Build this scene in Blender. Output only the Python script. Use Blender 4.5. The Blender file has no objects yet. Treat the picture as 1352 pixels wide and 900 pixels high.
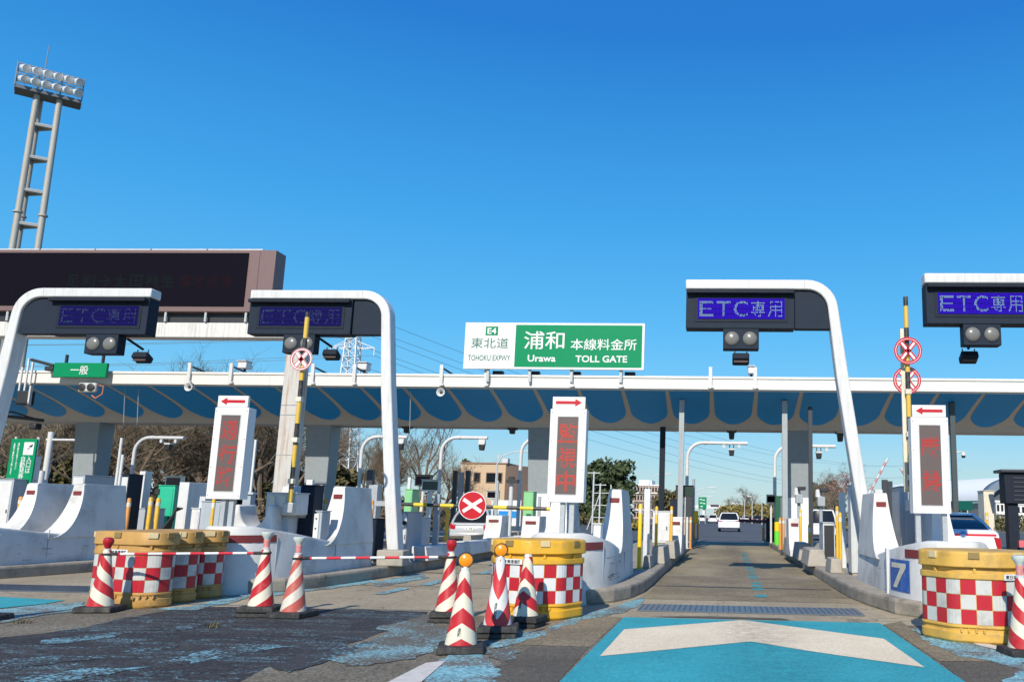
import bpy, bmesh, math, random
import numpy as np
from mathutils import Vector, Matrix
random.seed(7)
S = bpy.context.scene
COL = S.collection
R_ = math.radians

# ------------------------------------------------------------------ camera
IW, IH = 1352.0, 900.0
FL, CX, CY, CH = 1119.0, 901.0, 487.0, 1.35
_r = Vector((955 - CX, 681 - CY, FL)).normalized()
_s = 0.00829
_u = Vector((math.sin(_s), -math.cos(_s), 0)); _u = (_u - _u.dot(_r) * _r).normalized()
_x = _r.cross(_u) * 1.0
ROT = Matrix((_x, _r, _u))                        # camera axes -> world axes
EYE = Vector((0, 0, CH))
cam = bpy.data.cameras.new('camera'); camo = bpy.data.objects.new('camera', cam); COL.objects.link(camo)
cam.sensor_width = 36.0; cam.lens = 36.0 * FL / IW
cam.shift_x = -(CX - IW / 2) / IW; cam.shift_y = (CY - IH / 2) / IW
cam.clip_start = 0.05; cam.clip_end = 6000
_m = Matrix.Identity(4)
for i in range(3):
    _m[i][0] = ROT[i][0]; _m[i][1] = -ROT[i][1]; _m[i][2] = -ROT[i][2]; _m[i][3] = EYE[i]
camo.matrix_world = _m
S.camera = camo
def ray(px, py): return ROT @ Vector((px - CX, py - CY, FL))
def A(px, py, Y):
    d = ray(px, py); return EYE + d * (Y / d.y)
def G(px, py, z=0.0):
    d = ray(px, py); return EYE + d * ((z - CH) / d.z)

# ------------------------------------------------------------------ world, sun, exposure
SUN_EL, SUN_DX = R_(35), 0.13                      # sun behind the camera, slightly left
W = bpy.data.worlds.new('World'); S.world = W; W.use_nodes = True
nt = W.node_tree; nt.nodes.clear()
wo = nt.nodes.new('ShaderNodeOutputWorld'); bg = nt.nodes.new('ShaderNodeBackground'); sk = nt.nodes.new('ShaderNodeTexSky')
sk.sky_type = 'NISHITA'; sk.sun_disc = False; sk.sun_elevation = SUN_EL; sk.sun_rotation = R_(180) + math.atan(SUN_DX)
sk.altitude = 0; sk.air_density = 1.0; sk.dust_density = 0.35; sk.ozone_density = 2.2
hs = nt.nodes.new('ShaderNodeHueSaturation'); hs.inputs['Saturation'].default_value = 1.22
bg.inputs[1].default_value = 0.145
tcw = nt.nodes.new('ShaderNodeTexCoord'); spw = nt.nodes.new('ShaderNodeSeparateXYZ'); rpw = nt.nodes.new('ShaderNodeValToRGB')
nt.links.new(tcw.outputs['Generated'], spw.inputs[0]); nt.links.new(spw.outputs['Z'], rpw.inputs[0])
els = rpw.color_ramp.elements
for i, (p_, c_) in enumerate(((0.0, (0.44, 0.62, 0.68)), (0.05, (0.35, 0.60, 0.72)), (0.12, (0.165, 0.56, 0.88)), (0.21, (0.085, 0.47, 0.88)), (0.33, (0.040, 0.37, 0.83)), (0.52, (0.012, 0.20, 0.66)), (1.0, (0.006, 0.09, 0.40)))):
    e = els[i] if i < 2 else els.new(p_)
    e.position = p_; e.color = (*c_, 1)
gain = nt.nodes.new('ShaderNodeVectorMath'); gain.operation = 'SCALE'; gain.inputs['Scale'].default_value = 1.0 / 0.145
nt.links.new(rpw.outputs[0], gain.inputs[0])
mxw = nt.nodes.new('ShaderNodeMix'); mxw.data_type = 'RGBA'; mxw.inputs['Factor'].default_value = 0.84
nt.links.new(sk.outputs[0], hs.inputs['Color']); nt.links.new(hs.outputs[0], mxw.inputs['A']); nt.links.new(gain.outputs[0], mxw.inputs['B'])
nt.links.new(mxw.outputs['Result'], bg.inputs[0]); nt.links.new(bg.outputs[0], wo.inputs[0])
sl = bpy.data.lights.new('sun', 'SUN'); sl.energy = 4.9; sl.angle = R_(0.5); sl.color = (1.0, 0.925, 0.80)
so = bpy.data.objects.new('sun', sl); COL.objects.link(so)
sd = Vector((SUN_DX, 1, 0)).normalized() * math.cos(SUN_EL) + Vector((0, 0, -math.sin(SUN_EL)))
so.rotation_euler = sd.to_track_quat('-Z', 'Y').to_euler(); so.location = (0, -40, 60)
S.view_settings.view_transform = 'Standard'; S.view_settings.look = 'None'
S.view_settings.exposure = 0.06; S.view_settings.gamma = 1.0

# ------------------------------------------------------------------ materials
MATS = {}
def nodes_of(m):
    m.use_nodes = True
    return m.node_tree.nodes, m.node_tree.links, m.node_tree.nodes['Principled BSDF']
def P(name, col, rough=0.5, metal=0.0, var=0.12, scale=6.0, bump=0.0, dirt=None, dirt_amt=0.35, dscale=2.5, emis=None, estr=1.0, spec=0.5, streak=False, coat=0.0):
    """paint-like surface: base colour with soft variation, optional dirt blotches (or vertical streaks) and bump"""
    if name in MATS: return MATS[name]
    m = bpy.data.materials.new(name); N, L, b = nodes_of(m)
    b.inputs['Roughness'].default_value = rough; b.inputs['Metallic'].default_value = metal
    b.inputs['Specular IOR Level'].default_value = spec; b.inputs['Coat Weight'].default_value = coat
    if emis:
        b.inputs['Emission Color'].default_value = (*emis, 1); b.inputs['Emission Strength'].default_value = estr
    geo = N.new('ShaderNodeNewGeometry'); n = N.new('ShaderNodeTexNoise'); n.inputs['Scale'].default_value = scale; n.inputs['Detail'].default_value = 6
    L.new(geo.outputs['Position'], n.inputs['Vector'])
    mx = N.new('ShaderNodeMix'); mx.data_type = 'RGBA'
    mx.inputs['A'].default_value = (*[c * (1 - var) for c in col], 1); mx.inputs['B'].default_value = (*[min(1, c * (1 + var)) for c in col], 1)
    L.new(n.outputs['Fac'], mx.inputs['Factor']); out = mx.outputs['Result']
    if dirt:
        n2 = N.new('ShaderNodeTexNoise'); n2.inputs['Scale'].default_value = dscale; n2.inputs['Detail'].default_value = 9; n2.inputs['Roughness'].default_value = 0.65
        if streak:
            mp = N.new('ShaderNodeMapping'); mp.inputs['Scale'].default_value = (6, 6, 0.35)
            L.new(geo.outputs['Position'], mp.inputs['Vector']); L.new(mp.outputs[0], n2.inputs['Vector'])
        else: L.new(geo.outputs['Position'], n2.inputs['Vector'])
        rp = N.new('ShaderNodeValToRGB'); rp.color_ramp.elements[0].position = 0.48; rp.color_ramp.elements[1].position = 0.72
        rp.color_ramp.elements[1].color = (dirt_amt * 2, dirt_amt * 2, dirt_amt * 2, 1)
        L.new(n2.outputs['Fac'], rp.inputs[0])
        m2 = N.new('ShaderNodeMix'); m2.data_type = 'RGBA'; m2.inputs['B'].default_value = (*dirt, 1)
        L.new(rp.outputs[0], m2.inputs['Factor']); L.new(out, m2.inputs['A']); out = m2.outputs['Result']
    L.new(out, b.inputs['Base Color'])
    if bump:
        bp = N.new('ShaderNodeBump'); bp.inputs['Strength'].default_value = bump; bp.inputs['Distance'].default_value = 0.02
        nb = N.new('ShaderNodeTexNoise'); nb.inputs['Scale'].default_value = scale * 8; nb.inputs['Detail'].default_value = 4
        L.new(geo.outputs['Position'], nb.inputs['Vector']); L.new(nb.outputs['Fac'], bp.inputs['Height']); L.new(bp.outputs[0], b.inputs['Normal'])
    MATS[name] = m
    return m
GRIME = (0.16, 0.15, 0.13)
WHITE = P('white_paint', (0.64, 0.64, 0.63), 0.42, dirt=(0.38, 0.37, 0.34), dirt_amt=0.22, streak=True)
WHITEC = P('painted_concrete', (0.67, 0.66, 0.63), 0.65, var=0.10, dirt=(0.27, 0.26, 0.235), dirt_amt=0.36, dscale=1.5, bump=0.15)
CASE = P('sign_case_white', (0.72, 0.72, 0.71), 0.4, var=0.03)
GREYM = P('grey_metal', (0.34, 0.37, 0.39), 0.45, metal=0.0, dirt=GRIME, dirt_amt=0.15, streak=True)
GALV = P('galvanised_steel', (0.42, 0.44, 0.45), 0.42, metal=0.35, var=0.2, scale=18)
LGREY = P('light_grey_paint', (0.55, 0.57, 0.57), 0.45, dirt=GRIME, dirt_amt=0.12, streak=True)
CAB = P('cabinet_grey', (0.36, 0.40, 0.44), 0.5, dirt=GRIME, dirt_amt=0.12, streak=True)
CREAM = P('cream_paint', (0.68, 0.63, 0.50), 0.5, dirt=GRIME, dirt_amt=0.12)
NAVY = P('dark_navy_paint', (0.016, 0.022, 0.034), 0.6, var=0.2, spec=0.15)
NAVY2 = P('slate_panel', (0.018, 0.027, 0.044), 0.65, var=0.15, spec=0.15)
DARK = P('dark_plastic', (0.022, 0.023, 0.026), 0.5, var=0.2)
RUBBER = P('black_rubber', (0.018, 0.018, 0.019), 0.75, var=0.3, dirt=(0.12, 0.115, 0.1), dirt_amt=0.3, dscale=9, bump=0.3)
DPOLE = P('dark_pole_paint', (0.035, 0.04, 0.05), 0.45)
YEL = P('yellow_paint', (0.72, 0.42, 0.03), 0.42, dirt=(0.3, 0.2, 0.08), dirt_amt=0.2, dscale=8)
ORANGE = P('orange_post', (0.62, 0.27, 0.06), 0.5)
BLK = P('black_paint', (0.02, 0.02, 0.022), 0.45)
REDP = P('red_paint', (0.60, 0.018, 0.03), 0.38, var=0.06)
REDS = P('sign_red', (0.50, 0.008, 0.018), 0.35, var=0.04)
SWHITE = P('sign_white', (0.74, 0.74, 0.74), 0.35, var=0.02)
SGREEN = P('sign_green', (0.001, 0.235, 0.095), 0.5, var=0.06, spec=0.15)
MGREEN = P('machine_green', (0.02, 0.42, 0.24), 0.42)
DGREEN = P('dark_green_paint', (0.01, 0.09, 0.045), 0.45)
LGREEN = P('pale_green_paint', (0.22, 0.52, 0.24), 0.45)
BROWNF = P('maroon_brown_frame', (0.17, 0.105, 0.10), 0.5, var=0.08)
REFL = P('red_reflector', (0.19, 0.03, 0.032), 0.35, var=0.3, scale=25)
DREDSCR = P('dark_red_screen', (0.09, 0.018, 0.018), 0.3, var=0.3, scale=20)
BLUEP = P('panel_blue', (0.001, 0.24, 0.62), 0.55, var=0.08)
SOFFIT = P('canopy_grey', (0.44, 0.415, 0.385), 0.6, var=0.06, dirt=(0.2, 0.19, 0.18), dirt_amt=0.15, streak=True)
FASC = P('fascia_white', (0.70, 0.69, 0.66), 0.45, var=0.03, dirt=(0.5, 0.48, 0.43), dirt_amt=0.12, streak=True)
COLM = P('column_grey', (0.25, 0.28, 0.30), 0.5, dirt=GRIME, dirt_amt=0.1, streak=True)
RUSTC = P('rusty_galvanised', (0.52, 0.50, 0.46), 0.6, var=0.12, dirt=(0.34, 0.15, 0.05), dirt_amt=0.5, dscale=1.5, streak=True)
STAINB = P('stained_beam_paint', (0.66, 0.64, 0.60), 0.5, dirt=(0.25, 0.23, 0.2), dirt_amt=0.3, dscale=2.2, streak=True)
CONC = P('kerb_concrete', (0.34, 0.30, 0.24), 0.85, var=0.2, dirt=(0.10, 0.09, 0.075), dirt_amt=0.4, dscale=2.2, bump=0.5)
BLOCKC = P('block_concrete', (0.39, 0.355, 0.30), 0.85, var=0.15, dirt=(0.2, 0.19, 0.18), dirt_amt=0.3, bump=0.35)
LENS = P('grey_lens', (0.17, 0.17, 0.16), 0.25, var=0.1)
AMBER = P('amber_lens', (0.85, 0.27, 0.012), 0.25, var=0.1, scale=40, emis=(1.0, 0.25, 0.0), estr=0.12)
REDL = P('red_lens', (0.40, 0.012, 0.02), 0.25, var=0.15, scale=60)
CLEARL = P('clear_delineator', (0.62, 0.68, 0.64), 0.2, var=0.25, scale=50)
GLASS = P('tinted_glass', (0.012, 0.016, 0.022), 0.08, var=0.0, spec=0.35)
TYRE = P('tyre', (0.02, 0.02, 0.02), 0.8)
STEELP = P('steel_plate', (0.16, 0.19, 0.22), 0.4, metal=0.5, var=0.25, scale=30)
CHROME = P('chrome', (0.55, 0.56, 0.57), 0.2, metal=0.9)
CARW = P('car_white', (0.80, 0.80, 0.81), 0.25, var=0.02, coat=0.6)
CARS = P('car_silver', (0.58, 0.59, 0.60), 0.3, metal=0.35, var=0.03, coat=0.5)
CARD = P('car_dark', (0.03, 0.035, 0.045), 0.25, var=0.05, coat=0.6)
TAIL = P('tail_lamp', (0.42, 0.012, 0.02), 0.15, var=0.1)
PLATE = P('number_plate', (0.8, 0.8, 0.76), 0.4, var=0.02)
BARK = P('bark', (0.17, 0.125, 0.09), 0.9, var=0.35, scale=5)
TWIG = P('twigs', (0.155, 0.112, 0.068), 0.9, var=0.35, scale=0.6)
TWIG2 = P('grey_twigs', (0.18, 0.142, 0.095), 0.9, var=0.3, scale=0.6)
LEAFD = P('evergreen_leaf', (0.048, 0.072, 0.024), 0.7, var=0.55, scale=0.9)
LEAFO = P('olive_leaf', (0.12, 0.105, 0.035), 0.7, var=0.5, scale=0.8)
HEDGE = P('hedge_leaf', (0.22, 0.17, 0.045), 0.7, var=0.4, scale=0.8)
BRUSHM = P('dry_brush', (0.13, 0.095, 0.052), 0.85, var=0.55, scale=0.5)
PINK = P('blossom', (0.5, 0.22, 0.24), 0.7, var=0.3)
BEIGE = P('beige_render', (0.56, 0.41, 0.265), 0.8, var=0.06)
BROWNW = P('brown_render', (0.30, 0.19, 0.13), 0.8, var=0.06)
TANB = P('apartment_tan', (0.42, 0.32, 0.27), 0.8, var=0.12)
WALLW = P('white_wall', (0.72, 0.72, 0.70), 0.7, var=0.04)
MEMB = P('membrane_white', (0.85, 0.85, 0.84), 0.5, var=0.02)
BLUEG = P('blue_grey_cladding', (0.16, 0.21, 0.28), 0.5, var=0.1)
PYL = P('pylon_steel', (0.68, 0.69, 0.69), 0.5, var=0.05)
WIRE = P('wire', (0.10, 0.12, 0.15), 0.6)
CABLE = P('cable_black', (0.035, 0.032, 0.03), 0.6, var=0.3)
ROADPAINT = P('road_paint_white', (0.62, 0.58, 0.52), 0.75, var=0.1, dirt=(0.25, 0.24, 0.22), dirt_amt=0.22, dscale=9)
GRASSM = P('dry_verge', (0.13, 0.115, 0.06), 0.95, var=0.4, scale=0.4)
TWOOD = P('toll_wood', (0.12, 0.06, 0.05), 0.8)

def ground_mat(name, c1, c2, c3, s_big, s_fine, agg=0.35, rough=0.85, speck=None, speck_th=0.6, sscale=60, cracks=0.0, blotch=(0.4, 0.7), stretch=1.0, bump=0.35, streaks=False, oil=None):
    """aggregate paving: two-tone blotches, fine aggregate grain, optional coloured chips and cracks"""
    m = bpy.data.materials.new(name); N, L, b = nodes_of(m); b.inputs['Roughness'].default_value = rough; b.inputs['Specular IOR Level'].default_value = 0.25
    geo = N.new('ShaderNodeNewGeometry')
    mp = N.new('ShaderNodeMapping'); mp.inputs['Scale'].default_value = (1, 1 / stretch, 1); L.new(geo.outputs['Position'], mp.inputs['Vector'])
    def noise(sc, det=8, rg=0.6, vec=None):
        n = N.new('ShaderNodeTexNoise'); n.inputs['Scale'].default_value = sc; n.inputs['Detail'].default_value = det; n.inputs['Roughness'].default_value = rg
        L.new(vec or geo.outputs['Position'], n.inputs['Vector']); return n.outputs['Fac']
    def ramp(fac, a, b_):
        r = N.new('ShaderNodeMapRange'); r.inputs['From Min'].default_value = a; r.inputs['From Max'].default_value = b_; L.new(fac, r.inputs['Value']); return r.outputs[0]
    def mix(f, a, b_):
        x = N.new('ShaderNodeMix'); x.data_type = 'RGBA'; L.new(f, x.inputs['Factor'])
        for k, v in (('A', a), ('B', b_)):
            if isinstance(v, tuple): x.inputs[k].default_value = (*v, 1)
            else: L.new(v, x.inputs[k])
        return x.outputs['Result']
    base = mix(ramp(noise(s_big, vec=mp.outputs[0]), *blotch), c1, c2)
    fine = noise(s_fine, 5, 0.7)
    base = mix(ramp(fine, 0.55, 0.78), base, c3)
    v = N.new('ShaderNodeTexVoronoi'); v.inputs['Scale'].default_value = s_fine * 1.6; L.new(geo.outputs['Position'], v.inputs['Vector'])
    hv = N.new('ShaderNodeHueSaturation'); L.new(base, hv.inputs['Color'])
    vr = N.new('ShaderNodeMapRange'); vr.inputs['To Min'].default_value = 1 - agg; vr.inputs['To Max'].default_value = 1 + agg; L.new(v.outputs['Color'], vr.inputs['Value']); L.new(vr.outputs[0], hv.inputs['Value'])
    base = hv.outputs[0]
    if speck:
        n1 = noise(sscale, 3, 0.7); n2 = noise(1.1, 6, 0.65, mp.outputs[0])
        mm = N.new('ShaderNodeMath'); mm.operation = 'ADD'; L.new(n1, mm.inputs[0]); L.new(n2, mm.inputs[1])
        base = mix(ramp(mm.outputs[0], speck_th, speck_th + 0.06), base, speck)
    if oil:
        xc_, w_, am_ = oil
        sx_ = N.new('ShaderNodeSeparateXYZ'); L.new(geo.outputs['Position'], sx_.inputs[0])
        def mth(op, a_, b_):
            q_ = N.new('ShaderNodeMath'); q_.operation = op
            for i_, v_ in enumerate((a_, b_)):
                if isinstance(v_, (int, float)): q_.inputs[i_].default_value = v_
                else: L.new(v_, q_.inputs[i_])
            return q_.outputs[0]
        dd_ = mth('ABSOLUTE', mth('ADD', mth('SUBTRACT', sx_.outputs['X'], xc_), mth('MULTIPLY', mth('SUBTRACT', noise(0.9, 4), 0.5), 0.9)), 0)
        f_ = mth('MULTIPLY', mth('MULTIPLY', ramp(dd_, w_, w_ * 0.15), ramp(noise(7, 8, 0.75), 0.36, 0.66)), am_)
        base = mix(f_, base, tuple(c * 0.30 for c in c1))
    if streaks:
        ms = N.new('ShaderNodeMapping'); ms.inputs['Scale'].default_value = (0.30, 1.1, 1); ms.inputs['Rotation'].default_value = (0, 0, 0.5); L.new(geo.outputs['Position'], ms.inputs['Vector'])
        na_ = noise(1.0, 7, 0.7, ms.outputs[0]); nb_ = noise(30, 3, 0.7)
        band = N.new('ShaderNodeMath'); band.operation = 'SUBTRACT'; band.inputs[1].default_value = 0.5; L.new(na_, band.inputs[0])
        ab = N.new('ShaderNodeMath'); ab.operation = 'ABSOLUTE'; L.new(band.outputs[0], ab.inputs[0])
        line = ramp(ab.outputs[0], 0.009, 0.001); gate = ramp(nb_, 0.46, 0.56)
        ml = N.new('ShaderNodeMath'); ml.operation = 'MULTIPLY'; L.new(line, ml.inputs[0]); L.new(gate, ml.inputs[1])
        base = mix(ml.outputs[0], base, speck)
    if cracks:
        vc = N.new('ShaderNodeTexVoronoi'); vc.feature = 'DISTANCE_TO_EDGE'; vc.inputs['Scale'].default_value = 0.5
        nd = N.new('ShaderNodeTexNoise'); nd.inputs['Scale'].default_value = 1.4; nd.inputs['Detail'].default_value = 6; L.new(geo.outputs['Position'], nd.inputs['Vector'])
        ad = N.new('ShaderNodeVectorMath'); ad.operation = 'ADD'; L.new(geo.outputs['Position'], ad.inputs[0]); L.new(nd.outputs['Color'], ad.inputs[1]); L.new(ad.outputs[0], vc.inputs['Vector'])
        base = mix(ramp(vc.outputs['Distance'], 0.0, cracks), tuple(c * 0.35 for c in c1), base)
    L.new(base, b.inputs['Base Color'])
    bp = N.new('ShaderNodeBump'); bp.inputs['Strength'].default_value = bump; bp.inputs['Distance'].default_value = 0.01
    L.new(v.outputs['Distance'], bp.inputs['Height']); L.new(bp.outputs[0], b.inputs['Normal'])
    return m
CHIP = (0.20, 0.50, 0.60)
M_ASPH = ground_mat('weathered_asphalt', (0.145, 0.126, 0.092), (0.215, 0.187, 0.136), (0.31, 0.275, 0.21), 0.7, 26, 0.55, speck=CHIP, speck_th=1.19, sscale=40)
M_DARK = ground_mat('dark_asphalt', (0.034, 0.034, 0.036), (0.056, 0.055, 0.055), (0.115, 0.11, 0.10), 1.0, 22, 0.6, speck=(0.20, 0.37, 0.43), speck_th=1.175, sscale=42, stretch=0.55, streaks=True)
M_PATCH = ground_mat('patched_asphalt', (0.10, 0.089, 0.07), (0.14, 0.125, 0.098), (0.19, 0.172, 0.136), 0.9, 34, 0.4)
M_CONC = ground_mat('plaza_concrete', (0.315, 0.262, 0.18), (0.43, 0.362, 0.25), (0.23, 0.195, 0.14), 0.6, 16, 0.18, cracks=0.006, stretch=2.2, bump=0.15)
M_BROWN = ground_mat('brown_screed', (0.19, 0.155, 0.10), (0.27, 0.222, 0.145), (0.27, 0.235, 0.165), 0.9, 26, 0.4)
M_LANE = ground_mat('worn_lane_concrete', (0.225, 0.183, 0.118), (0.385, 0.318, 0.20), (0.285, 0.237, 0.15), 0.5, 18, 0.2, stretch=3.0, bump=0.15, oil=(0.38, 0.75, 0.75))
M_FAR = ground_mat('far_asphalt', (0.085, 0.09, 0.10), (0.11, 0.115, 0.125), (0.13, 0.13, 0.135), 0.15, 6, 0.12)
M_BLUE = ground_mat('blue_road_coating', (0.035, 0.31, 0.36), (0.05, 0.37, 0.42), (0.05, 0.25, 0.29), 0.9, 30, 0.22, rough=0.75, speck=(0.03, 0.22, 0.27), speck_th=1.19, sscale=36, bump=0.25, oil=(0.5, 0.7, 0.5))
M_CHEV = ground_mat('chevron_coating', (0.73, 0.62, 0.44), (0.82, 0.71, 0.52), (0.58, 0.49, 0.36), 0.9, 30, 0.14, rough=0.75, speck=(0.28, 0.25, 0.22), speck_th=1.22, sscale=36, bump=0.25, oil=(0.4, 0.55, 0.6))
M_CHIPS = ground_mat('worn_blue_chips', (0.19, 0.41, 0.46), (0.25, 0.47, 0.51), (0.12, 0.13, 0.12), 2.0, 22, 0.45, speck=(0.15, 0.14, 0.125), speck_th=0.985, sscale=30)

def object_stripes(name, kind, c1, c2, freq, tilt=0.0, rough=0.4, dirt=0.0):
    """stripes wrapped round the object's own axis: 'ring' along local z or x, 'spiral' and 'chevron' round z"""
    m = bpy.data.materials.new(name); N, L, b = nodes_of(m); b.inputs['Roughness'].default_value = rough
    tc = N.new('ShaderNodeTexCoord'); sp = N.new('ShaderNodeSeparateXYZ'); L.new(tc.outputs['Object'], sp.inputs[0])
    def M(op, a, b_=None):
        x = N.new('ShaderNodeMath'); x.operation = op
        for i, v in enumerate((a, b_)):
            if v is None: continue
            if isinstance(v, (int, float)): x.inputs[i].default_value = v
            else: L.new(v, x.inputs[i])
        return x.outputs[0]
    if kind == 'z': t = M('MULTIPLY', sp.outputs['Z'], freq)
    elif kind == 'x': t = M('MULTIPLY', sp.outputs['X'], freq)
    else:
        ang = M('ARCTAN2', sp.outputs['X'], M('MULTIPLY', sp.outputs['Y'], -1.0))   # 0 towards -Y
        if kind == 'chevron': ang = M('ABSOLUTE', ang)
        t = M('ADD', M('MULTIPLY', sp.outputs['Z'], freq), M('MULTIPLY', ang, tilt))
    f = M('GREATER_THAN', M('FRACT', M('ADD', t, 100.0)), 0.5)
    mx = N.new('ShaderNodeMix'); mx.data_type = 'RGBA'; mx.inputs['A'].default_value = (*c1, 1); mx.inputs['B'].default_value = (*c2, 1); L.new(f, mx.inputs['Factor'])
    n = N.new('ShaderNodeTexNoise'); n.inputs['Scale'].default_value = 14; n.inputs['Detail'].default_value = 8; n.inputs['Roughness'].default_value = 0.7; L.new(tc.outputs['Object'], n.inputs['Vector'])
    rr = N.new('ShaderNodeMapRange'); rr.inputs['From Min'].default_value = 0.5; rr.inputs['From Max'].default_value = 0.75; rr.inputs['To Max'].default_value = 0.25 + dirt; L.new(n.outputs['Fac'], rr.inputs['Value'])
    m2 = N.new('ShaderNodeMix'); m2.data_type = 'RGBA'; m2.inputs['B'].default_value = (0.33, 0.24, 0.19, 1); L.new(rr.outputs[0], m2.inputs['Factor']); L.new(mx.outputs['Result'], m2.inputs['A'])
    L.new(m2.outputs['Result'], b.inputs['Base Color'])
    return m
CR = (0.70, 0.66, 0.52); RD = (0.47, 0.013, 0.02)
ST_SPI_L = object_stripes('spiral_cone_a', 'spiral', RD, CR, 3.6, 0.30)
ST_SPI_R = object_stripes('spiral_cone_b', 'spiral', RD, CR, 3.6, -0.34, dirt=0.15)
ST_SPI_F = object_stripes('spiral_cone_faded', 'spiral', (0.48, 0.10, 0.075), (0.62, 0.58, 0.5), 3.6, -0.34, dirt=0.35)
ST_CHEV = object_stripes('chevron_cone', 'chevron', RD, CR, 3.5, 0.28)
ST_CHEVW = object_stripes('chevron_cone_white', 'chevron', (0.56, 0.03, 0.035), (0.68, 0.68, 0.66), 2.5, -0.42)
ST_BARYB = object_stripes('yellow_black_bar', 'x', (0.75, 0.52, 0.02), (0.03, 0.03, 0.03), 1.55)
ST_POLYB = object_stripes('yellow_black_pole', 'z', (0.68, 0.44, 0.06), (0.03, 0.03, 0.03), 1.25, dirt=0.15)
ST_BARRW = object_stripes('red_white_bar', 'x', (0.62, 0.02, 0.04), (0.74, 0.74, 0.74), 2.6)

def emit_mat(name, col, strength, base=(0.004, 0.004, 0.006)):
    return P(name, base, 0.7, spec=0.05, var=0.0, emis=col, estr=strength)
LED_BLUE = emit_mat('led_blue_field', (0.030, 0.0, 0.66), 0.9)
LED_BLUED = emit_mat('led_blue_field_dim', (0.012, 0.008, 0.30), 0.42)
LED_CH = emit_mat('led_pale_green', (0.42, 0.72, 0.62), 0.75)
LED_CHD = emit_mat('led_pale_dim', (0.10, 0.16, 0.26), 0.6)
LED_RED = emit_mat('led_red', (0.95, 0.085, 0.04), 0.72, (0.2, 0.02, 0.02))
LED_REDD = emit_mat('led_red_dim', (0.8, 0.035, 0.028), 0.66, (0.2, 0.02, 0.02))
LED_GREEND = emit_mat('led_green_faint', (0.016, 0.052, 0.045), 0.34)
LED_REDF = emit_mat('led_red_faint', (0.065, 0.010, 0.020), 0.34)
LEDBACK = P('led_panel_back', (0.105, 0.078, 0.074), 0.55, var=0.1, scale=30)
SCREEN = P('message_screen', (0.006, 0.005, 0.010), 0.7, var=0.1, spec=0.04)

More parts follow.
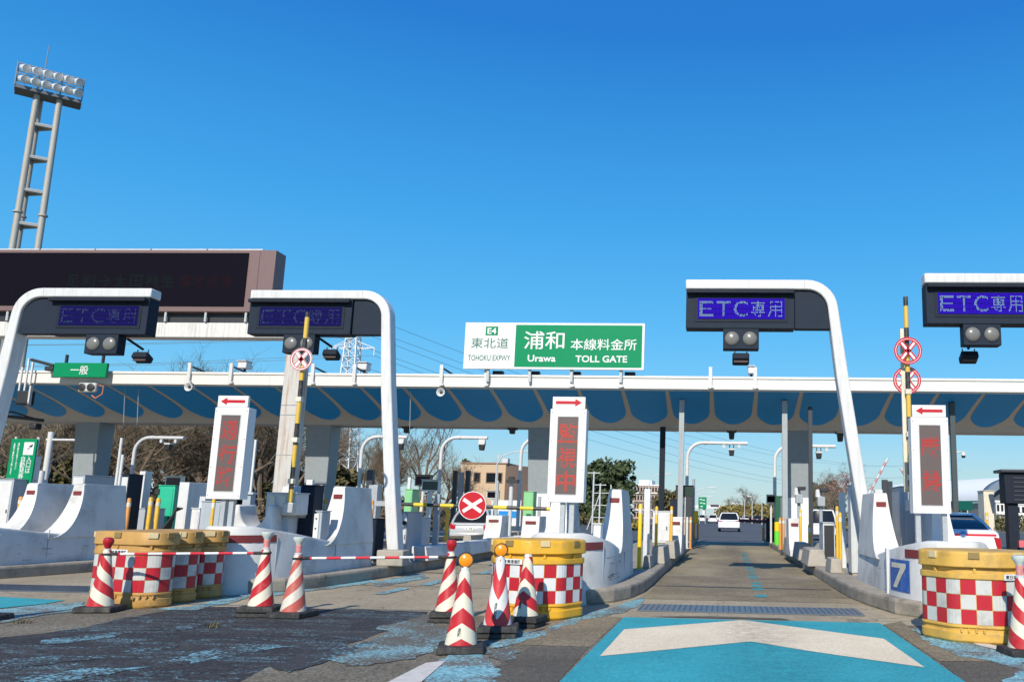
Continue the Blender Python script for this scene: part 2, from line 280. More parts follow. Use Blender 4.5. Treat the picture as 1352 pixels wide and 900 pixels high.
# ------------------------------------------------------------------ mesh helpers
class MB:
    """collects shapes (optionally with several materials) and links them as one mesh object"""
    def __init__(s): s.v = []; s.f = []; s.mi = []; s.ms = []; s.m = 0
    def mat(s, m):
        if m not in s.ms: s.ms.append(m)
        s.m = s.ms.index(m); return s
    def add(s, vs, fs):
        o = len(s.v); s.v += [tuple(x) for x in vs]
        for f in fs: s.f.append([i + o for i in f]); s.mi.append(s.m)
        return s
    def box(s, c, d, rz=0.0, M=None):
        x, y, z = d[0] / 2, d[1] / 2, d[2] / 2
        vs = [Vector((sx * x, sy * y, sz * z)) for sz in (-1, 1) for sx, sy in ((-1, -1), (1, -1), (1, 1), (-1, 1))]
        if rz: M = Matrix.Rotation(rz, 3, 'Z')
        if M is not None: vs = [M @ v for v in vs]
        return s.add([v + Vector(c) for v in vs], [(3, 2, 1, 0), (4, 5, 6, 7), (0, 1, 5, 4), (1, 2, 6, 5), (2, 3, 7, 6), (3, 0, 4, 7)])
    def span(s, a, b):
        return s.box([(a[i] + b[i]) / 2 for i in range(3)], [abs(b[i] - a[i]) for i in range(3)])
    def taper(s, c0, d0, c1, d1):
        """box frustum from rectangle d0 centred at c0 to d1 centred at c1 (both horizontal)"""
        vs = []
        for c, d in ((c0, d0), (c1, d1)):
            vs += [(c[0] + sx * d[0] / 2, c[1] + sy * d[1] / 2, c[2]) for sx, sy in ((-1, -1), (1, -1), (1, 1), (-1, 1))]
        return s.add(vs, [(3, 2, 1, 0), (4, 5, 6, 7), (0, 1, 5, 4), (1, 2, 6, 5), (2, 3, 7, 6), (3, 0, 4, 7)])
    def tube(s, pts, r, n=10, caps=True):
        pts = [Vector(p) for p in pts]; k = len(pts)
        rs = r if isinstance(r, (list, tuple)) else [r] * k
        ref = None; vs = []
        for i, p in enumerate(pts):
            t = (pts[min(i + 1, k - 1)] - pts[max(i - 1, 0)]).normalized()
            if ref is None:
                ref = t.orthogonal().normalized()
            ref = (ref - ref.dot(t) * t).normalized(); b = t.cross(ref)
            for j in range(n):
                a = 2 * math.pi * j / n
                vs.append(p + (ref * math.cos(a) + b * math.sin(a)) * rs[i])
        fs = [(i * n + j, i * n + (j + 1) % n, (i + 1) * n + (j + 1) % n, (i + 1) * n + j) for i in range(k - 1) for j in range(n)]
        if caps: fs += [tuple(range(n - 1, -1, -1)), tuple(range((k - 1) * n, k * n))]
        return s.add(vs, fs)
    def lathe(s, prof, c=(0, 0, 0), n=24, axis='z'):
        vs = []; k = len(prof)
        for r, h in prof:
            for j in range(n):
                a = 2 * math.pi * j / n; x, y = r * math.cos(a), r * math.sin(a)
                vs.append({'z': (c[0] + x, c[1] + y, c[2] + h), 'y': (c[0] + x, c[1] + h, c[2] - y), 'x': (c[0] + h, c[1] + x, c[2] + y)}[axis])
        fs = [(i * n + j, i * n + (j + 1) % n, (i + 1) * n + (j + 1) % n, (i + 1) * n + j) for i in range(k - 1) for j in range(n)]
        if prof[0] != prof[-1]: fs += [tuple(range(n - 1, -1, -1)), tuple(range((k - 1) * n, k * n))]
        return s.add(vs, fs)
    def prism(s, poly, a, b, axis='y'):
        """polygon (2-D list) extruded from a to b along the axis; 'y': poly in xz, 'x': poly in yz, 'z': poly in xy"""
        n = len(poly)
        def at(p, h): return {'y': (p[0], h, p[1]), 'x': (h, p[0], p[1]), 'z': (p[0], p[1], h)}[axis]
        vs = [at(p, a) for p in poly] + [at(p, b) for p in poly]
        fs = [(i, (i + 1) % n, n + (i + 1) % n, n + i) for i in range(n)] + [tuple(range(n - 1, -1, -1)), tuple(range(n, 2 * n))]
        return s.add(vs, fs)
    def quad(s, *p): return s.add(p, [tuple(range(len(p)))])
    def build(s, name, m=None, parent=None, local=False, bevel=0.0, smooth=True, seg=2, norm=True):
        me = bpy.data.meshes.new(name); vs = [Vector(v) for v in s.v]
        o = bpy.data.objects.new(name, me)
        if parent is not None:
            o.parent = parent
            if not local:
                rt = parent
                off = Vector()
                while rt is not None: off += rt.location; rt = rt.parent
                vs = [v - off for v in vs]
        elif not local:
            xs = [v.x for v in vs]; ys = [v.y for v in vs]; zs = [v.z for v in vs]
            off = Vector(((min(xs) + max(xs)) / 2, (min(ys) + max(ys)) / 2, min(zs)))
            vs = [v - off for v in vs]; o.location = off
        me.from_pydata(vs, [], s.f)
        for mm in (s.ms or [m]): me.materials.append(mm)
        if s.ms: me.polygons.foreach_set('material_index', s.mi)
        if norm:
            bm = bmesh.new(); bm.from_mesh(me); bmesh.ops.recalc_face_normals(bm, faces=bm.faces); bm.to_mesh(me); bm.free()
        if smooth:
            me.shade_smooth(); me.set_sharp_from_angle(angle=R_(38))
        me.update()
        if bevel:
            md = o.modifiers.new('bevel', 'BEVEL'); md.width = bevel; md.segments = seg; md.limit_method = 'ANGLE'; md.angle_limit = R_(40)
        COL.objects.link(o)
        return o
def tag(o, label, cat, group=None, kind=None):
    if label: o['label'] = label
    if cat: o['category'] = cat
    if group: o['group'] = group
    if kind: o['kind'] = kind
    return o
def thing(name, label, cat, loc, group=None, rz=0.0):
    o = bpy.data.objects.new(name, None); COL.objects.link(o); o.empty_display_size = 0.2
    o.location = loc; o.rotation_euler = (0, 0, rz)
    return tag(o, label, cat, group)
def copy_tree(src, loc, label=None, rz=None, parent=None):
    c = src.copy(); COL.objects.link(c)
    if parent is not None: c.parent = parent
    else:
        c.location = loc
        if rz is not None: c.rotation_euler = (0, 0, rz)
        if label: c['label'] = label
    for ch in list(src.children): copy_tree(ch, None, parent=c)
    return c
def sheet(name, poly, z, m, kind='structure'):
    """flat ground sheet, polygon in world xy"""
    o = MB().add([(p[0], p[1], z) for p in poly], [tuple(range(len(poly)))]).build(name, m, smooth=False, norm=False)
    if o.data.polygons[0].normal.z < 0: o.data.flip_normals()
    o['kind'] = kind
    return o
def gp(pts): return [tuple(G(x, y)[:2]) for x, y in pts]
def ragged(poly, amp=0.06, step=0.18, seed=1):
    """roughens the outline of a worn patch"""
    rn = random.Random(seed); out = []
    for i, a in enumerate(poly):
        b = poly[(i + 1) % len(poly)]; d = math.hypot(b[0] - a[0], b[1] - a[1]); n = max(1, int(d / step))
        for k in range(n):
            t = k / n; out.append((a[0] + (b[0] - a[0]) * t + rn.uniform(-amp, amp), a[1] + (b[1] - a[1]) * t + rn.uniform(-amp, amp)))
    return out

# lettering ---------------------------------------------------------------
_TXT = {}
def glyphs(body, bold=0.0):
    """flat triangle mesh of a text: (vertices Nx2, triangles) normalised to its bounding box"""
    k = (body, bold)
    if k in _TXT: return _TXT[k]
    cu = bpy.data.curves.new('t', 'FONT'); cu.body = body; cu.offset = bold; cu.resolution_u = 3; cu.align_x = 'CENTER'; cu.space_line = 0.9
    o = bpy.data.objects.new('t', cu); COL.objects.link(o)
    dg = bpy.context.evaluated_depsgraph_get(); me = bpy.data.meshes.new_from_object(o.evaluated_get(dg))
    me.calc_loop_triangles()
    v = np.array([x.co[:2] for x in me.vertices], dtype=float).reshape(-1, 2); t = [tuple(x.vertices) for x in me.loop_triangles]
    bpy.data.objects.remove(o); bpy.data.curves.remove(cu); bpy.data.meshes.remove(me)
    lo, hi = v.min(0), v.max(0); v = (v - lo) / np.maximum(hi - lo, 1e-6)
    _TXT[k] = (v, t, (hi - lo)); return _TXT[k]
def letter(mb, body, c, w, h, right=(1, 0, 0), up=(0, 0, 1), bold=0.015, th=0.004):
    """adds lettering fitted into a w x h box centred at c, th proud of the surface"""
    v, t, _ = glyphs(body, bold); right = Vector(right); up = Vector(up); n = right.cross(up); c = Vector(c) + n * th
    return mb.add([c + right * ((x - 0.5) * w) + up * ((y - 0.5) * h) for x, y in v], t)
def dots(body, rows, cols, bold=0.02):
    """dot-matrix raster of a text"""
    v, t, _ = glyphs(body, bold); g = np.zeros((rows, cols), bool)
    px, py = np.meshgrid((np.arange(cols) + 0.5) / cols, (np.arange(rows) + 0.5) / rows)
    for a, b, c in t:
        A_, B_, C_ = v[a], v[b], v[c]
        d = (B_[1] - C_[1]) * (A_[0] - C_[0]) + (C_[0] - B_[0]) * (A_[1] - C_[1])
        if abs(d) < 1e-12: continue
        l1 = ((B_[1] - C_[1]) * (px - C_[0]) + (C_[0] - B_[0]) * (py - C_[1])) / d
        l2 = ((C_[1] - A_[1]) * (px - C_[0]) + (A_[0] - C_[0]) * (py - C_[1])) / d
        g |= (l1 >= 0) & (l2 >= 0) & (l1 + l2 <= 1)
    return g
def led(mb, body, c, w, h, rows, cols, fx=0.8, fy=0.8, keep=1.0, seed=0, th=0.006, bold=0.02, right=(1, 0, 0), up=(0, 0, 1)):
    rn = random.Random(seed); g = dots(body, rows, cols, bold); right = Vector(right); up = Vector(up); n = right.cross(up); c = Vector(c) + n * th
    sx, sy = w / cols, h / rows
    for r in range(rows):
        for q in range(cols):
            if g[r, q] and rn.random() < keep:
                p = c + right * ((q + 0.5) * sx - w / 2) + up * ((r + 0.5) * sy - h / 2)
                a, b = right * (sx * fx / 2), up * (sy * fy / 2)
                mb.add([p - a - b, p + a - b, p + a + b, p - a + b], [(0, 1, 2, 3)])
    return mb
def bolt_heads(mb, pts, r=0.012, axis='y'):
    for p in pts: mb.lathe([(r, 0), (r, -0.008)], p, 6, axis)

# simple roadside pieces ---------------------------------------------------
KZ = 0.22                                          # top of the islands
def post(name, label, cat, px, yt, yb, Y, w, m, group=None, rnd=False, d=None, ztop=None, zb=None, caps=None, parts=None):
    """upright post whose foot is seen at (px, yb) and top at height yt, standing at distance Y; w in metres"""
    b = A(px, yb, Y); t = A(px, yt, Y); z0 = KZ if zb is None else zb; z1 = ztop or t.z
    mb = MB(); d = d or w
    if rnd: mb.tube([(b.x, Y, z0), (b.x, Y, z1)], w / 2, 12)
    else: mb.box((b.x, Y, (z0 + z1) / 2), (w, d, z1 - z0))
    if parts is None and not caps:
        o = mb.build(name, m, bevel=0 if rnd else min(0.008, w * 0.1)); return tag(o, label, cat, group)
    t = thing(name, label, cat, (b.x, Y, z0), group)
    mb.build('shaft', m, t, bevel=0 if rnd else 0.006)
    MB().lathe([(w * 0.85, 0), (w * 0.85, 0.015), (w * 0.5, 0.03)], (b.x, Y, z0), 12).build('foot', m, t)
    if caps: MB().lathe([(w * 0.54, z1 - z0 - 0.16), (w * 0.54, z1 - z0 - 0.06)], (b.x, Y, z0), 12).build('reflective_band', caps, t)
    return t
def cabinet(name, label, cat, x0, x1, yt, yb, Y, d, m, group=None, zb=None, door=None, bev=0.012, legs=False, face=True):
    """boxy roadside cabinet with a door leaf, hinges and a plinth"""
    a = A(x0, yb, Y); c = A(x1, yb, Y); zt = A((x0 + x1) / 2, yt, Y).z; z0 = KZ if zb is None else zb
    w = c.x - a.x; cx = (a.x + c.x) / 2
    t = thing(name, label, cat, (cx, Y + d / 2, z0), group)
    MB().span((a.x, Y, z0 + 0.05), (c.x, Y + d, zt)).build('housing', m, t, bevel=bev)
    MB().span((a.x + 0.02, Y + 0.02, z0), (c.x - 0.02, Y + d - 0.02, z0 + 0.05)).build('plinth', CONC, t)
    if face and w > 0.14 and zt - z0 > 0.3:
        MB().span((a.x + w * 0.09, Y - 0.012, z0 + 0.11), (c.x - w * 0.09, Y - 0.001, zt - 0.06)).build('door', door or m, t, bevel=0.004)
        MB().span((c.x - w * 0.2, Y - 0.03, (z0 + zt) / 2 - 0.05), (c.x - w * 0.15, Y - 0.0125, (z0 + zt) / 2 + 0.05)).build('handle', DARK, t)
    MB().span((a.x - 0.015, Y - 0.02, zt + 0.001), (c.x + 0.015, Y + d + 0.015, zt + 0.02)).build('roof', m, t, bevel=0.005)
    return t

# ------------------------------------------------------------------ ground, roads, markings
g = MB().add([(-3000, -200, -0.03), (3000, -200, -0.03), (3000, 4000, -0.03), (-3000, 4000, -0.03)], [(0, 1, 2, 3)]).build('ground', GRASSM, smooth=False); g['kind'] = 'structure'
sheet('approach_road', [(-70, -40), (45, -40), (45, 11.5), (-70, 11.5)], 0, M_ASPH)
sheet('toll_plaza_pavement', [(-70, 11.5), (45, 11.5), (45, 46), (-70, 46)], 0, M_CONC)
sheet('expressway', [(-60, 46), (40, 46), (26, 150), (14, 420), (-30, 420), (-44, 150)], 0, M_FAR)
sheet('lane_pavement', [(-1.36, 14.2), (2.36, 14.2), (2.36, 45.9), (-1.36, 45.9)], 0.004, M_LANE)
sheet('asphalt_patch', ragged(gp([(0, 841), (60, 836), (113, 828), (163, 816), (251, 801), (340, 801), (450, 804), (564, 807), (566, 815), (506, 833), (431, 863), (355, 881), (313, 900), (230, 960), (-400, 960), (-300, 860)]), 0.035, 0.2, 77), 0.004, M_DARK)
sheet('pavement_patch', gp([(640, 850), (779, 853.5), (822, 815), (775, 811), (700, 826)]), 0.004, M_BROWN)
sheet('pavement_patch', gp([(610, 960), (655, 880), (700, 854.2), (778, 854.2), (735, 902), (690, 960)]), 0.004, M_PATCH)
sheet('pavement_patch', gp([(1166, 824), (1240, 872.5), (1420, 874), (1420, 850), (1225, 846), (1190, 820)]), 0.004, M_BROWN)
sheet('pavement_patch', gp([(1241, 873.2), (1340, 960), (1500, 960), (1420, 875)]), 0.004, M_PATCH)
sheet('road_coating', [(-1.32, 3.0), (2.04, 3.0), (2.06, 11.62), (-1.31, 11.62)], 0.008, M_BLUE)
sheet('road_coating', gp([(-120, 784), (0, 788), (86, 792.5), (60, 797), (0, 803), (-120, 814)]), 0.008, M_BLUE)
sheet('chevron_marking', gp([(792, 867), (824, 831.5), (980, 819), (1167, 844), (1221, 882), (1080, 862), (991, 847.5), (840, 862.5)]), 0.012, M_CHEV)
for i, pl in enumerate(([(720, 830), (762, 812), (800, 804), (847, 789), (849, 796), (822, 808), (772, 818), (724, 834)],
                        [(552, 905), (585, 868), (612, 860), (642, 862), (657, 880), (652, 905)],
                        [(640, 852), (690, 836), (722, 829), (722, 838), (668, 852), (645, 858)],
                        [(1204, 831), (1228, 829), (1258, 841), (1300, 852), (1352, 866), (1352, 884), (1300, 872), (1262, 866), (1228, 850)],
                        [(1322, 905), (1338, 888), (1370, 880), (1400, 905)],
                        [(-60, 812), (0, 804), (60, 798), (112, 794), (112, 804), (60, 812), (0, 823), (-60, 832)],
                        [(195, 805), (250, 801), (290, 791), (340, 780), (352, 783), (300, 797), (250, 806)],
                        [(350, 781), (420, 773), (486, 764), (497, 768), (430, 778), (356, 787)],
                        [(490, 769), (556, 757), (566, 763), (500, 775)])):
    sheet('worn_coating', ragged(gp(pl), 0.05, 0.14, i), 0.006 + 0.0003 * i, M_CHIPS)
M_FLECK = ground_mat('faded_coating_flecks', (0.18, 0.35, 0.39), (0.23, 0.40, 0.43), (0.12, 0.13, 0.12), 2.0, 22, 0.45, speck=(0.125, 0.115, 0.095), speck_th=0.90, sscale=26)
M_FLECKD = ground_mat('faded_flecks_on_dark', (0.16, 0.34, 0.40), (0.20, 0.40, 0.46), (0.06, 0.07, 0.075), 2.0, 22, 0.45, speck=(0.05, 0.05, 0.052), speck_th=0.91, sscale=26)
for i, (pl, m_) in enumerate((([(430, 872), (500, 838), (548, 826), (590, 826), (600, 846), (560, 866), (480, 880)], M_FLECK),
                        ([(500, 828), (560, 812), (590, 812), (575, 824), (520, 836)], M_FLECK),
                        ([(640, 862), (668, 852), (690, 858), (660, 880)], M_FLECK),
                        ([(60, 846), (110, 838), (156, 835), (158, 839), (110, 846), (62, 851)], M_FLECKD),
                        ([(230, 868), (290, 856), (340, 850), (400, 852), (330, 862), (250, 876)], M_FLECKD),
                        ([(0, 872), (70, 866), (140, 868), (60, 878), (0, 884)], M_FLECKD),
                        ([(150, 858), (210, 850), (240, 852), (180, 862)], M_FLECKD),
                        ([(360, 880), (420, 862), (480, 848), (500, 848), (430, 872), (380, 890)], M_FLECKD),
                        ([(190, 832), (250, 824), (300, 822), (240, 832)], M_FLECKD),
                        ([(20, 896), (120, 884), (200, 880), (120, 894), (60, 905)], M_FLECKD))):
    sheet('worn_coating', ragged(gp(pl), 0.07, 0.12, 40 + i), 0.0066 + 0.0002 * i, m_)
sheet('lane_line', gp([(505, 905), (562, 876), (589, 873), (552, 905)]), 0.012, ROADPAINT)
sheet('lane_line', gp([(1270, 842), (1352, 862), (1352, 867), (1290, 852)]), 0.012, ROADPAINT)
for pl in ([(494, 784), (530, 776), (541, 777), (506, 785)], [(553, 772), (578, 765.5), (592, 766), (568, 773)], [(630, 757), (648, 752), (658, 752.5), (640, 758)]):
    sheet('lane_dash', gp(pl), 0.01, M_CHIPS)
yy = 14.9
for k in range(20):
    d = 0.42 if k < 3 else 0.35
    x0 = 0.56 + 0.006 * k
    sheet('lane_dash', [(x0, yy), (x0 + 0.2, yy + 0.04), (x0 + 0.2, yy + d), (x0, yy + d - 0.04)], 0.0095, M_BLUE); yy += d + (0.34 if k % 3 else 0.95)
sheet('pavement_patch', [(-1.34, 16.9), (2.3, 16.8), (2.3, 19.3), (-1.34, 19.4)], 0.0062, M_BROWN)
sheet('pavement_patch', [(-1.30, 15.1), (2.2, 15.0), (2.2, 16.5), (-1.30, 16.6)], 0.0062, M_BROWN)
sheet('pavement_joint', [(-1.34, 23.0), (2.3, 22.95), (2.3, 23.05), (-1.34, 23.12)], 0.0085, CONC)
sheet('pavement_joint', [(-1.0, 11.75), (0.9, 11.72), (0.8, 11.9), (-0.2, 11.95)], 0.0085, M_PATCH)
sheet('pavement_joint', [(-1.33, 16.72), (2.05, 16.6), (2.05, 16.72), (-1.33, 16.86)], 0.0085, BLK)
sheet('pavement_joint', [(-1.35, 19.6), (2.3, 19.55), (2.3, 19.7), (-1.35, 19.75)], 0.0085, CONC)
sheet('pavement_joint', [(-7, 19.0), (-3.7, 18.9), (-3.7, 19.0), (-7, 19.12)], 0.0085, BLK)
sheet('pavement_joint', [(-7, 15.6), (-3.7, 15.5), (-3.7, 15.56), (-7, 15.68)], 0.0085, CONC)
gb = MB().mat(STEELP).span((-1.22, 12.4, 0.004), (2.0, 13.3, 0.016)); gb.mat(P('grating_slot', (0.075, 0.09, 0.105), 0.6))
for k in range(40): gb.span((-1.2 + k * 0.08, 12.44, 0.0165), (-1.2 + k * 0.08 + 0.02, 13.26, 0.0185))
o = gb.build('drain_grating', None, smooth=False); tag(o, 'steel grating strip laid across the lane behind the blue and white chevron', 'grating')
gb = MB().mat(STEELP).span((-12.6, 13.2, 0.004), (-9.7, 14.2, 0.016)); gb.mat(DARK)
for k in range(36): gb.span((-12.56 + k * 0.08, 13.24, 0.0165), (-12.54 + k * 0.08, 14.16, 0.0185))
o = gb.build('drain_grating', None, smooth=False); tag(o, 'grey grating strip in the far left lane by the curved white nose', 'grating')
for xs in ((-1.2, -7.0), (2.7, 9.5), (-5.0, -14.0)):
    x0, x1 = xs
    sheet('edge_line', [(x0 + (0.6 if x1 > x0 else -0.6), 52), (x0 + (0.8 if x1 > x0 else -0.8), 52), (x1 + 0.25, 120), (x1, 120)], 0.01, ROADPAINT)
sheet('edge_line', [(4.5, 60), (4.7, 60), (12.4, 160), (12.0, 160)], 0.01, ROADPAINT)

# ------------------------------------------------------------------ toll islands and their concrete noses
ISL = {1: (-14.08, 13.9, 17.4), 2: (-8.0, 13.35, 16.35), 3: (-2.48, 12.85, 15.5), 4: (3.27, 12.05, 15.2), 5: (9.2, 13, 15.2), 0: (-20.0, 14.5, 17.6), -1: (-26.0, 15, 18), -2: (-32, 15, 18)}
def island(c, y0, yb, hw=1.12):
    pr = [(c + hw, 45.8), (c + hw, yb + 1.0), (c + hw - 0.03, yb - 0.2), (c + hw - 0.14, yb - 1.3), (c + hw - 0.33, y0 + 0.7), (c + 0.5, y0 + 0.25)]
    pl = [(2 * c - x, y) for x, y in reversed(pr)]
    poly = pr + pl
    o = MB().prism(poly, -0.02, KZ, 'z').build('kerb_island', CONC, bevel=0.045, smooth=False); o['kind'] = 'structure'
FRONT = 1.55
def nose_geom(c, y0, yb, hw=0.72):
    """arc-length parametrised outline of the nose, s = 0 at the tip, + to the right"""
    tab = [(0.0, 0.0)]; w = hw - 0.03
    for i in range(1, 61):
        a0, a1 = math.pi / 2 * (i - 1) / 60, math.pi / 2 * i / 60
        tab.append((tab[-1][0] + math.hypot(w * (math.sin(a1) - math.sin(a0)), FRONT * (math.cos(a0) - math.cos(a1))), a1))
    ss = [t_[0] for t_ in tab]; aa = [t_[1] for t_ in tab]; q = ss[-1]; L = yb + 1.3 - (y0 + FRONT)
    def at(s):
        a = abs(s); sg = 1 if s >= 0 else -1
        if a < q:
            th = float(np.interp(a, ss, aa)); n_ = Vector((sg * math.sin(th) / w, -math.cos(th) / FRONT, 0)).normalized()
            return Vector((c + sg * w * math.sin(th), y0 + FRONT - FRONT * math.cos(th), 0)), n_
        t = a - q; return Vector((c + sg * (w + 0.03 * min(1, t / L)), y0 + FRONT + t, 0)), Vector((sg, 0, 0))
    at.s_of = lambda th: float(np.interp(abs(th), aa, ss)) * (1 if th >= 0 else -1)
    return at, q + L
def patch(mb, at, s0, s1, z0, z1, off, n=10):
    vs = []
    for i in range(n + 1):
        p, nn = at(s0 + (s1 - s0) * i / n); p = p + nn * off
        vs += [(p.x, p.y, z0), (p.x, p.y, z1)]
    return mb.add(vs, [(2 * i, 2 * i + 2, 2 * i + 3, 2 * i + 1) for i in range(n)])
def nose(k, label, band=(-1.2, 1.05)):
    c, y0, yb = ISL[k]; at, L = nose_geom(c, y0, yb)
    t = thing('island_nose', label, 'concrete nose', (c, (y0 + yb) / 2, 0), 'white concrete noses at the head of the toll islands')
    def zt(y): return 1.06 - 0.30 * max(0, min(1, (y - y0 - 0.3) / (yb - 0.7 - y0))) ** 0.9
    n = 26; ring = []
    for i in range(-n, n + 1):
        s = L * (abs(i) / n) ** 1.0 * (1 if i >= 0 else -1); ring.append(at(s))
    vs = []
    for (p, nn) in ring:
        z = zt(p.y)
        for off, zz in ((0.05, 0.0), (0.02, 0.28), (0.0, z - 0.05), (-0.02, z - 0.012), (-0.06, z), (-0.3, z - 0.02)):
            vs.append((p.x + nn.x * off, p.y + nn.y * off, zz))
    m = len(ring); fs = []
    for i in range(m - 1):
        for j in range(5): fs.append((i * 6 + j, (i + 1) * 6 + j, (i + 1) * 6 + j + 1, i * 6 + j + 1))
    fs.append(tuple(i * 6 + 5 for i in range(m)))
    fs.append(tuple((m - 1) * 6 + j for j in range(6)) + tuple(reversed([j for j in range(6)])))
    MB().add(vs, fs).build('body', WHITEC, t)
    for sgn in (-1, 1):
        mb = MB(); N = 14; zA, zB = 0.70, 1.77; ys, yt = yb - 0.85, yb
        def xo(z): return c + sgn * (0.735 - 0.11 * (z - zA) / (zB - zA))
        def xi(z): return c + sgn * (0.27 + 0.13 * (z - zA) / (zB - zA))
        fr = []
        for i in range(N + 1):
            a = math.pi / 2 * i / N; fr.append((ys + (yt - ys) * math.sin(a), zA + (zB - zA) * (1 - math.cos(a))))
        fr += [(yt + 0.05, zB + 0.03)]
        bk = [(yb + 1.27, zB + 0.03), (yb + 1.30, zA)]
        pr = fr + bk; q = len(pr)
        vs = [(xo(z), y, z) for y, z in pr] + [(xi(z), y, z) for y, z in pr]
        fs = [tuple(range(q)), tuple(range(2 * q - 1, q - 1, -1))] + [(i, (i + 1) % q, q + (i + 1) % q, q + i) for i in range(q)]
        f = mb.add(vs, fs).build('deflector_fin', WHITEC, t, bevel=0.012)
        f.location = (0, 0, 0)
        z = 1.60; yq = ys + (yt - ys) * math.sin(math.acos(1 - (z - zA) / (zB - zA))) - 0.008
        xm = (xo(z) + xi(z)) / 2
        MB().box((xm, yq, z), (0.17, 0.016, 0.085)).build('reflector', REFL, f)
    patch(MB(), at, band[0], band[1], 0.80, 0.92, 0.012, 18).build('reflective_band', REFL, t)
    for s in (band[1] + 0.02, 2.9):
        p, nn = at(s); MB().box((p.x + nn.x * 0.012, p.y + nn.y * 0.012, 0.45), (0.012, 0.012, 0.84)).build('joint', GREYM, t)
    return t, at
for k in ISL: island(*ISL[k])
nose(1, 'white concrete island nose with twin curved fins at the far left edge', (-1.3, 0.3))
nose(2, 'white concrete island nose behind the tan checkered barrels and striped barrier bars', (-1.2, 0.95))
nose(3, 'scuffed white concrete island nose behind the yellow checkered barrel in the middle', (-1.2, 0.98))
n4, at4 = nose(4, 'white concrete island nose carrying the blue number 7 plate', (-1.05, 1.2))
# number plate on nose 7
pp = patch(MB(), at4, at4.s_of(R_(-84)), at4.s_of(R_(-54)), 0.30, 0.76, 0.024, 10).build('number_plate', P('plate_blue', (0.02, 0.11, 0.42), 0.45, dirt=(0.5, 0.55, 0.6), dirt_amt=0.14, dscale=14), n4)
vs = []
sA, sB = at4.s_of(R_(-80)), at4.s_of(R_(-58)); SEV = [(0, 1), (.5, 1), (1, 1), (1, .84), (.80, .56), (.60, .28), (.40, 0), (.10, 0), (.30, .28), (.50, .56), (.66, .80), (.33, .80), (0, .80)]
for x, y in SEV:
    p, nn = at4(sA + (sB - sA) * x); p = p + nn * 0.032; vs.append((p.x, p.y, 0.35 + y * 0.36))
tr = [(0, 1, 11, 12), (1, 2, 10, 11), (2, 3, 10), (3, 4, 9, 10), (4, 5, 8, 9), (5, 6, 7, 8)]
MB().add(vs, tr).build('numeral', P('plate_cream', (0.68, 0.64, 0.52), 0.6, dirt=(0.3, 0.28, 0.25), dirt_amt=0.3, dscale=10), pp, norm=False)
p, nn = at4(-1.86); MB().span((p.x - 0.05, p.y - 0.05, 0.01), (p.x + 0.0, p.y + 0.05, 0.90)).build('corner_strip', LGREY, n4, bevel=0.008)
# scuffs on nose 3
c3, y3, b3 = ISL[3]; at3, _ = nose_geom(c3, y3, b3); rn = random.Random(4); sc = MB()
for i in range(34):
    s = 1.5 + rn.uniform(-0.45, 0.7); z = rn.choice((rn.uniform(0.1, 0.42), rn.uniform(0.5, 0.7))); l = rn.uniform(0.03, 0.22)
    patch(sc, at3, s, s + l, z, z + rn.uniform(0.004, 0.014), 0.053 if z < 0.3 else 0.03, 3)
o = sc.build('stain', P('scuff', (0.09, 0.10, 0.09), 0.8), bpy.data.objects['island_nose.002'])
for k_, nm, s0, n_ in ((1, 'island_nose', 2.0, 26), (2, 'island_nose.001', 1.4, 30), (4, 'island_nose.003', -2.4, 26)):
    c_, y_, b_ = ISL[k_]; at_, _ = nose_geom(c_, y_, b_); sc = MB(); rn = random.Random(30 + k_)
    for i in range(n_):
        s = s0 + rn.uniform(-0.9, 2.0) * (1 if s0 > 0 else -0.6); z = rn.choice((rn.uniform(0.06, 0.3), rn.uniform(0.1, 0.7))); l = rn.uniform(0.02, 0.26) * rn.random()
        patch(sc, at_, s, s + l + 0.02, z, z + rn.uniform(0.004, 0.012), 0.054 if z < 0.3 else 0.03, 3)
    sc.build('stain', P('rub_mark', (0.22, 0.21, 0.19), 0.8), bpy.data.objects[nm])

# ------------------------------------------------------------------ toll canopy
CF, CS = 32.0, 35.5                                 # fascia plane, spine plane
cx0, cx1 = -43.0, 17.0
can = thing('toll_canopy', 'long white toll gate canopy with blue scalloped underside spanning all the lanes', 'canopy', (-13, CF, 0))
MB().span((cx0, CF, 6.10), (cx1, CF + 0.12, 6.50)).build('fascia', FASC, can, bevel=0.01)
MB().span((cx0, CF - 0.04, 6.503), (cx1, CF + 0.2, 6.60)).build('coping', FASC, can, bevel=0.015)
MB().span((cx0, CF + 0.1, 6.05), (cx1, CF + 0.16, 6.097)).build('drip_edge', LGREY, can)
prof = [(CF + 0.125, 6.12), (33.0, 5.92), (34.0, 5.66), (34.7, 5.44), (35.1, 5.27), (35.35, 5.10), (35.45, 4.92), (36.6, 4.92), (36.7, 5.3), (37.0, 6.1), (37.0, 6.45), (CF + 0.125, 6.49)]
MB().prism(prof, cx0, cx1, 'x').build('soffit', SOFFIT, can)
def sof(y):
    for (a, za), (b, zb) in zip(prof[:6], prof[1:7]):
        if a <= y <= b: return za + (zb - za) * (y - a) / (b - a)
    return 5.0
RB0, RBS = -0.49, 1.722
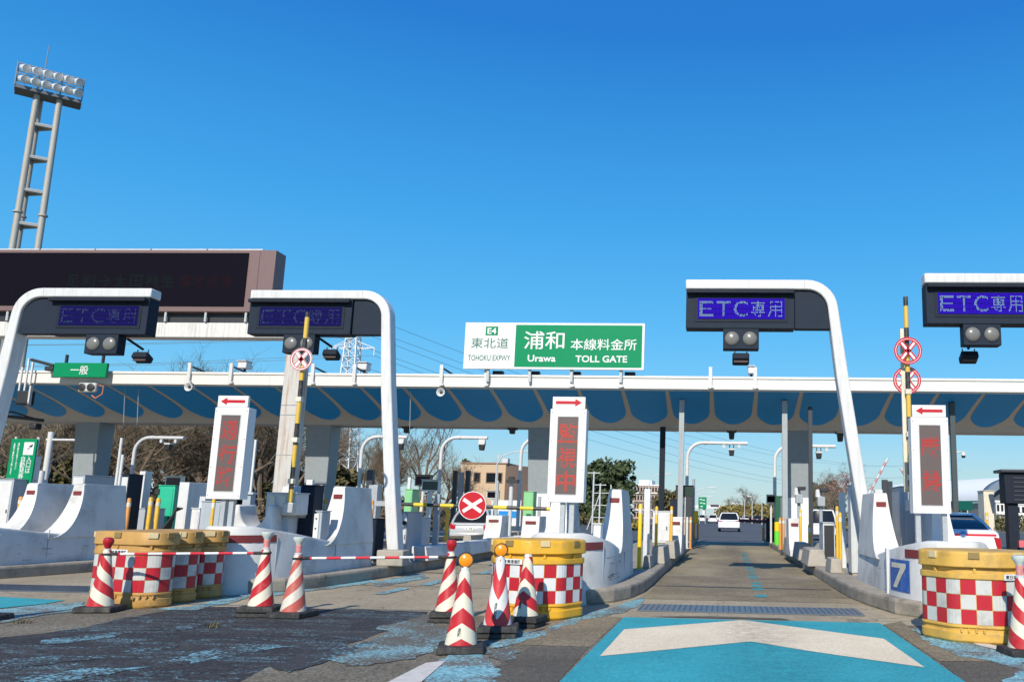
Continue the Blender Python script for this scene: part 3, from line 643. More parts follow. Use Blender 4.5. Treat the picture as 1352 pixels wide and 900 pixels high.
for k in range(-25, 10):
    xc = RB0 + (k + 0.5) * RBS; hw = RBS / 2 - 0.07
    if xc - hw < cx0 or xc + hw > cx1: continue
    out = []
    ys = [CF + 0.18 + (34.5 - CF - 0.18) * i / 6 for i in range(7)]
    L_ = [(xc - hw * (1.0 - 0.008 * i), y) for i, y in enumerate(ys)]
    arc = []
    for i in range(1, 16):
        a = math.pi * i / 16; arc.append((xc - hw * 0.95 * math.cos(a), 34.5 + 0.80 * math.sin(a)))
    Rr = [(2 * xc - x, y) for x, y in reversed(L_)]
    o2 = [(x, y, sof(y) - 0.012) for x, y in L_ + arc + Rr]
    mb = MB(); h = len(o2)
    rows = [(o2[i], o2[h - 1 - i]) for i in range(h // 2)]
    for (a, b), (c, d) in zip(rows, rows[1:]): mb.quad(a, c, d, b)
    if h % 2: mb.quad(rows[-1][0], o2[h // 2], rows[-1][1])
    mb.build('soffit_panel', BLUEP, can, smooth=False)
for i, x in enumerate((3.05, -7.75, -17.4, -27.7, -38.0)):
    MB().taper((x, 36.2, KZ), (0.86, 0.8, 0), (x, 36.0, 4.95), (1.12, 0.95, 0)).build('column', COLM, can, bevel=0.03)
for i, x in enumerate((3.05, -7.75)):
    MB().span((x - 0.62, 35.62, KZ), (x + 0.5, 36.75, 2.15)).build('pedestal', WALLW, can, bevel=0.02)
for k in range(18):
    xj = cx0 + 1.1 + k * 3.444; MB().span((xj - 0.006, CF - 0.003, 6.102), (xj + 0.006, CF - 0.0005, 6.498)).build('joint', LGREY, can)
# brackets standing on the fascia
for i, px in enumerate((250, 305, 413, 468, 583, 642, 755, 820, 938, 997, -40, 1400)):
    p = A(px, 505, CF); z1 = 6.95 if px not in (642, 820, 755) else 6.82
    mb = MB().box((p.x, CF - 0.09, (6.12 + z1) / 2), (0.13, 0.06, z1 - 6.12)).span((p.x + 0.03, CF - 0.15, 6.14), (p.x + 0.12, CF - 0.05, 6.2)).span((p.x - 0.1, CF - 0.05, 6.16), (p.x + 0.1, CF - 0.002, 6.24))
    o = mb.build('mounting_channel', WHITE, can, bevel=0.004)
    if px in (250, 305, 413, 468, 583): MB().tube([(p.x + 0.07, CF + 0.0, z1 - 0.15), (p.x + 0.3, CF + 1.1, 6.62)], 0.04, 6).build('stay', DPOLE, o)

def horn(px, py):
    p = A(px, py, CF - 0.3)
    t = thing('horn_speaker', None, 'loudspeaker', (p.x, p.y, p.z))
    MB().lathe([(0.0, 0.02), (0.04, 0.0), (0.10, -0.07), (0.15, -0.115), (0.165, -0.12), (0.15, -0.05), (0.07, 0.12), (0.05, 0.25), (0.0, 0.25)], p, 20, 'y').build('horn', LGREY, t)
    MB().lathe([(0.0, -0.075), (0.05, -0.07), (0.06, -0.04), (0.0, -0.02)], p, 14, 'y').build('driver', DARK, t)
    MB().span((p.x - 0.03, p.y + 0.1, p.z), (p.x + 0.03, p.y + 0.16, 6.11)).build('bracket', DARK, t)
    return t
tag(horn(251, 511), 'white horn speaker under the canopy edge above the red arrow pillar on the left', 'loudspeaker', 'horn speakers under the canopy')
tag(horn(583, 518), 'white horn speaker under the canopy edge left of the green toll gate sign', 'loudspeaker', 'horn speakers under the canopy')

def roofcam(px, py, w=0.36):
    p = A(px, py, CF + 0.5); t = thing('roof_camera', None, 'camera', (p.x, CF + 0.5, 6.5))
    MB().span((p.x - w / 2, CF + 0.35, p.z - 0.14), (p.x + w / 2, CF + 0.8, p.z + 0.14)).build('housing', WHITE, t, bevel=0.03)
    MB().span((p.x - w / 2 - 0.02, CF + 0.29, p.z + 0.142), (p.x + w / 2 + 0.02, CF + 0.84, p.z + 0.17)).build('sunshield', WHITE, t)
    MB().tube([(p.x, CF + 0.6, 6.48), (p.x, CF + 0.6, p.z - 0.13)], 0.05, 8).build('stem', DARK, t)
    return t
tag(roofcam(322, 482), 'small white camera box on the canopy roof left of the rusty post', 'camera', 'camera boxes on the canopy roof')
tag(roofcam(480, 484), 'small white camera box on the canopy roof below the lattice pylon', 'camera', 'camera boxes on the canopy roof')
tag(roofcam(992, 489, 0.25), 'small white camera box on the canopy roof below the open lane gantry', 'camera', 'camera boxes on the canopy roof')

def hungcam(px, py, lab):
    p = A(px, py, 35.9); t = thing('lane_camera', lab, 'camera', (p.x, 35.9, p.z), 'lane cameras hung under the canopy beam')
    MB().taper((p.x, 35.85, p.z - 0.22), (0.2, 0.24, 0), (p.x, 35.85, p.z + 0.12), (0.27, 0.3, 0)).build('body', DARK, t, bevel=0.03)
    MB().span((p.x - 0.16, 35.7, p.z + 0.13), (p.x + 0.16, 36.0, p.z + 0.2)).build('hood', WHITE, t, bevel=0.01)
    MB().span((p.x - 0.2, 35.75, 4.84), (p.x + 0.2, 36.0, 4.925)).build('mount', DARK, t)
    MB().tube([(p.x - 0.08, 35.88, p.z + 0.19), (p.x - 0.08, 35.88, 4.86)], 0.018, 6).build('hanger', DARK, t)
    MB().tube([(p.x + 0.08, 35.88, p.z + 0.19), (p.x + 0.08, 35.88, 4.86)], 0.018, 6).build('hanger', DARK, t)
hungcam(538, 565, 'dark lane camera hung under the canopy beam beside the curved white gantry leg')
hungcam(677, 566, 'dark lane camera hung under the canopy beam left of the lit right arrow pillar')
hungcam(966, 573, 'dark lane camera hung under the canopy beam over the open lane')
hungcam(1109, 576, 'dark lane camera hung under the canopy beam left of the slanting white gantry leg')
# hanging rods, left end fittings
rods = MB()
for px in (166, 184, 506, 543): rods.tube([(A(px, 505, 32.6).x, 32.6, 6.0), (A(px, 540, 32.6).x, 32.6, 4.4)], 0.012, 5)
rods.build('hanging_wire', GALV, can)
p = A(34, 505, CF - 0.2)
t = thing('antenna_bracket', 'white brackets and dark fittings on the canopy edge left of the small green sign', 'bracket', (p.x, p.y, p.z))
for dx, z0, z1 in ((-0.22, 5.75, 6.7), (0.0, 5.55, 7.05), (0.18, 6.0, 6.9)): MB().box((p.x + dx, p.y, (z0 + z1) / 2), (0.06, 0.06, z1 - z0)).build('bar', WHITE, t)
MB().tube([(p.x + 0.1, p.y, 7.0), (p.x + 1.15, p.y - 0.1, 6.75)], 0.06, 8).build('arm', DARK, t)
MB().span((p.x + 0.8, p.y - 0.15, 6.55), (p.x + 1.15, p.y + 0.1, 6.72)).build('antenna', DARK, t, bevel=0.02)
MB().span((p.x - 0.2, p.y - 0.1, 5.2), (p.x + 0.25, p.y + 0.25, 5.75)).build('junction_box', DARK, t, bevel=0.02)
MB().span((p.x + 0.28, p.y - 0.12, 5.2), (p.x + 0.34, p.y, 5.95)).build('tube', WHITE, t)

# green lane sign on the left
a = A(72, 478.5, CF - 0.35); b = A(139, 498, CF - 0.35)
t = thing('lane_sign', 'small green canopy sign with two white characters for general traffic', 'sign', ((a.x + b.x) / 2, CF - 0.35, b.z))
MB().span((a.x, CF - 0.35, b.z), (b.x, CF - 0.22, a.z)).build('panel', SGREEN, t, bevel=0.01)
letter(MB(), '一般', ((a.x + b.x) / 2 - 0.02, CF - 0.35, (a.z + b.z) / 2), 0.72, 0.36, bold=0.006).build('lettering', SWHITE, t, norm=False)
for dx in (-0.75, 0.75): MB().box(((a.x + b.x) / 2 + dx, CF - 0.16, a.z - 0.1), (0.07, 0.1, 0.9)).build('bracket', DARK, t)
p = A(114, 511, CF - 0.3)
t = thing('twin_signal', 'pair of round grey signal lamps hung under the small green sign', 'signal lamp', (p.x, CF - 0.3, p.z))
MB().span((p.x - 0.36, CF - 0.3, p.z - 0.19), (p.x + 0.36, CF - 0.1, p.z + 0.19)).build('case', LGREY, t, bevel=0.08, seg=4)
for s in (-0.18, 0.18): MB().lathe([(0.14, -0.035), (0.15, -0.03), (0.15, 0.02), (0.0, 0.02)], (p.x + s, CF - 0.3, p.z), 20, 'y').build('lens', DARK, t)
MB().span((p.x - 0.05, CF - 0.2, p.z + 0.19), (p.x + 0.05, CF - 0.12, 6.12)).build('hanger', DARK, t)
MB().tube([(p.x + 0.42, CF - 0.2, p.z + 0.1), (p.x + 0.62, CF - 0.2, p.z + 0.05), (p.x + 0.6, CF - 0.2, p.z - 0.25), (p.x + 0.35, CF - 0.2, p.z - 0.42), (p.x + 0.15, CF - 0.15, p.z - 0.3)], 0.022, 6).build('loose_cable', P('orange_cable', (0.6, 0.2, 0.1), 0.5), t)

# big toll gate name sign
a = A(615, 425.5, CF - 0.3); b = A(850, 488.5, CF - 0.3); YS = CF - 0.3
t = thing('name_sign', 'large green and white toll gate name sign standing on the canopy edge', 'sign', ((a.x + b.x) / 2, YS, b.z))
MB().span((a.x, YS, b.z), (b.x, YS + 0.1, a.z)).build('panel', SWHITE, t, bevel=0.012)
sw, sh = b.x - a.x, a.z - b.z; xs = a.x + sw * 0.284
MB().span((xs, YS - 0.004, b.z + 0.085), (b.x - 0.09, YS - 0.0005, a.z - 0.085)).build('green_field', SGREEN, t)
def fr(u, w_): return (a.x + sw * u, YS, b.z + sh * w_)
mb = MB()
letter(mb, '浦和', fr(0.445, 0.625), sw * 0.225, sh * 0.385, bold=0.006, th=0.008)
letter(mb, 'Urawa', fr(0.435, 0.235), sw * 0.155, sh * 0.145, bold=0.02, th=0.008)
letter(mb, '本線料金所', fr(0.775, 0.54), sw * 0.365, sh * 0.24, bold=0.006, th=0.008)
letter(mb, 'TOLL GATE', fr(0.765, 0.23), sw * 0.285, sh * 0.145, bold=0.02, th=0.008)
mb.build('lettering', SWHITE, t, norm=False)
mb = MB()
letter(mb, '東北道', fr(0.142, 0.555), sw * 0.21, sh * 0.225, bold=0.004, th=0.005)
letter(mb, 'TOHOKU EXPWY', fr(0.142, 0.235), sw * 0.235, sh * 0.125, bold=0.01, th=0.005)
mb.build('lettering', P('sign_dark_green', (0.004, 0.13, 0.075), 0.4), t, norm=False)
bd = MB().span((a.x + sw * 0.115, YS - 0.005, b.z + sh * 0.72), (a.x + sw * 0.185, YS - 0.0005, b.z + sh * 0.915)).build('route_badge', SGREEN, t, bevel=0.002)
letter(MB(), 'E4', fr(0.150, 0.818), sw * 0.05, sh * 0.13, bold=0.02, th=0.009).build('lettering', SWHITE, bd, norm=False)
for px in (645, 700, 755, 820):
    q = A(px, 490, YS + 0.2); MB().span((q.x - 0.05, YS + 0.103, 6.3), (q.x + 0.05, YS + 0.2, a.z - 0.3)).build('support', GALV, t)
for px in (658, 706, 760, 832):
    q = A(px, 490, CF + 0.3); MB().span((q.x - 0.2, CF + 0.2, 6.62), (q.x + 0.2, CF + 0.45, 6.78)).build('floodlight', DARK, t)

# ------------------------------------------------------------------ lane gantries with lit text
def gantry(px_leg, px_end, Y, zt, sg, foot_dx, bright, lab, leg_bottom=KZ):
    """sg = +1: leg at the right of its panel. Bent white box-section arm with a dark panel hung below it."""
    xl = A(px_leg, 400, Y).x; xe = A(px_end, 400, Y).x
    t = thing('lane_gantry', lab, 'gantry', (xl + sg * foot_dx, Y, leg_bottom), 'white lane gantries with lit text panels')
    r = 0.52; th = 0.20; dp = 0.34
    cl = [(xl + sg * foot_dx, leg_bottom), (xl + sg * foot_dx * 0.62, leg_bottom + 1.9), (xl + sg * foot_dx * 0.26, leg_bottom + 3.9)]
    a0 = math.atan2(foot_dx * 0.36, 2.0)
    ctr = (xl - sg * (r - 0.04), zt - th / 2 - r)
    for i in range(9):
        a = math.radians(8) + (math.pi / 2 - math.radians(8)) * i / 8; cl.append((ctr[0] + sg * r * math.cos(a), ctr[1] + r * math.sin(a)))
    cl += [(xe, zt - th / 2)]
    vs = []; n = len(cl)
    for i, (x, z) in enumerate(cl):
        p = Vector(cl[max(i - 1, 0)]); q = Vector(cl[min(i + 1, n - 1)]); tg = (q - p).normalized(); nn = Vector((-tg.y, tg.x))
        w = th * (1.18 if i < 3 else 1.0) * (1.12 if i == 0 else 1)
        for sx, sy in ((1, -1), (-1, -1), (-1, 1), (1, 1)):
            vs.append((x + nn.x * sx * w / 2, Y + sy * dp / 2, z + nn.y * sx * w / 2))
    fs = [(i * 4 + j, i * 4 + (j + 1) % 4, (i + 1) * 4 + (j + 1) % 4, (i + 1) * 4 + j) for i in range(n - 1) for j in range(4)] + [(3, 2, 1, 0), tuple((n - 1) * 4 + j for j in range(4))]
    MB().add(vs, fs).build('arm', WHITE, t, bevel=0.022)
    bp_ = MB().box((xl + sg * foot_dx, Y, leg_bottom + 0.03), (0.5, 0.55, 0.06)).build('base_plate', GREYM, t, bevel=0.01)
    bl_ = MB()
    for bx in (-0.2, 0.2):
        for by in (-0.22, 0.22): bl_.lathe([(0.025, 0), (0.025, 0.035), (0.012, 0.05)], (xl + sg * foot_dx + bx, Y + by, leg_bottom + 0.06), 6)
    bl_.build('bolts', GALV, bp_)
    xj = xl - sg * (r - 0.04) - sg * 0.05
    MB().span((xj - 0.004, Y - dp / 2 - 0.003, zt - th - 0.001), (xj + 0.004, Y + dp / 2 + 0.003, zt + 0.002)).build('seam', GREYM, t)
    q_ = [Vector((x, Y + dp / 2 + 0.02, z)) for x, z in cl[:4]]
    MB().tube(q_, 0.022, 6).build('conduit', LGREY, t)
    zp1, zp0 = zt - th - 0.012, zt - th - 0.80
    # corner infill plate following the bend
    pl = [(xl - sg * 0.72, zp0), (xl - sg * 0.72, zp1)]
    rr = r - th / 2 - 0.012
    for i in range(9):
        a = math.pi / 2 * (1 - i / 8) * 0.96 + 0.06; pl.append((ctr[0] + sg * rr * math.cos(a), ctr[1] + rr * math.sin(a)))
    pl.append((xl + sg * (foot_dx * 0.26 * 0.55 - 0.12), zp0))
    f = MB().prism(pl, Y - 0.10, Y + 0.12, 'y').build('corner_panel', NAVY2, t)
    x0, x1 = sorted((xe + sg * 0.015, xl - sg * 0.735))
    b = MB().span((x0, Y - 0.17, zp0 - 0.02), (x1, Y + 0.17, zp1)).build('display_case', NAVY2, t, bevel=0.012)
    w = x1 - x0; cxp = (x0 + x1) / 2 + 0.02
    MB().span((x0 + 0.02, Y - 0.30, zp1 - 0.10), (x1 - 0.02, Y - 0.172, zp1 - 0.03)).build('visor', NAVY, b, bevel=0.006)
    lw, lh = w * 0.80, 0.43; zc = (zp0 + zp1) / 2 - 0.01
    MB().span((cxp - lw / 2 - 0.06, Y - 0.182, zc - lh / 2 - 0.06), (cxp + lw / 2 + 0.06, Y - 0.171, zc + lh / 2 + 0.06)).build('window_frame', NAVY, b, bevel=0.004)
    scr = MB(); rows, cols = 16, 64
    scr.mat(P('led_gap', (0.003, 0.003, 0.010), 0.8, spec=0.02)).span((cxp - lw / 2, Y - 0.186, zc - lh / 2), (cxp + lw / 2, Y - 0.1825, zc + lh / 2))
    scr.mat(LED_BLUE if bright else LED_BLUED)
    sx = lw / cols
    for q in range(cols):
        for hh in range(4):
            zb_ = zc - lh / 2 + lh * hh / 4
            scr.quad((cxp - lw / 2 + q * sx + sx * 0.12, Y - 0.1875, zb_ + 0.004), (cxp - lw / 2 + (q + 1) * sx - sx * 0.1, Y - 0.1875, zb_ + 0.004), (cxp - lw / 2 + (q + 1) * sx - sx * 0.1, Y - 0.1875, zb_ + lh / 4 - 0.004), (cxp - lw / 2 + q * sx + sx * 0.12, Y - 0.1875, zb_ + lh / 4 - 0.004))
    s_ = scr.build('display', None, b, norm=False, smooth=False)
    tx = MB()
    for i, ch in enumerate('ETC専用'):
        led(tx, ch, (cxp - lw / 2 + lw * (0.10 + 0.1975 * i), Y - 0.1875, zc - 0.005), lw * 0.16, lh * 0.74, 13, 14, 0.55, 0.86, keep=0.88 if bright else 0.55, seed=i + int(Y * 10), bold=0.0)
    tx.build('lettering', LED_CH if bright else LED_CHD, s_, norm=False, smooth=False)
    # twin signal lamps below
    xs_ = cxp - sg * 0.02 + (0.02 if sg > 0 else 0.1)
    lb = MB().span((xs_ - 0.36, Y - 0.16, zp0 - 0.44), (xs_ + 0.36, Y + 0.1, zp0 - 0.022)).build('signal_box', NAVY2, t, bevel=0.012)
    for s in (-0.18, 0.18):
        MB().lathe([(0.0, -0.055), (0.06, -0.05), (0.11, -0.034), (0.142, -0.008), (0.145, 0.0), (0.0, 0.0)], (xs_ + s, Y - 0.161, zp0 - 0.225), 24, 'y').build('lamp', LENS, lb)
        MB().lathe([(0.15, -0.004), (0.165, -0.004), (0.165, 0.001), (0.15, 0.001), (0.15, -0.004)], (xs_ + s, Y - 0.161, zp0 - 0.225), 24, 'y').build('lamp_rim', NAVY, lb)
    return t, xs_, zp0 - 0.44
def flood(x, Y, z, lab, arm):
    t = thing('floodlight', lab, 'floodlight', (x, Y, z), 'floodlights hung from the gantries')
    M = Matrix.Rotation(R_(-28), 3, 'X')
    MB().box((x, Y, z - 0.12), (0.34, 0.26, 0.15), M=M).build('housing', NAVY, t, bevel=0.03)
    MB().box((x, Y - 0.075, z - 0.155), (0.28, 0.02, 0.11), M=M).build('lens', P('flood_glass', (0.10, 0.075, 0.07), 0.2), t)
    for s in (-0.12, 0.12): MB().tube([(x + s, Y, z - 0.05), (x + s, Y, z + 0.06)], 0.014, 6).build('yoke', GALV, t)
    MB().tube([(x, Y, z + 0.06), arm], 0.03, 6).build('arm', DARK, t)
g1, lx, lz = gantry(33, 205, 17.3, 5.98, -1, 0.62, False, 'white gantry with its leg on the left in front of the brown message board')
flood(lx + 0.62, 17.6, lz + 0.12, 'dark floodlight on an arm beside the lamps of the leftmost gantry', (lx + 0.30, 17.5, lz + 0.40))
g2, lx, lz = gantry(512, 335, 18.3, 6.22, 1, 0.62, False, 'white gantry partly hiding the rusty post and lattice pylon')
flood(lx + 0.56, 18.6, lz + 0.16, 'dark floodlight beside the lamps of the gantry at the lattice pylon', (lx + 0.30, 18.5, lz + 0.40))
g3, lx, lz = gantry(1096, 905.5, 16.9, 6.10, 1, 0.80, True, 'white gantry spanning the open lane right of the green name sign')
flood(lx, 16.9, lz - 0.06, 'dark floodlight directly under the lamps of the gantry over the open lane', (lx, 16.9, lz - 0.002))
g4, lx, lz = gantry(1412, 1219, 16.5, 6.13, 1, 0.70, True, 'white gantry cut off by the right edge beside the yellow barrier arm')
flood(lx - 0.12, 16.9, lz - 0.02, 'dark floodlight under the lamps of the rightmost gantry', (lx - 0.12, 16.75, lz + 0.15))

# ------------------------------------------------------------------ LED pillars on the noses
def pillar(px, Y, w, ztop, zbot, arrow, chars, m, lab, posts, sx=0.0):
    x = A(px, 600, Y).x
    t = thing('lane_pillar', lab, 'LED sign', (x, Y, 1.0), 'white LED pillars with red arrows')
    zc0 = ztop - 0.20
    cs = MB().span((x - w / 2, Y, zbot), (x + w / 2, Y + 0.24, zc0)).build('case', CASE, t, bevel=0.008)
    ar = MB().span((x - w / 2 + 0.03, Y + 0.002, zc0 + 0.003), (x + w / 2 - 0.03, Y + 0.06, ztop)).build('arrow_plate', CASE, t, bevel=0.004)
    s = arrow; h = w * 0.36; z = zc0 + 0.105
    pl = [(x + s * h, z), (x + s * (h - 0.11), z + 0.062), (x + s * (h - 0.11), z + 0.024), (x - s * h, z + 0.024), (x - s * h, z - 0.024), (x + s * (h - 0.11), z - 0.024), (x + s * (h - 0.11), z - 0.062)]
    MB().add([(p[0], Y - 0.003, p[1]) for p in pl], [tuple(range(7))]).build('arrow', REDS, ar, norm=False, smooth=False)
    sw_ = w * 0.56; s0, s1 = zbot + 0.13, zc0 - 0.13
    MB().span((x - sw_ / 2 - 0.012, Y - 0.006, s0 - 0.012), (x + sw_ / 2 + 0.012, Y - 0.0005, s1 + 0.012)).build('bezel', LGREY, cs)
    sc = MB().span((x - sw_ / 2, Y - 0.009, s0), (x + sw_ / 2, Y - 0.0065, s1)).build('screen', LEDBACK, cs)
    tx = MB(); H = s1 - s0
    for ch, u in chars:
        led(tx, ch, (x, Y - 0.009, s1 - H * u), sw_ * 0.92, sw_ * 0.98, 15, 14, 1.02, 0.5, keep=0.93, seed=int(u * 100), th=0.003)
    tx.build('lettering', m, sc, norm=False, smooth=False)
    bh = MB()
    for sx_ in (-1, 1):
        for k in range(4): bh.lathe([(0.009, -0.006), (0.011, 0)], (x + sx_ * (w / 2 - 0.03), Y - 0.0005, zbot + 0.06 + k * (zc0 - zbot - 0.12) / 3), 8, 'y')
    bh.build('bolts', GREYM, cs)
    for dx in posts: MB().span((x + dx - 0.04, Y + 0.06, 0.7), (x + dx + 0.04, Y + 0.14, zbot)).build('post', GALV, t, bevel=0.004)
    return x
pillar(300, 13.85, 0.585, 3.22, 1.49, -1, [('通', .20), ('行', .52), ('路', .80)], LED_REDD, 'white LED pillar with left arrow and three dim red characters above the tan barrels', (-0.02, 0.12))
pillar(748.5, 13.75, 0.60, 3.245, 1.525, 1, [('監', .21), ('視', .53), ('中', .83)], LED_RED, 'white LED pillar with right arrow and three red characters above the middle yellow barrel', (-0.05, 0.1))
pillar(1228.5, 13.9, 0.60, 3.19, 1.445, -1, [('厳', .27), ('禁', .70)], LED_REDD, 'white LED pillar with left arrow and two red characters behind the right yellow barrel', (-0.21, 0.21))

# ------------------------------------------------------------------ message board on its rusty post
YB = 25.2
xr = A(361, 370, YB).x; xc_ = A(383, 500, YB).x; zt_, zb_ = A(373, 330, YB).z, A(371, 412, YB).z; xl = xr - 15.0
t = thing('message_board', 'huge dark brown framed message board on a stained beam and rusty post', 'message board', (xc_, YB, KZ))
fr_ = MB().span((xl, YB, zb_), (xr, YB + 0.62, zt_)).build('frame', BROWNF, t, bevel=0.02)
sx1 = A(329, 333, YB - 0.02).x
MB().span((xl + 0.4, YB - 0.03, zb_ + 0.18), (sx1, YB - 0.002, zt_ - 0.11)).build('screen', SCREEN, fr_)
mb = MB(); zc = zb_ + 0.98; px0 = A(90, 366, YB).x
for i, ch in enumerate('足利→太田桐生'): led(mb.mat(LED_GREEND), ch, (px0 + i * 0.52 + 0.2, YB - 0.03, zc), 0.42, 0.42, 14, 14, 0.7, 0.7, th=0.003)
for i, ch in enumerate('事故渋滞'): led(mb.mat(LED_REDF), ch, (A(247, 366, YB).x + i * 0.44, YB - 0.03, zc), 0.36, 0.40, 14, 14, 0.7, 0.7, th=0.003)
mb.build('lettering', None, fr_, norm=False, smooth=False)
MB().span((sx1 + 0.35, YB - 0.004, zb_ + 0.02), (sx1 + 0.362, YB - 0.0005, zt_ - 0.02)).build('seam', DARK, fr_)
for k in range(8): MB().span((xr - 0.4 - (k + 1) * 1.85, YB + 0.02, zt_ + 0.002), (xr - 0.45 - k * 1.85, YB + 0.3, zt_ + 0.035)).build('flashing', WHITE, fr_)
zbt, zbb = A(200, 424.5, YB).z, A(200, 444, YB).z
MB().span((xl, YB + 0.1, zbb), (xc_ + 0.29, YB + 0.6, zbt)).build('beam', STAINB, t, bevel=0.02)
MB().span((xl, YB + 0.2, zbt + 0.004), (xr - 0.2, YB + 0.5, zb_ - 0.004)).build('base_rail', DARK, t)
for k in range(9): MB().tube([(xr - 0.8 - k * 1.3, YB + 0.05, zb_ - 0.01), (xr - 0.8 - k * 1.3, YB + 0.05, zbt + 0.02)], 0.035, 6).build('bracket', LGREY, t)
MB().taper((xc_, YB + 0.35, KZ), (0.56, 0.5, 0), (xc_, YB + 0.35, zbb - 0.005), (0.53, 0.48, 0)).build('post', RUSTC, t, bevel=0.02)
for z in (A(380, 534, YB).z, A(380, 547, YB).z, A(380, 600, YB).z): MB().span((xc_ - 0.27, YB + 0.093, z), (xc_ + 0.27, YB + 0.607, z + 0.012)).build('joint', GREYM, t)

# ------------------------------------------------------------------ floodlight tower on the left
TY = 78.0
t0 = A(22, 470, TY); zh = A(58, 128, TY).z
t = thing('floodlight_tower', 'tall weathered three legged floodlight tower rising above the brown message board', 'lighting mast', (t0.x, TY, 0))
TX = A(30, 330, TY).x + 0.0
def leg(dx, dy): return [(TX + dx * 1.18, TY + dy * 1.18, 0), (TX + dx, TY + dy, zh)]
LG = [(-1.15, 0.6), (-0.35, -0.75), (1.15, 0.35)]
tb = P('tower_steel', (0.40, 0.385, 0.34), 0.55, var=0.15, dirt=(0.35, 0.22, 0.12), dirt_amt=0.35, dscale=0.6, streak=True)
for dx, dy in LG:
    lg = MB().tube(leg(dx, dy), [0.33, 0.27], 12).build('leg', tb, t)
    for z in (19.5, 30): MB().lathe([(0.42, -0.08), (0.42, 0.08)], (TX + dx * 1.08, TY + dy * 1.08, z), 14).build('flange', tb, lg)
for k in range(12):
    z = zh - 3.3 - k * 3.5
    if z < 3: break
    s = 1.18 - 0.18 * z / zh; mb = MB()
    for (a, b) in ((0, 1), (1, 2), (2, 0)):
        (ax, ay), (bx, by) = LG[a], LG[b]
        mb.prism([(ax, z - 0.0), (bx, z - 0.0), (bx, z + 0.34), (ax, z + 0.34)], -0.06, 0.06, 'y') if False else mb.tube([(TX + ax * s, TY + ay * s, z), (TX + bx * s, TY + by * s, z)], 0.21, 6)
    mb.add([(TX + dx * s * 0.9, TY + dy * s * 0.9, z + 0.05) for dx, dy in LG], [(0, 1, 2)])
    mb.build('brace', P('tower_brace', (0.36, 0.38, 0.38), 0.55), t)
ux, uy = 0.76, 0.65                                  # platform runs away to the right
def pf(u, v, z): return (TX + 0.2 + u * ux - v * uy, TY + u * uy + v * ux, z)
deck = MB(); W2, D2 = 2.75, 1.0
def obox(mb, u0, u1, v0, v1, z0, z1):
    return mb.add([pf(u, v, z) for z in (z0, z1) for u, v in ((u0, v0), (u1, v0), (u1, v1), (u0, v1))], [(3, 2, 1, 0), (4, 5, 6, 7), (0, 1, 5, 4), (1, 2, 6, 5), (2, 3, 7, 6), (3, 0, 4, 7)])
obox(deck, -W2, W2, -D2, D2, zh - 0.2, zh + 0.15).build('platform', P('tower_dark', (0.12, 0.14, 0.17), 0.6), t)
rl = MB()
for z in (zh + 1.3, zh + 2.4):
    for (p, q) in (((-W2, -D2), (W2, -D2)), ((W2, -D2), (W2, D2)), ((W2, D2), (-W2, D2)), ((-W2, D2), (-W2, -D2))): rl.tube([pf(*p, z), pf(*q, z)], 0.06, 6)
for u in (-W2, -W2 / 3, W2 / 3, W2):
    for v in (-D2, D2): rl.tube([pf(u, v, zh), pf(u, v, zh + 2.5)], 0.06, 6)
rl.build('guard_rail', P('tower_rail', (0.22, 0.25, 0.28), 0.6), t)
for row in range(2):
    for k in range(6):
        u = -2.2 + k * 0.88; z = zh + 0.75 + row * 1.2
        c = Vector(pf(u, -D2 - 0.15, z)); ax = Vector((0.93, -0.20, -0.36)).normalized()
        o = MB().lathe([(0.06, -0.42), (0.24, -0.36), (0.34, 0.0), (0.44, 0.38), (0.44, 0.42), (0.0, 0.40)], (0, 0, 0), 16).build('lamp', P('tower_lamp', (0.72, 0.73, 0.72), 0.35, metal=0.2), t, local=True)
        o.rotation_euler = ax.to_track_quat('Z', 'Y').to_euler(); o.location = c - Vector(t.location)
MB().tube([pf(-0.6, 0.6, zh), pf(-0.6, 0.6, zh + 5.8)], [0.09, 0.03], 6).build('lightning_rod', P('tower_rail', (0.2, 0.2, 0.2)), t)

# ------------------------------------------------------------------ lattice pylon and power lines
PY = 190.0; pb = A(452, 640, PY); ptop = A(460, 436, PY).z; PX = A(457, 560, PY).x
t = thing('lattice_pylon', 'white steel lattice power pylon behind the canopy left of centre', 'pylon', (PX, PY, 0))
def pyw(z): return 3.9 * (1 - z / ptop) + 1.55 * (z / ptop) if z < ptop * 0.98 else 1.2
mb = MB(); levels = [0]; z = 0
while z < ptop - 1.5: z += max(1.7, pyw(z) * 1.15); levels.append(min(z, ptop))
for z0, z1 in zip(levels, levels[1:]):
    w0, w1 = pyw(z0) / 1.0, pyw(z1) / 1.0
    c0 = [(-w0 / 2 * 1.5, -w0 / 2 * 1.5), (w0 / 2 * 1.5, -w0 / 2 * 1.5), (w0 / 2 * 1.5, w0 / 2 * 1.5), (-w0 / 2 * 1.5, w0 / 2 * 1.5)]
    c1 = [(x * w1 / w0, y * w1 / w0) for x, y in c0]
    for i in range(4):
        j = (i + 1) % 4
        mb.tube([(PX + c0[i][0], PY + c0[i][1], z0), (PX + c1[i][0], PY + c1[i][1], z1)], 0.17, 4, False)
        mb.tube([(PX + c0[i][0], PY + c0[i][1], z0), (PX + c1[j][0], PY + c1[j][1], z1)], 0.085, 4, False)
        mb.tube([(PX + c0[j][0], PY + c0[j][1], z0), (PX + c1[i][0], PY + c1[i][1], z1)], 0.085, 4, False)
        mb.tube([(PX + c1[i][0], PY + c1[i][1], z1), (PX + c1[j][0], PY + c1[j][1], z1)], 0.085, 4, False)
mb.build('mast', PYL, t, smooth=False)
arms = [(A(455, 460, PY).z, 5.2), (A(455, 436, PY).z + 0.2, 4.4), (A(455, 410, PY).z, 3.8)]
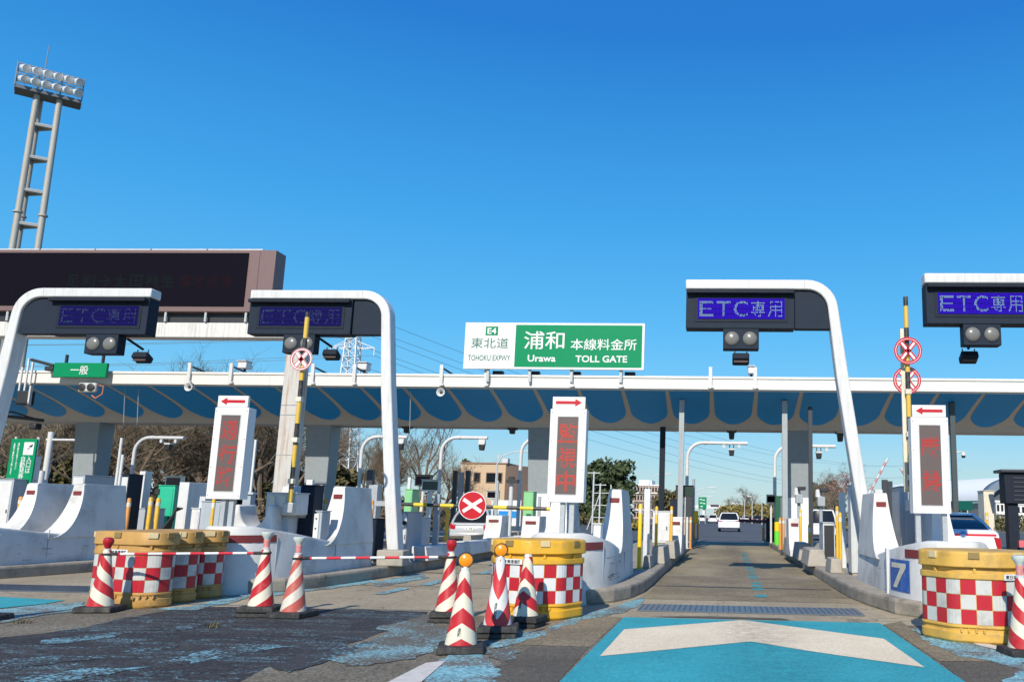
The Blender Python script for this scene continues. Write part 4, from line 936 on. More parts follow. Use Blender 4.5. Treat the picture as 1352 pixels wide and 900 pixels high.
for z, hw in arms:
    mb = MB()
    for s in (-1, 1):
        for dy in (-1, 1):
            mb.tube([(PX + s * 1.2, PY + dy * 1.0, z), (PX + s * hw, PY, z + 0.2)], 0.11, 4, False); mb.tube([(PX + s * 1.2, PY + dy * 1.0, z + 1.7), (PX + s * hw, PY, z + 0.2)], 0.10, 4, False)
        for q in (0.3, 0.6): mb.tube([(PX + s * (1.2 + (hw - 1.2) * q), PY, z + 0.05), (PX + s * (1.2 + (hw - 1.2) * q), PY, z + 1.6 * (1 - q))], 0.07, 4, False)
        mb.tube([(PX + s * hw, PY, z + 0.2), (PX + s * hw, PY, z - 1.6)], 0.12, 5, False)
    mb.build('crossarm', PYL, t, smooth=False)
mb = MB()
for z0, z1 in ((ptop - 0.5, ptop + 9),): mb.tube([(PX, PY, z0), (PX, PY, z1)], 0.3, 4)
mb.build('peak', PYL, t)
for i, (z, hw) in enumerate(arms):
    for s in (-1, 1):
        a = Vector((PX + s * hw, PY, z - 1.6))
        b = Vector((170.0 + s * 6, 640.0, 30.0 + i * 8)); c = Vector((-420.0 + s * 6, 60.0, z + 4))
        pts = []
        for k in range(25):
            u = k / 24; q = c.lerp(a, u); q.z -= 4 * 14 * u * (1 - u); pts.append(q)
        for k in range(1, 33):
            u = k / 32; q = a.lerp(b, u); q.z -= 4 * 17 * u * (1 - u); pts.append(q)
        o = MB().tube(pts, 0.05, 4).build('power_line', WIRE)
        tag(o, ('upper', 'middle', 'lower')[2 - i] + (' near' if s > 0 else ' far') + ' thin power line strung from the ' + ('right' if s > 0 else 'left') + ' arm of the lattice pylon', 'power line', 'power lines on the pylon')

# ------------------------------------------------------------------ water barrels
def octa(w, d, ch):
    return [(-w / 2 + ch, -d / 2), (w / 2 - ch, -d / 2), (w / 2, -d / 2 + ch), (w / 2, d / 2 - ch), (w / 2 - ch, d / 2), (-w / 2 + ch, d / 2), (-w / 2, d / 2 - ch), (-w / 2, -d / 2 + ch)]
def rounded(pl, r, n=4):
    out = []
    for i, p in enumerate(pl):
        p = Vector(p); a = Vector(pl[i - 1]); b = Vector(pl[(i + 1) % len(pl)])
        p0 = p + (a - p).normalized() * r; p1 = p + (b - p).normalized() * r
        for k in range(n + 1):
            t = k / n; out.append(tuple(p0 * (1 - t) ** 2 + p * 2 * t * (1 - t) + p1 * t * t))
    return out
def scaled(pl, k): return [(x * k, y * k) for x, y in pl]
def loft(mb, rings):
    n = len(rings[0][0]); vs = []
    for pl, z in rings: vs += [(x, y, z) for x, y in pl]
    fs = [(i * n + j, i * n + (j + 1) % n, (i + 1) * n + (j + 1) % n, (i + 1) * n + j) for i in range(len(rings) - 1) for j in range(n)]
    fs += [tuple(range(n - 1, -1, -1)), tuple(range((len(rings) - 1) * n, len(rings) * n))]
    return mb.add(vs, fs)
def along(pl, s, close=True):
    n = len(pl); d = []; tot = 0
    for i in range(n):
        a, b = Vector(pl[i]), Vector(pl[(i + 1) % n]); d.append((tot, (b - a).length, a, b)); tot += (b - a).length
    s = s % tot
    for t0, l, a, b in d:
        if s <= t0 + l: return a.lerp(b, (s - t0) / l), (b - a).normalized()
def barrel(lab, x, y, rz, pl, ymat, grime, text_face=None, group='checkered water filled crash barrels'):
    """crash barrel: ribbed lower and upper rims, waist with three rows of red and white reflective squares, lid with hand holes"""
    t = thing('crash_barrel', lab, 'crash barrel', (x, y, 0), group, rz); sharp = pl; pl = rounded(pl, 0.085)
    loft(MB(), [(scaled(pl, .94), 0.0), (scaled(pl, .985), 0.03), (scaled(pl, .985), 0.12), (scaled(pl, .95), 0.125), (scaled(pl, .95), 0.165), (scaled(pl, .98), 0.17), (scaled(pl, .98), 0.195), (scaled(pl, .955), 0.20), (scaled(pl, .955), 0.695), (scaled(pl, .985), 0.70), (scaled(pl, .985), 0.765), (scaled(pl, .93), 0.77), (scaled(pl, .93), 0.82)]).build('drum', ymat, t, local=True, bevel=0.006)
    lid = loft(MB(), [(scaled(pl, .96), 0.821), (scaled(pl, 1.015), 0.832), (scaled(pl, 1.0), 0.985), (scaled(pl, .97), 1.005), (scaled(pl, .5), 1.012)]).build('lid', ymat, t, local=True, bevel=0.006)
    n = len(pl); per = sum((Vector(pl[i]) - Vector(pl[(i + 1) % n])).length for i in range(n))
    q = scaled(pl, .957); perq = per * .957; cols = int(round(perq / 0.165 / 2)) * 2; sw_ = perq / cols
    rn = random.Random(int(x * 100))
    mb = MB()
    cuts = [0]; tot = 0
    for i in range(n): tot += (Vector(q[i]) - Vector(q[(i + 1) % n])).length; cuts.append(tot)
    fw = grime
    WM = P('reflective_white' + grime, (0.66, 0.67, 0.68) if not grime else (0.55, 0.55, 0.52), 0.35, var=0.05, dirt=(0.28, 0.27, 0.24), dirt_amt=0.12 if not grime else 0.4, dscale=4)
    RM = P('reflective_red' + grime, (0.46, 0.012, 0.026), 0.4, var=0.05, dirt=(0.25, 0.05, 0.05), dirt_amt=0.1 if not grime else 0.3, dscale=4)
    for r in range(3):
        for c in range(cols):
            mb.mat(RM if (r + c) % 2 else WM)
            s0, s1 = c * sw_ + 0.003, (c + 1) * sw_ - 0.003
            ks = [s0] + [k for k in cuts if s0 < k < s1] + [s1]
            for a, b in zip(ks, ks[1:]):
                pa, ta = along(q, a + 1e-4); pb_, tb_ = along(q, b - 1e-4)
                na = Vector((ta.y, -ta.x)) * 0.004
                mb.quad((pa.x + na.x, pa.y + na.y, 0.204 + r * 0.163 + 0.003), (pb_.x + na.x, pb_.y + na.y, 0.204 + r * 0.163 + 0.003), (pb_.x + na.x, pb_.y + na.y, 0.204 + (r + 1) * 0.163 - 0.003), (pa.x + na.x, pa.y + na.y, 0.204 + (r + 1) * 0.163 - 0.003))
    mb.build('checker_band', None, t, local=True, smooth=False, norm=False)
    pl = sharp; n = len(pl)
    for i in range(n):
        a, b = Vector(pl[i]), Vector(pl[(i + 1) % n]); mid = (a + b) / 2; dr = (b - a).normalized(); nn = Vector((dr.y, -dr.x))
        if (b - a).length < 0.2: continue
        M = Matrix(((dr.x, nn.x, 0), (dr.y, nn.y, 0), (0, 0, 1)))
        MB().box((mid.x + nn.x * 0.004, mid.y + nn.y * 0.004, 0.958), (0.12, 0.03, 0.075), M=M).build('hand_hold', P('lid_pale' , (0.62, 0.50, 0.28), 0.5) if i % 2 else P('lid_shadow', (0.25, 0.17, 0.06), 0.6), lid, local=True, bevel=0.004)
        MB().box((mid.x * .95, mid.y * .95, 0.795), (0.028, 0.035, 0.05), M=M).build('latch', ymat, t, local=True)
        if i == 1 or i == 0:
            for k in (-2, -1, 0, 1): MB().box((mid.x * .985 + dr.x * k * 0.08, mid.y * .985 + dr.y * k * 0.08, 0.145), (0.02, 0.03, 0.042), M=M).build('rib', ymat, t, local=True)
        if text_face == i:
            tp = MB().box((mid.x * .99 + nn.x * 0.006, mid.y * .99 + nn.y * 0.006, 0.732), (0.42, 0.006, 0.066), M=M).build('name_strip', SWHITE, t, local=True)
            letter(MB(), '東日本高速道路', (mid.x * .99 + nn.x * 0.0095, mid.y * .99 + nn.y * 0.0095, 0.732), 0.38, 0.046, right=(dr.x, dr.y, 0), bold=0.02, th=0.002).build('lettering', BLK, tp, local=True, norm=False)
    return t
YELB = P('barrel_yellow', (0.70, 0.38, 0.025), 0.45, var=0.08, dirt=(0.30, 0.19, 0.08), dirt_amt=0.32, dscale=4)
YELT = P('barrel_faded_tan', (0.50, 0.28, 0.075), 0.55, var=0.12, dirt=(0.28, 0.19, 0.10), dirt_amt=0.3, dscale=4)
YELG = P('barrel_worn_yellow', (0.62, 0.37, 0.07), 0.5, var=0.12, dirt=(0.25, 0.17, 0.08), dirt_amt=0.4, dscale=4)
OCT = [(0.66 * math.cos(math.radians(-112.5 + 45 * k) - math.pi / 8), 0.66 * math.sin(math.radians(-112.5 + 45 * k) - math.pi / 8)) for k in range(8)]
barrel('yellow checkered crash barrel in front of the middle nose beside the amber lamp cones', -2.50, 11.62, R_(-2), OCT, YELB, '', 0)
barrel('worn yellow checkered crash barrel cut off by the right edge of the view', 3.02, 10.50, R_(4), [(x * 1.06, y * 1.06) for x, y in OCT], YELG, '_g', 1)
BX = octa(1.24, 0.58, 0.17)
barrel('faded tan checkered crash barrel nearest the cone with the red lamp', -8.20, 11.74, R_(-16), BX, YELT, '_g', 0)
barrel('faded tan checkered crash barrel in the middle of the row of three', -8.27, 12.36, R_(-10), BX, YELT, '_g')
barrel('faded tan checkered crash barrel touching the white nose behind the row', -8.27, 12.96, R_(-4), BX, YELT, '_g')

# ------------------------------------------------------------------ traffic cones and bars
def cone(lab, px, py, m, top, rz=0.0, h=0.70, base=0.40, text=None, slabs=1, Y=None):
    p = G(px, py) if Y is None else A(px, py, Y); p.y += base * 0.42
    t = thing('traffic_cone', lab, 'traffic cone', (p.x, p.y, 0), 'striped traffic cones', rz)
    z0 = 0
    for k in range(slabs):
        hh = 0.055 if k < slabs - 1 else 0.075
        MB().taper((0.015 * k, 0, z0 + 0.004), (base, base, 0), (0.015 * k, 0, z0 + hh), (base * .96, base * .96, 0)).build('weight', RUBBER, t, local=True, bevel=0.014); z0 += hh + 0.002
    prof_ = [(0.155, z0), (0.152, z0 + 0.02), (0.118, z0 + 0.22), (0.088, z0 + 0.40), (0.062, z0 + h - 0.12), (0.055, z0 + h - 0.03), (0.045, z0 + h)]
    MB().lathe(prof_, (0, 0, 0), 32).build('body', m, t, local=True)
    zt = z0 + h
    if top == 'amber':
        MB().lathe([(0.047, zt - 0.075), (0.05, zt - 0.07), (0.042, zt + 0.02), (0.03, zt + 0.04)], (0, 0, 0), 16).build('collar', LGREY, t, local=True)
        l = MB().lathe([(0.0, -0.03), (0.074, -0.03), (0.077, -0.02), (0.077, 0.03), (0.0, 0.03)], (0, 0, zt + 0.10), 28, 'y').build('lamp_case', DARK, t, local=True)
        MB().lathe([(0.0, -0.052), (0.04, -0.048), (0.065, -0.031), (0.065, -0.029), (0, -0.029)], (0, 0, zt + 0.10), 28, 'y').build('lamp', AMBER, l, local=True)
    elif top == 'red':
        MB().lathe([(0.047, zt - 0.07), (0.05, zt - 0.065), (0.042, zt + 0.015), (0.03, zt + 0.02)], (0, 0, 0), 16).build('collar', LGREY, t, local=True)
        MB().lathe([(0.03, zt + 0.02), (0.045, zt + 0.055), (0.062, zt + 0.09), (0.066, zt + 0.12), (0.058, zt + 0.15), (0.035, zt + 0.165), (0.0, zt + 0.168)], (0, 0, 0), 20).build('lamp', REDL, t, local=True)
    elif top == 'clear':
        MB().lathe([(0.047, zt - 0.02), (0.048, zt + 0.015), (0.038, zt + 0.02)], (0, 0, 0), 16).build('collar', LGREY, t, local=True)
        MB().lathe([(0.036, zt + 0.02), (0.040, zt + 0.115), (0.036, zt + 0.12)], (0, 0, 0), 16).build('reflector', P('red_white_chip', (0.68, 0.25, 0.24), 0.3, var=0.6, scale=40), t, local=True)
        MB().lathe([(0.036, zt + 0.121), (0.05, zt + 0.15), (0.076, zt + 0.185), (0.080, zt + 0.215), (0.07, zt + 0.22), (0.0, zt + 0.21)], (0, 0, 0), 18).build('lens_cup', CLEARL, t, local=True)
    else:
        MB().lathe([(0.046, zt - 0.03), (0.05, zt + 0.0), (0.04, zt + 0.02), (0, zt + 0.02)], (0, 0, 0), 16).build('cap', WHITE if top == 'cap' else REDP, t, local=True)
    if text:
        mb = MB(); v_, t_, _ = glyphs(text, 0.02); vs = []
        for x, y in v_:
            zz = z0 + 0.08 + y * (0.085 if len(text) < 4 else 0.16); r = np.interp(zz - z0, [q[1] - z0 for q in prof_], [q[0] for q in prof_]) + 0.002
            th = (x - 0.5) * 0.034 / r - 0.18; vs.append((r * math.sin(th), -r * math.cos(th), zz))
        mb.add(vs, t_).build('lettering', P('cone_ink', (0.06, 0.08, 0.07), 0.6), t, local=True, norm=False)
    t['top'] = 1; del t['top']
    return t, Vector((p.x, p.y, z0 + h))
_, C1 = cone('red and cream spiral cone with dark red lamp by the tan barrels', 117, 809, ST_SPI_L, 'red', 0.2, base=0.46)
_, C2 = cone('bright spiral cone with clear cup lamp, left one of the pair before the white nose', 332, 815, ST_SPI_R, 'clear', 0.1, base=0.46, slabs=2)
_, C3 = cone('faded salmon spiral cone with clear cup lamp before the white nose', 376, 816.5, ST_SPI_F, 'clear', -0.1, base=0.46)
_, C4 = cone('spiral cone with red bulb lamp at the rear of the cone cluster', 584, 822, ST_SPI_R, 'red', 0.15, base=0.42, slabs=2)
cone('chevron cone with round amber lamp standing nearest in the cone cluster', 600, 864, ST_CHEV, 'amber', 0.28, base=0.45, text='浦\n和')
cone('white bodied chevron cone with round amber lamp and vertical lettering before the yellow barrel', 650, 843, ST_CHEVW, 'amber', 0.2, base=0.44, text='浦\n和\n料\n金', slabs=2)
cone('chevron cone without lamp leaning close to the yellow barrel', 689, 829, ST_CHEV, 'cap', -0.15, text='浦\n和', slabs=2)
cone('spiral cone cut off by the right edge before the worn yellow barrel', 1360, 868, ST_SPI_L, 'clear', 0.1, base=0.42, slabs=1)
cone('red cone at the left edge with only its side in view', -45, 822, ST_SPI_L, 'clear', 0.1, base=0.46)
def bar(lab, a, b):
    a = Vector(a); b = Vector(b); d = b - a; L = d.length
    t = thing('cone_bar', lab, 'barrier bar', a, 'red and white cone bars'); 
    def sub(name, mb, m):
        o = mb.build(name, m, t, local=True); o.rotation_euler = d.to_track_quat('X', 'Z').to_euler(); return o
    sub('pole', MB().tube([(0.16, 0, 0), (L - 0.16, 0, 0)], 0.017, 10), ST_BARRW)
    for x0, x1 in ((0.055, 0.16), (L - 0.16, L - 0.055)): sub('end_sleeve', MB().tube([(x0, 0, 0), (x1, 0, 0)], 0.021, 10), RUBBER)
    for x in (0.0, L): sub('loop', MB().lathe([(0.05, -0.012), (0.068, -0.012), (0.068, 0.012), (0.05, 0.012), (0.05, -0.012)], (x, 0, 0), 20), RUBBER)
    return t
O = Vector((0, 0, -0.05))
bar('red and white bar from the tan barrel cone to the clear lamp cones', C1 + O, C2 + O)
bar('red and white bar from the faded salmon cone to the red bulb cone', C3 + O, C4 + O)

# ------------------------------------------------------------------ plaza furniture: antenna poles
def antenna_pole(px, xend, ytop, Y, lab, m=WHITE, cam_px=None, r=0.085, low=None, box=False, cap=False):
    x = A(px, 640, Y).x; z = A(px, ytop, Y).z; xe = A(xend, ytop, Y).x
    t = thing('antenna_pole', lab, 'antenna pole', (x, Y, KZ), 'curved white antenna poles')
    R = 0.75; pts = [(x, Y, KZ), (x, Y, z - R)]
    for i in range(1, 9):
        a = math.pi * (1 - i / 16); pts.append((x + R + R * math.cos(a), Y, z - R + R * math.sin(a)))
    pts.append((xe, Y, z))
    MB().tube(pts, r, 12).build('pole', m, t)
    MB().lathe([(r * 2.1, 0), (r * 2.1, 0.03), (r * 1.1, 0.05)], (x, Y, KZ), 14).build('base_flange', GREYM, t)
    if low: MB().lathe([(r * 1.12, 0.06), (r * 1.12, low)], (x, Y, KZ), 14).build('dark_sleeve', DPOLE, t)
    MB().lathe([(r * 1.25, -0.05), (r * 1.25, 0.05)], (x + R + 0.12, Y, z), 14, 'x').build('coupling', LGREY, t)
    if cam_px:
        xc = A(cam_px, ytop, Y).x
        b = MB().taper((xc, Y, z - 0.62), (0.22, 0.24, 0), (xc, Y, z - 0.34), (0.28, 0.3, 0)).build('antenna', DARK, t, bevel=0.03)
        MB().span((xc - 0.15, Y - 0.16, z - 0.34), (xc + 0.15, Y + 0.16, z - 0.27)).build('cover', WHITE, b)
        for s in (-0.1, 0.1): MB().tube([(xc + s, Y, z - r), (xc + s, Y, z - 0.27)], 0.022, 6).build('hanger', DARK, b)
        if box: MB().span((xc - 0.16, Y - 0.1, z - 0.28), (xc + 0.16, Y + 0.1, z - r - 0.01)).build('terminal_box', WHITE, b, bevel=0.01)
        else:
            for s in (-0.38, 0.36): MB().span((xc + s - 0.06, Y - 0.08, z - 0.26), (xc + s + 0.06, Y + 0.08, z - r - 0.005)).build('sensor', LGREY, b)
antenna_pole(172, 243, 577, 41.4, 'curved grey antenna pole in front of the wood, behind the tan barrels', LGREY, 224)
antenna_pole(474, 538, 576, 41.4, 'curved white antenna pole hidden partly by the bent gantry leg', WHITE, 530, box=True)
antenna_pole(580, 644, 577, 41.4, 'curved white antenna pole left of the beige building, with a boxed antenna', WHITE, 637, box=True)
antenna_pole(686, 770, 578, 41.4, 'curved white antenna pole between the beige building and a canopy column', WHITE)
antenna_pole(907, 987, 584, 41.6, 'curved white antenna pole reaching over the open lane ahead of the white car', WHITE, 966)
antenna_pole(1023, 1103, 588, 41.6, 'curved white antenna pole with dark lower half behind the right canopy column', WHITE, 1081)
# white T post far left
x = A(58, 640, 42.5).x; z = A(64, 570, 42.5).z
t = thing('camera_post', 'white post with a thin horizontal arm in front of the wood', 'post', (x, 42.5, KZ))
MB().tube([(x, 42.5, 2.1), (x, 42.5, z)], 0.14, 12).build('shaft', WHITE, t); MB().tube([(x, 42.5, KZ), (x, 42.5, 2.1)], 0.16, 12).build('sleeve', CREAM, t)
MB().tube([(x - 0.2, 42.5, z - 0.4), (x + 1.9, 42.5, z - 0.4)], 0.06, 8).build('arm', WHITE, t)
# dark arm lamp at the far left
p = A(30, 553, 34)
t = thing('arm_camera', 'dark camera on a trussed arm at the left edge under the canopy', 'camera', (p.x, 34, p.z))
MB().tube([(p.x - 2.2, 34, p.z + 0.25), (p.x + 0.9, 34, p.z - 0.05)], 0.07, 6).tube([(p.x - 1.2, 34, p.z + 0.25), (p.x - 0.5, 34, p.z + 0.3), (p.x + 0.5, 34, p.z + 0.02)], 0.04, 6).build('arm', DARK, t)
MB().box((p.x + 0.6, 34, p.z - 0.3), (0.3, 0.35, 0.26)).build('body', DARK, t, bevel=0.05)
MB().tube([(p.x - 2.15, 34, p.z + 0.2), (p.x - 2.15, 34, 4.9)], 0.05, 6).build('hanger', DARK, t)

# green ticket sign, lower left
YG = 24.5; a = A(17, 640, YG); b = A(40, 640, YG); zt1 = A(33, 579, YG).z; zb1 = A(27, 640, YG).z
t = thing('ticket_sign', 'green banner sign with white ticket pictogram and vertical lettering at the left', 'sign', ((a.x + b.x) / 2, YG, KZ))
xm, wS, hS = (a.x + b.x) / 2 - 0.12, 0.80, zt1 - zb1
MB().span((xm - wS / 2, YG, zb1), (xm + wS / 2, YG + 0.05, zt1)).build('panel', SGREEN, t, bevel=0.006)
for s in (-0.34, 0.36): MB().tube([(xm + s, YG + 0.09, KZ), (xm + s, YG + 0.09, zt1 + 0.06)], 0.035, 8).build('post', WHITE, t)
pc = MB().span((xm + 0.02, YG - 0.006, zt1 - 0.48), (xm + 0.33, YG - 0.0005, zt1 - 0.1)).build('pictogram', SWHITE, t, bevel=0.003)
MB().add([(xm + 0.10 + q[0] * 0.2, YG - 0.009, zt1 - 0.33 + q[1] * 0.18) for q in ((0, 0), (0.12, 0), (0.55, 0.5), (0.4, 0.62), (1, 1), (0.9, 0.4), (0.72, 0.5), (0.3, 0))], [tuple(range(8))]).build('arrow', BLK, pc, norm=False, smooth=False)
for z in (0.40, 0.44): MB().span((xm + 0.06, YG - 0.008, zt1 - z - 0.008), (xm + 0.2, YG - 0.0065, zt1 - z)).build('ticket_line', REDS, pc)
mb = MB(); letter(mb, '入\n口\nは', (xm + 0.235, YG, zt1 - 0.77), 0.16, 0.50, bold=0.004); letter(mb, '自\n動\n発\n券', (xm + 0.05, YG, zt1 - 0.86), 0.16, 0.68, bold=0.004)
letter(mb, '通\n行\n券\nを\nお\n取\nり\nく\nだ\nさ\nい', (xm - 0.15, YG, zt1 - 0.52), 0.055, 0.8, bold=0.02); letter(mb, '自\n動\n発\n券\n機\nで\n発\n券\nし\nま\nす', (xm - 0.28, YG, zt1 - 0.60), 0.055, 0.95, bold=0.02)
mb.build('lettering', SWHITE, t, norm=False)

G_BOL = 'yellow guide bollards'
def bollard(px, yt, yb, Y, lab, m=YEL, w=0.10, zb=None):
    b = A(px, yb, Y); z1 = A(px, yt, Y).z; z0 = KZ if zb is None else zb
    t = thing('bollard', lab, 'bollard', (b.x, Y, z0), G_BOL)
    MB().lathe([(w / 2, 0.0), (w / 2, z1 - z0 - 0.03), (w / 2 * 0.7, z1 - z0), (0, z1 - z0)], (b.x, Y, z0), 14).build('tube', m, t)
    MB().lathe([(w * 0.95, 0), (w * 0.95, 0.012), (w * 0.52, 0.03)], (b.x, Y, z0), 14).build('base', m, t)
    MB().lathe([(w / 2 + 0.003, z1 - z0 - 0.2), (w / 2 + 0.003, z1 - z0 - 0.1)], (b.x, Y, z0), 14).build('band', CREAM, t)
G_P = 'grey equipment posts'
# ---- far left island
cabinet('equipment_cabinet', 'white fronted cabinet under the green banner sign at the left edge', 'cabinet', -14, 8, 632, 705, 24.0, 0.8, CAB, face=True, door=WHITE)
bollard(22, 655, 700, 23.5, 'orange bollard under the green banner sign', ORANGE, 0.13)
post('equipment_post', 'tall white post right of the green banner sign', 'post', 36, 602, 690, 24.9, 0.17, WHITE, G_P)
post('equipment_post', 'short white post behind the fin under the white arm post', 'post', 45, 621, 690, 26.5, 0.2, WHITE, G_P, rnd=True)
cabinet('equipment_cabinet', 'white and slate cabinet standing between the two fins of the leftmost nose', 'cabinet', 88, 104, 627, 690, 23.0, 1.6, CAB, door=WHITE)
post('equipment_post', 'thin white post behind the right fin of the leftmost nose', 'post', 107, 630, 690, 26.0, 0.12, WHITE, G_P)
post('equipment_post', 'thin white post just above the right fin of the leftmost nose', 'post', 121, 631, 690, 26.0, 0.14, WHITE, G_P)
cabinet('equipment_cabinet', 'tall slate cabinet with white edge behind the leftmost nose', 'cabinet', 151, 161, 626, 705, 19.6, 0.5, NAVY2, door=WHITE)
x = A(158, 600, 22).x
t = thing('antenna_mast', 'pair of thin white masts rising above the tall slate cabinet', 'mast', (x, 22, KZ))
for dx, yt in ((0, 578), (0.09, 600)): MB().tube([(x + dx, 22, KZ), (x + dx, 22, A(164, yt, 22).z)], 0.035, 8).build('mast', WHITE, t)
bollard(165, 657, 706, 19.2, 'rusty orange bollard right of the tall slate cabinet', ORANGE, 0.085)
post('sensor_post', 'white post with dark back behind the yellow bollards', 'post', 185, 622, 690, 22.5, 0.15, WHITE, G_P, d=0.3)
cabinet('equipment_cabinet', 'low slate cabinet behind the rusty orange bollard', 'cabinet', 170, 190, 671, 705, 20.5, 0.7, CAB, face=False)
t = cabinet('ticket_machine', 'bright green ticket machine behind the tan barrels', 'ticket machine', 202, 224, 641, 705, 21.5, 0.5, MGREEN)
MB().span((A(204, 660, 21.5).x, 21.46, A(204, 652, 21.5).z), (A(210, 660, 21.5).x, 21.497, A(204, 645, 21.5).z)).build('slot', DARK, t)
bollard(194, 656, 704, 20.0, 'left of the two yellow bollards before the green ticket machine', YEL, 0.10)
bollard(204, 657, 704, 20.0, 'right of the two yellow bollards before the green ticket machine', YEL, 0.10)
def display(lab, x0, x1, yt, yb, Y, frame, scr, px_post=None, pm=LGREY):
    a = A(x0, yb, Y); b = A(x1, yt, Y); xm = (a.x + b.x) / 2
    t = thing('fare_display', lab, 'display', (xm, Y, KZ))
    c = MB().span((a.x, Y, a.z), (b.x, Y + 0.16, b.z)).build('case', frame, t, bevel=0.01); w = b.x - a.x; h = b.z - a.z
    MB().span((a.x + w * 0.07, Y - 0.004, a.z + h * 0.13), (b.x - w * 0.07, Y - 0.0005, b.z - h * 0.13)).build('screen', scr, c)
    MB().span((a.x - 0.01, Y - 0.05, b.z + 0.002), (b.x + 0.01, Y + 0.16, b.z + 0.015)).build('hood', frame, c)
    MB().span((xm - 0.04, Y + 0.04, KZ), (xm + 0.04, Y + 0.12, a.z)).build('stand', pm, t)
display('small dark red fare display beside the green ticket machine', 217, 240, 628.5, 643, 21.8, CREAM, DREDSCR)
cabinet('equipment_cabinet', 'wide slate cabinet under the dark red fare display', 'cabinet', 226, 250, 646, 705, 22.4, 1.0, CAB, face=True, door=NAVY2)
post('equipment_post', 'broad white post between the slate cabinet and the LED pillar with three dim characters', 'post', 250, 637, 700, 20.5, 0.24, WHITE, G_P, d=0.8)
cabinet('equipment_cabinet', 'white bolted cabinet in front of the broad white post', 'cabinet', 250, 261, 671, 700, 19.5, 0.5, WHITE)
post('equipment_post', 'short grey post under the left LED pillar', 'post', 266, 655, 690, 19.8, 0.14, LGREY, G_P)
p = A(228, 690, 19.3); t = thing('cable_bundle', 'bundle of thick dark cables hanging by the green ticket machine', 'cables', (p.x, p.y, KZ))
for k in range(5):
    q0 = A(241 - k * 2.2, 671 + k, 19.3 + k * 0.05); q1 = A(214 + k * 2.5, 698, 19.3 + k * 0.05)
    MB().tube([q0, q0.lerp(q1, 0.3) + Vector((0, 0, 0.16)), q0.lerp(q1, 0.6) + Vector((0.02, 0, 0.08)), q1, (q1.x - 0.1, q1.y, KZ)], 0.022, 8).build('cable', CABLE, t)
bollard(279, 656, 693, 15.4, 'yellow bollard pair under the left LED pillar', YEL, 0.06, zb=0.95)
# ---- second island, around the nose with the U shaped guard
def on_nose(px, yb, Y): return A(px, yb, Y)
cU = A(340, 690, 15.2)
u = MB(); N = 16; wU = 0.56; r_in = 0.27
pl = [(-wU / 2 - 0.12, 0), (-wU / 2 - 0.06, 0.55)]
for i in range(N + 1):
    a = math.pi * i / N; pl.append((-r_in * math.cos(a) * 0.95, 0.55 - 0.40 * math.sin(a)))
pl += [(wU / 2 + 0.06, 0.55), (wU / 2 + 0.12, 0)]
u.prism([(cU.x + p[0], 0.86 + p[1]) for p in pl], 15.0, 15.6, 'y')
tag(u.build('guard_block', WHITEC, bevel=0.03), 'white U shaped concrete guard on the nose behind the left LED pillar', 'guard block')
zb0 = 0.93
t = cabinet('gate_drive', 'pale grey notched drive box of the raised barrier pole', 'drive box', 349, 388, 651, 684, 15.3, 0.5, LGREY, zb=A(368, 683, 15.3).z, face=False)
xg = A(357, 660, 15.3).x; zg = A(366, 656, 15.3).z
for dx in (0.0, 0.2): MB().span((xg + dx - 0.02, 15.28, zg - 0.18), (xg + dx + 0.1, 15.299, zg + 0.03)).build('clamp', CREAM, t, bevel=0.01)
MB().span((A(351, 683, 15.3).x + 0.28, 15.35, 0.7), (A(380, 683, 15.3).x, 15.65, A(368, 684, 15.3).z + 0.02)).build('pedestal', CAB, t)
cabinet('equipment_cabinet', 'tall slate blue cabinet right of the notched drive box', 'cabinet', 391, 410, 641, 709, 15.9, 0.38, NAVY2, zb=0.7)
t = cabinet('controller_box', 'narrow white controller with three dark buttons by the curved fin', 'controller', 415, 423, 675, 705, 15.6, 0.35, CAB, zb=0.72, door=WHITE, face=False)
xk = A(418, 690, 15.6).x
MB().span((xk - 0.045, 15.58, 0.76), (xk + 0.045, 15.598, 1.27)).build('face_plate', WHITE, t)
for z in (0.82, 1.0, 1.18): MB().lathe([(0.014, -0.012), (0.014, 0)], (xk, 15.578, z), 10, 'y').build('button', DARK, t)
bollard(428, 658, 676, 16.6, 'short yellow bollard above the white controller', YEL, 0.07, zb=0.75)
post('equipment_post', 'white stepped post top behind the tall slate blue cabinet', 'post', 404, 633, 700, 17.4, 0.13, WHITE, G_P, d=0.1)
post('equipment_post', 'thin white post leaning by the rear of the slate blue cabinet', 'post', 419, 640, 700, 20.5, 0.07, WHITE, G_P)
x = A(331, 600, 19.0).x; t = thing('antenna_mast', 'slim white twin mast right of the left LED pillar', 'mast', (x, 19, KZ))
for dx in (0, 0.075): MB().span((x + dx - 0.022, 19, 1.7), (x + dx + 0.022, 19.05, A(336, 580, 19).z)).build('mast', WHITE, t)
MB().span((x - 0.05, 18.95, KZ), (x + 0.13, 19.15, 1.72)).build('stand', CAB, t)
MB().span((x - 0.17, 18.9, 1.66), (x + 0.2, 19.1, 1.70)).build('shelf', LGREY, t)
cabinet('equipment_cabinet', 'grey cabinet under the left LED pillar behind the nose top', 'cabinet', 262, 290, 662, 700, 17.2, 0.5, CAB)

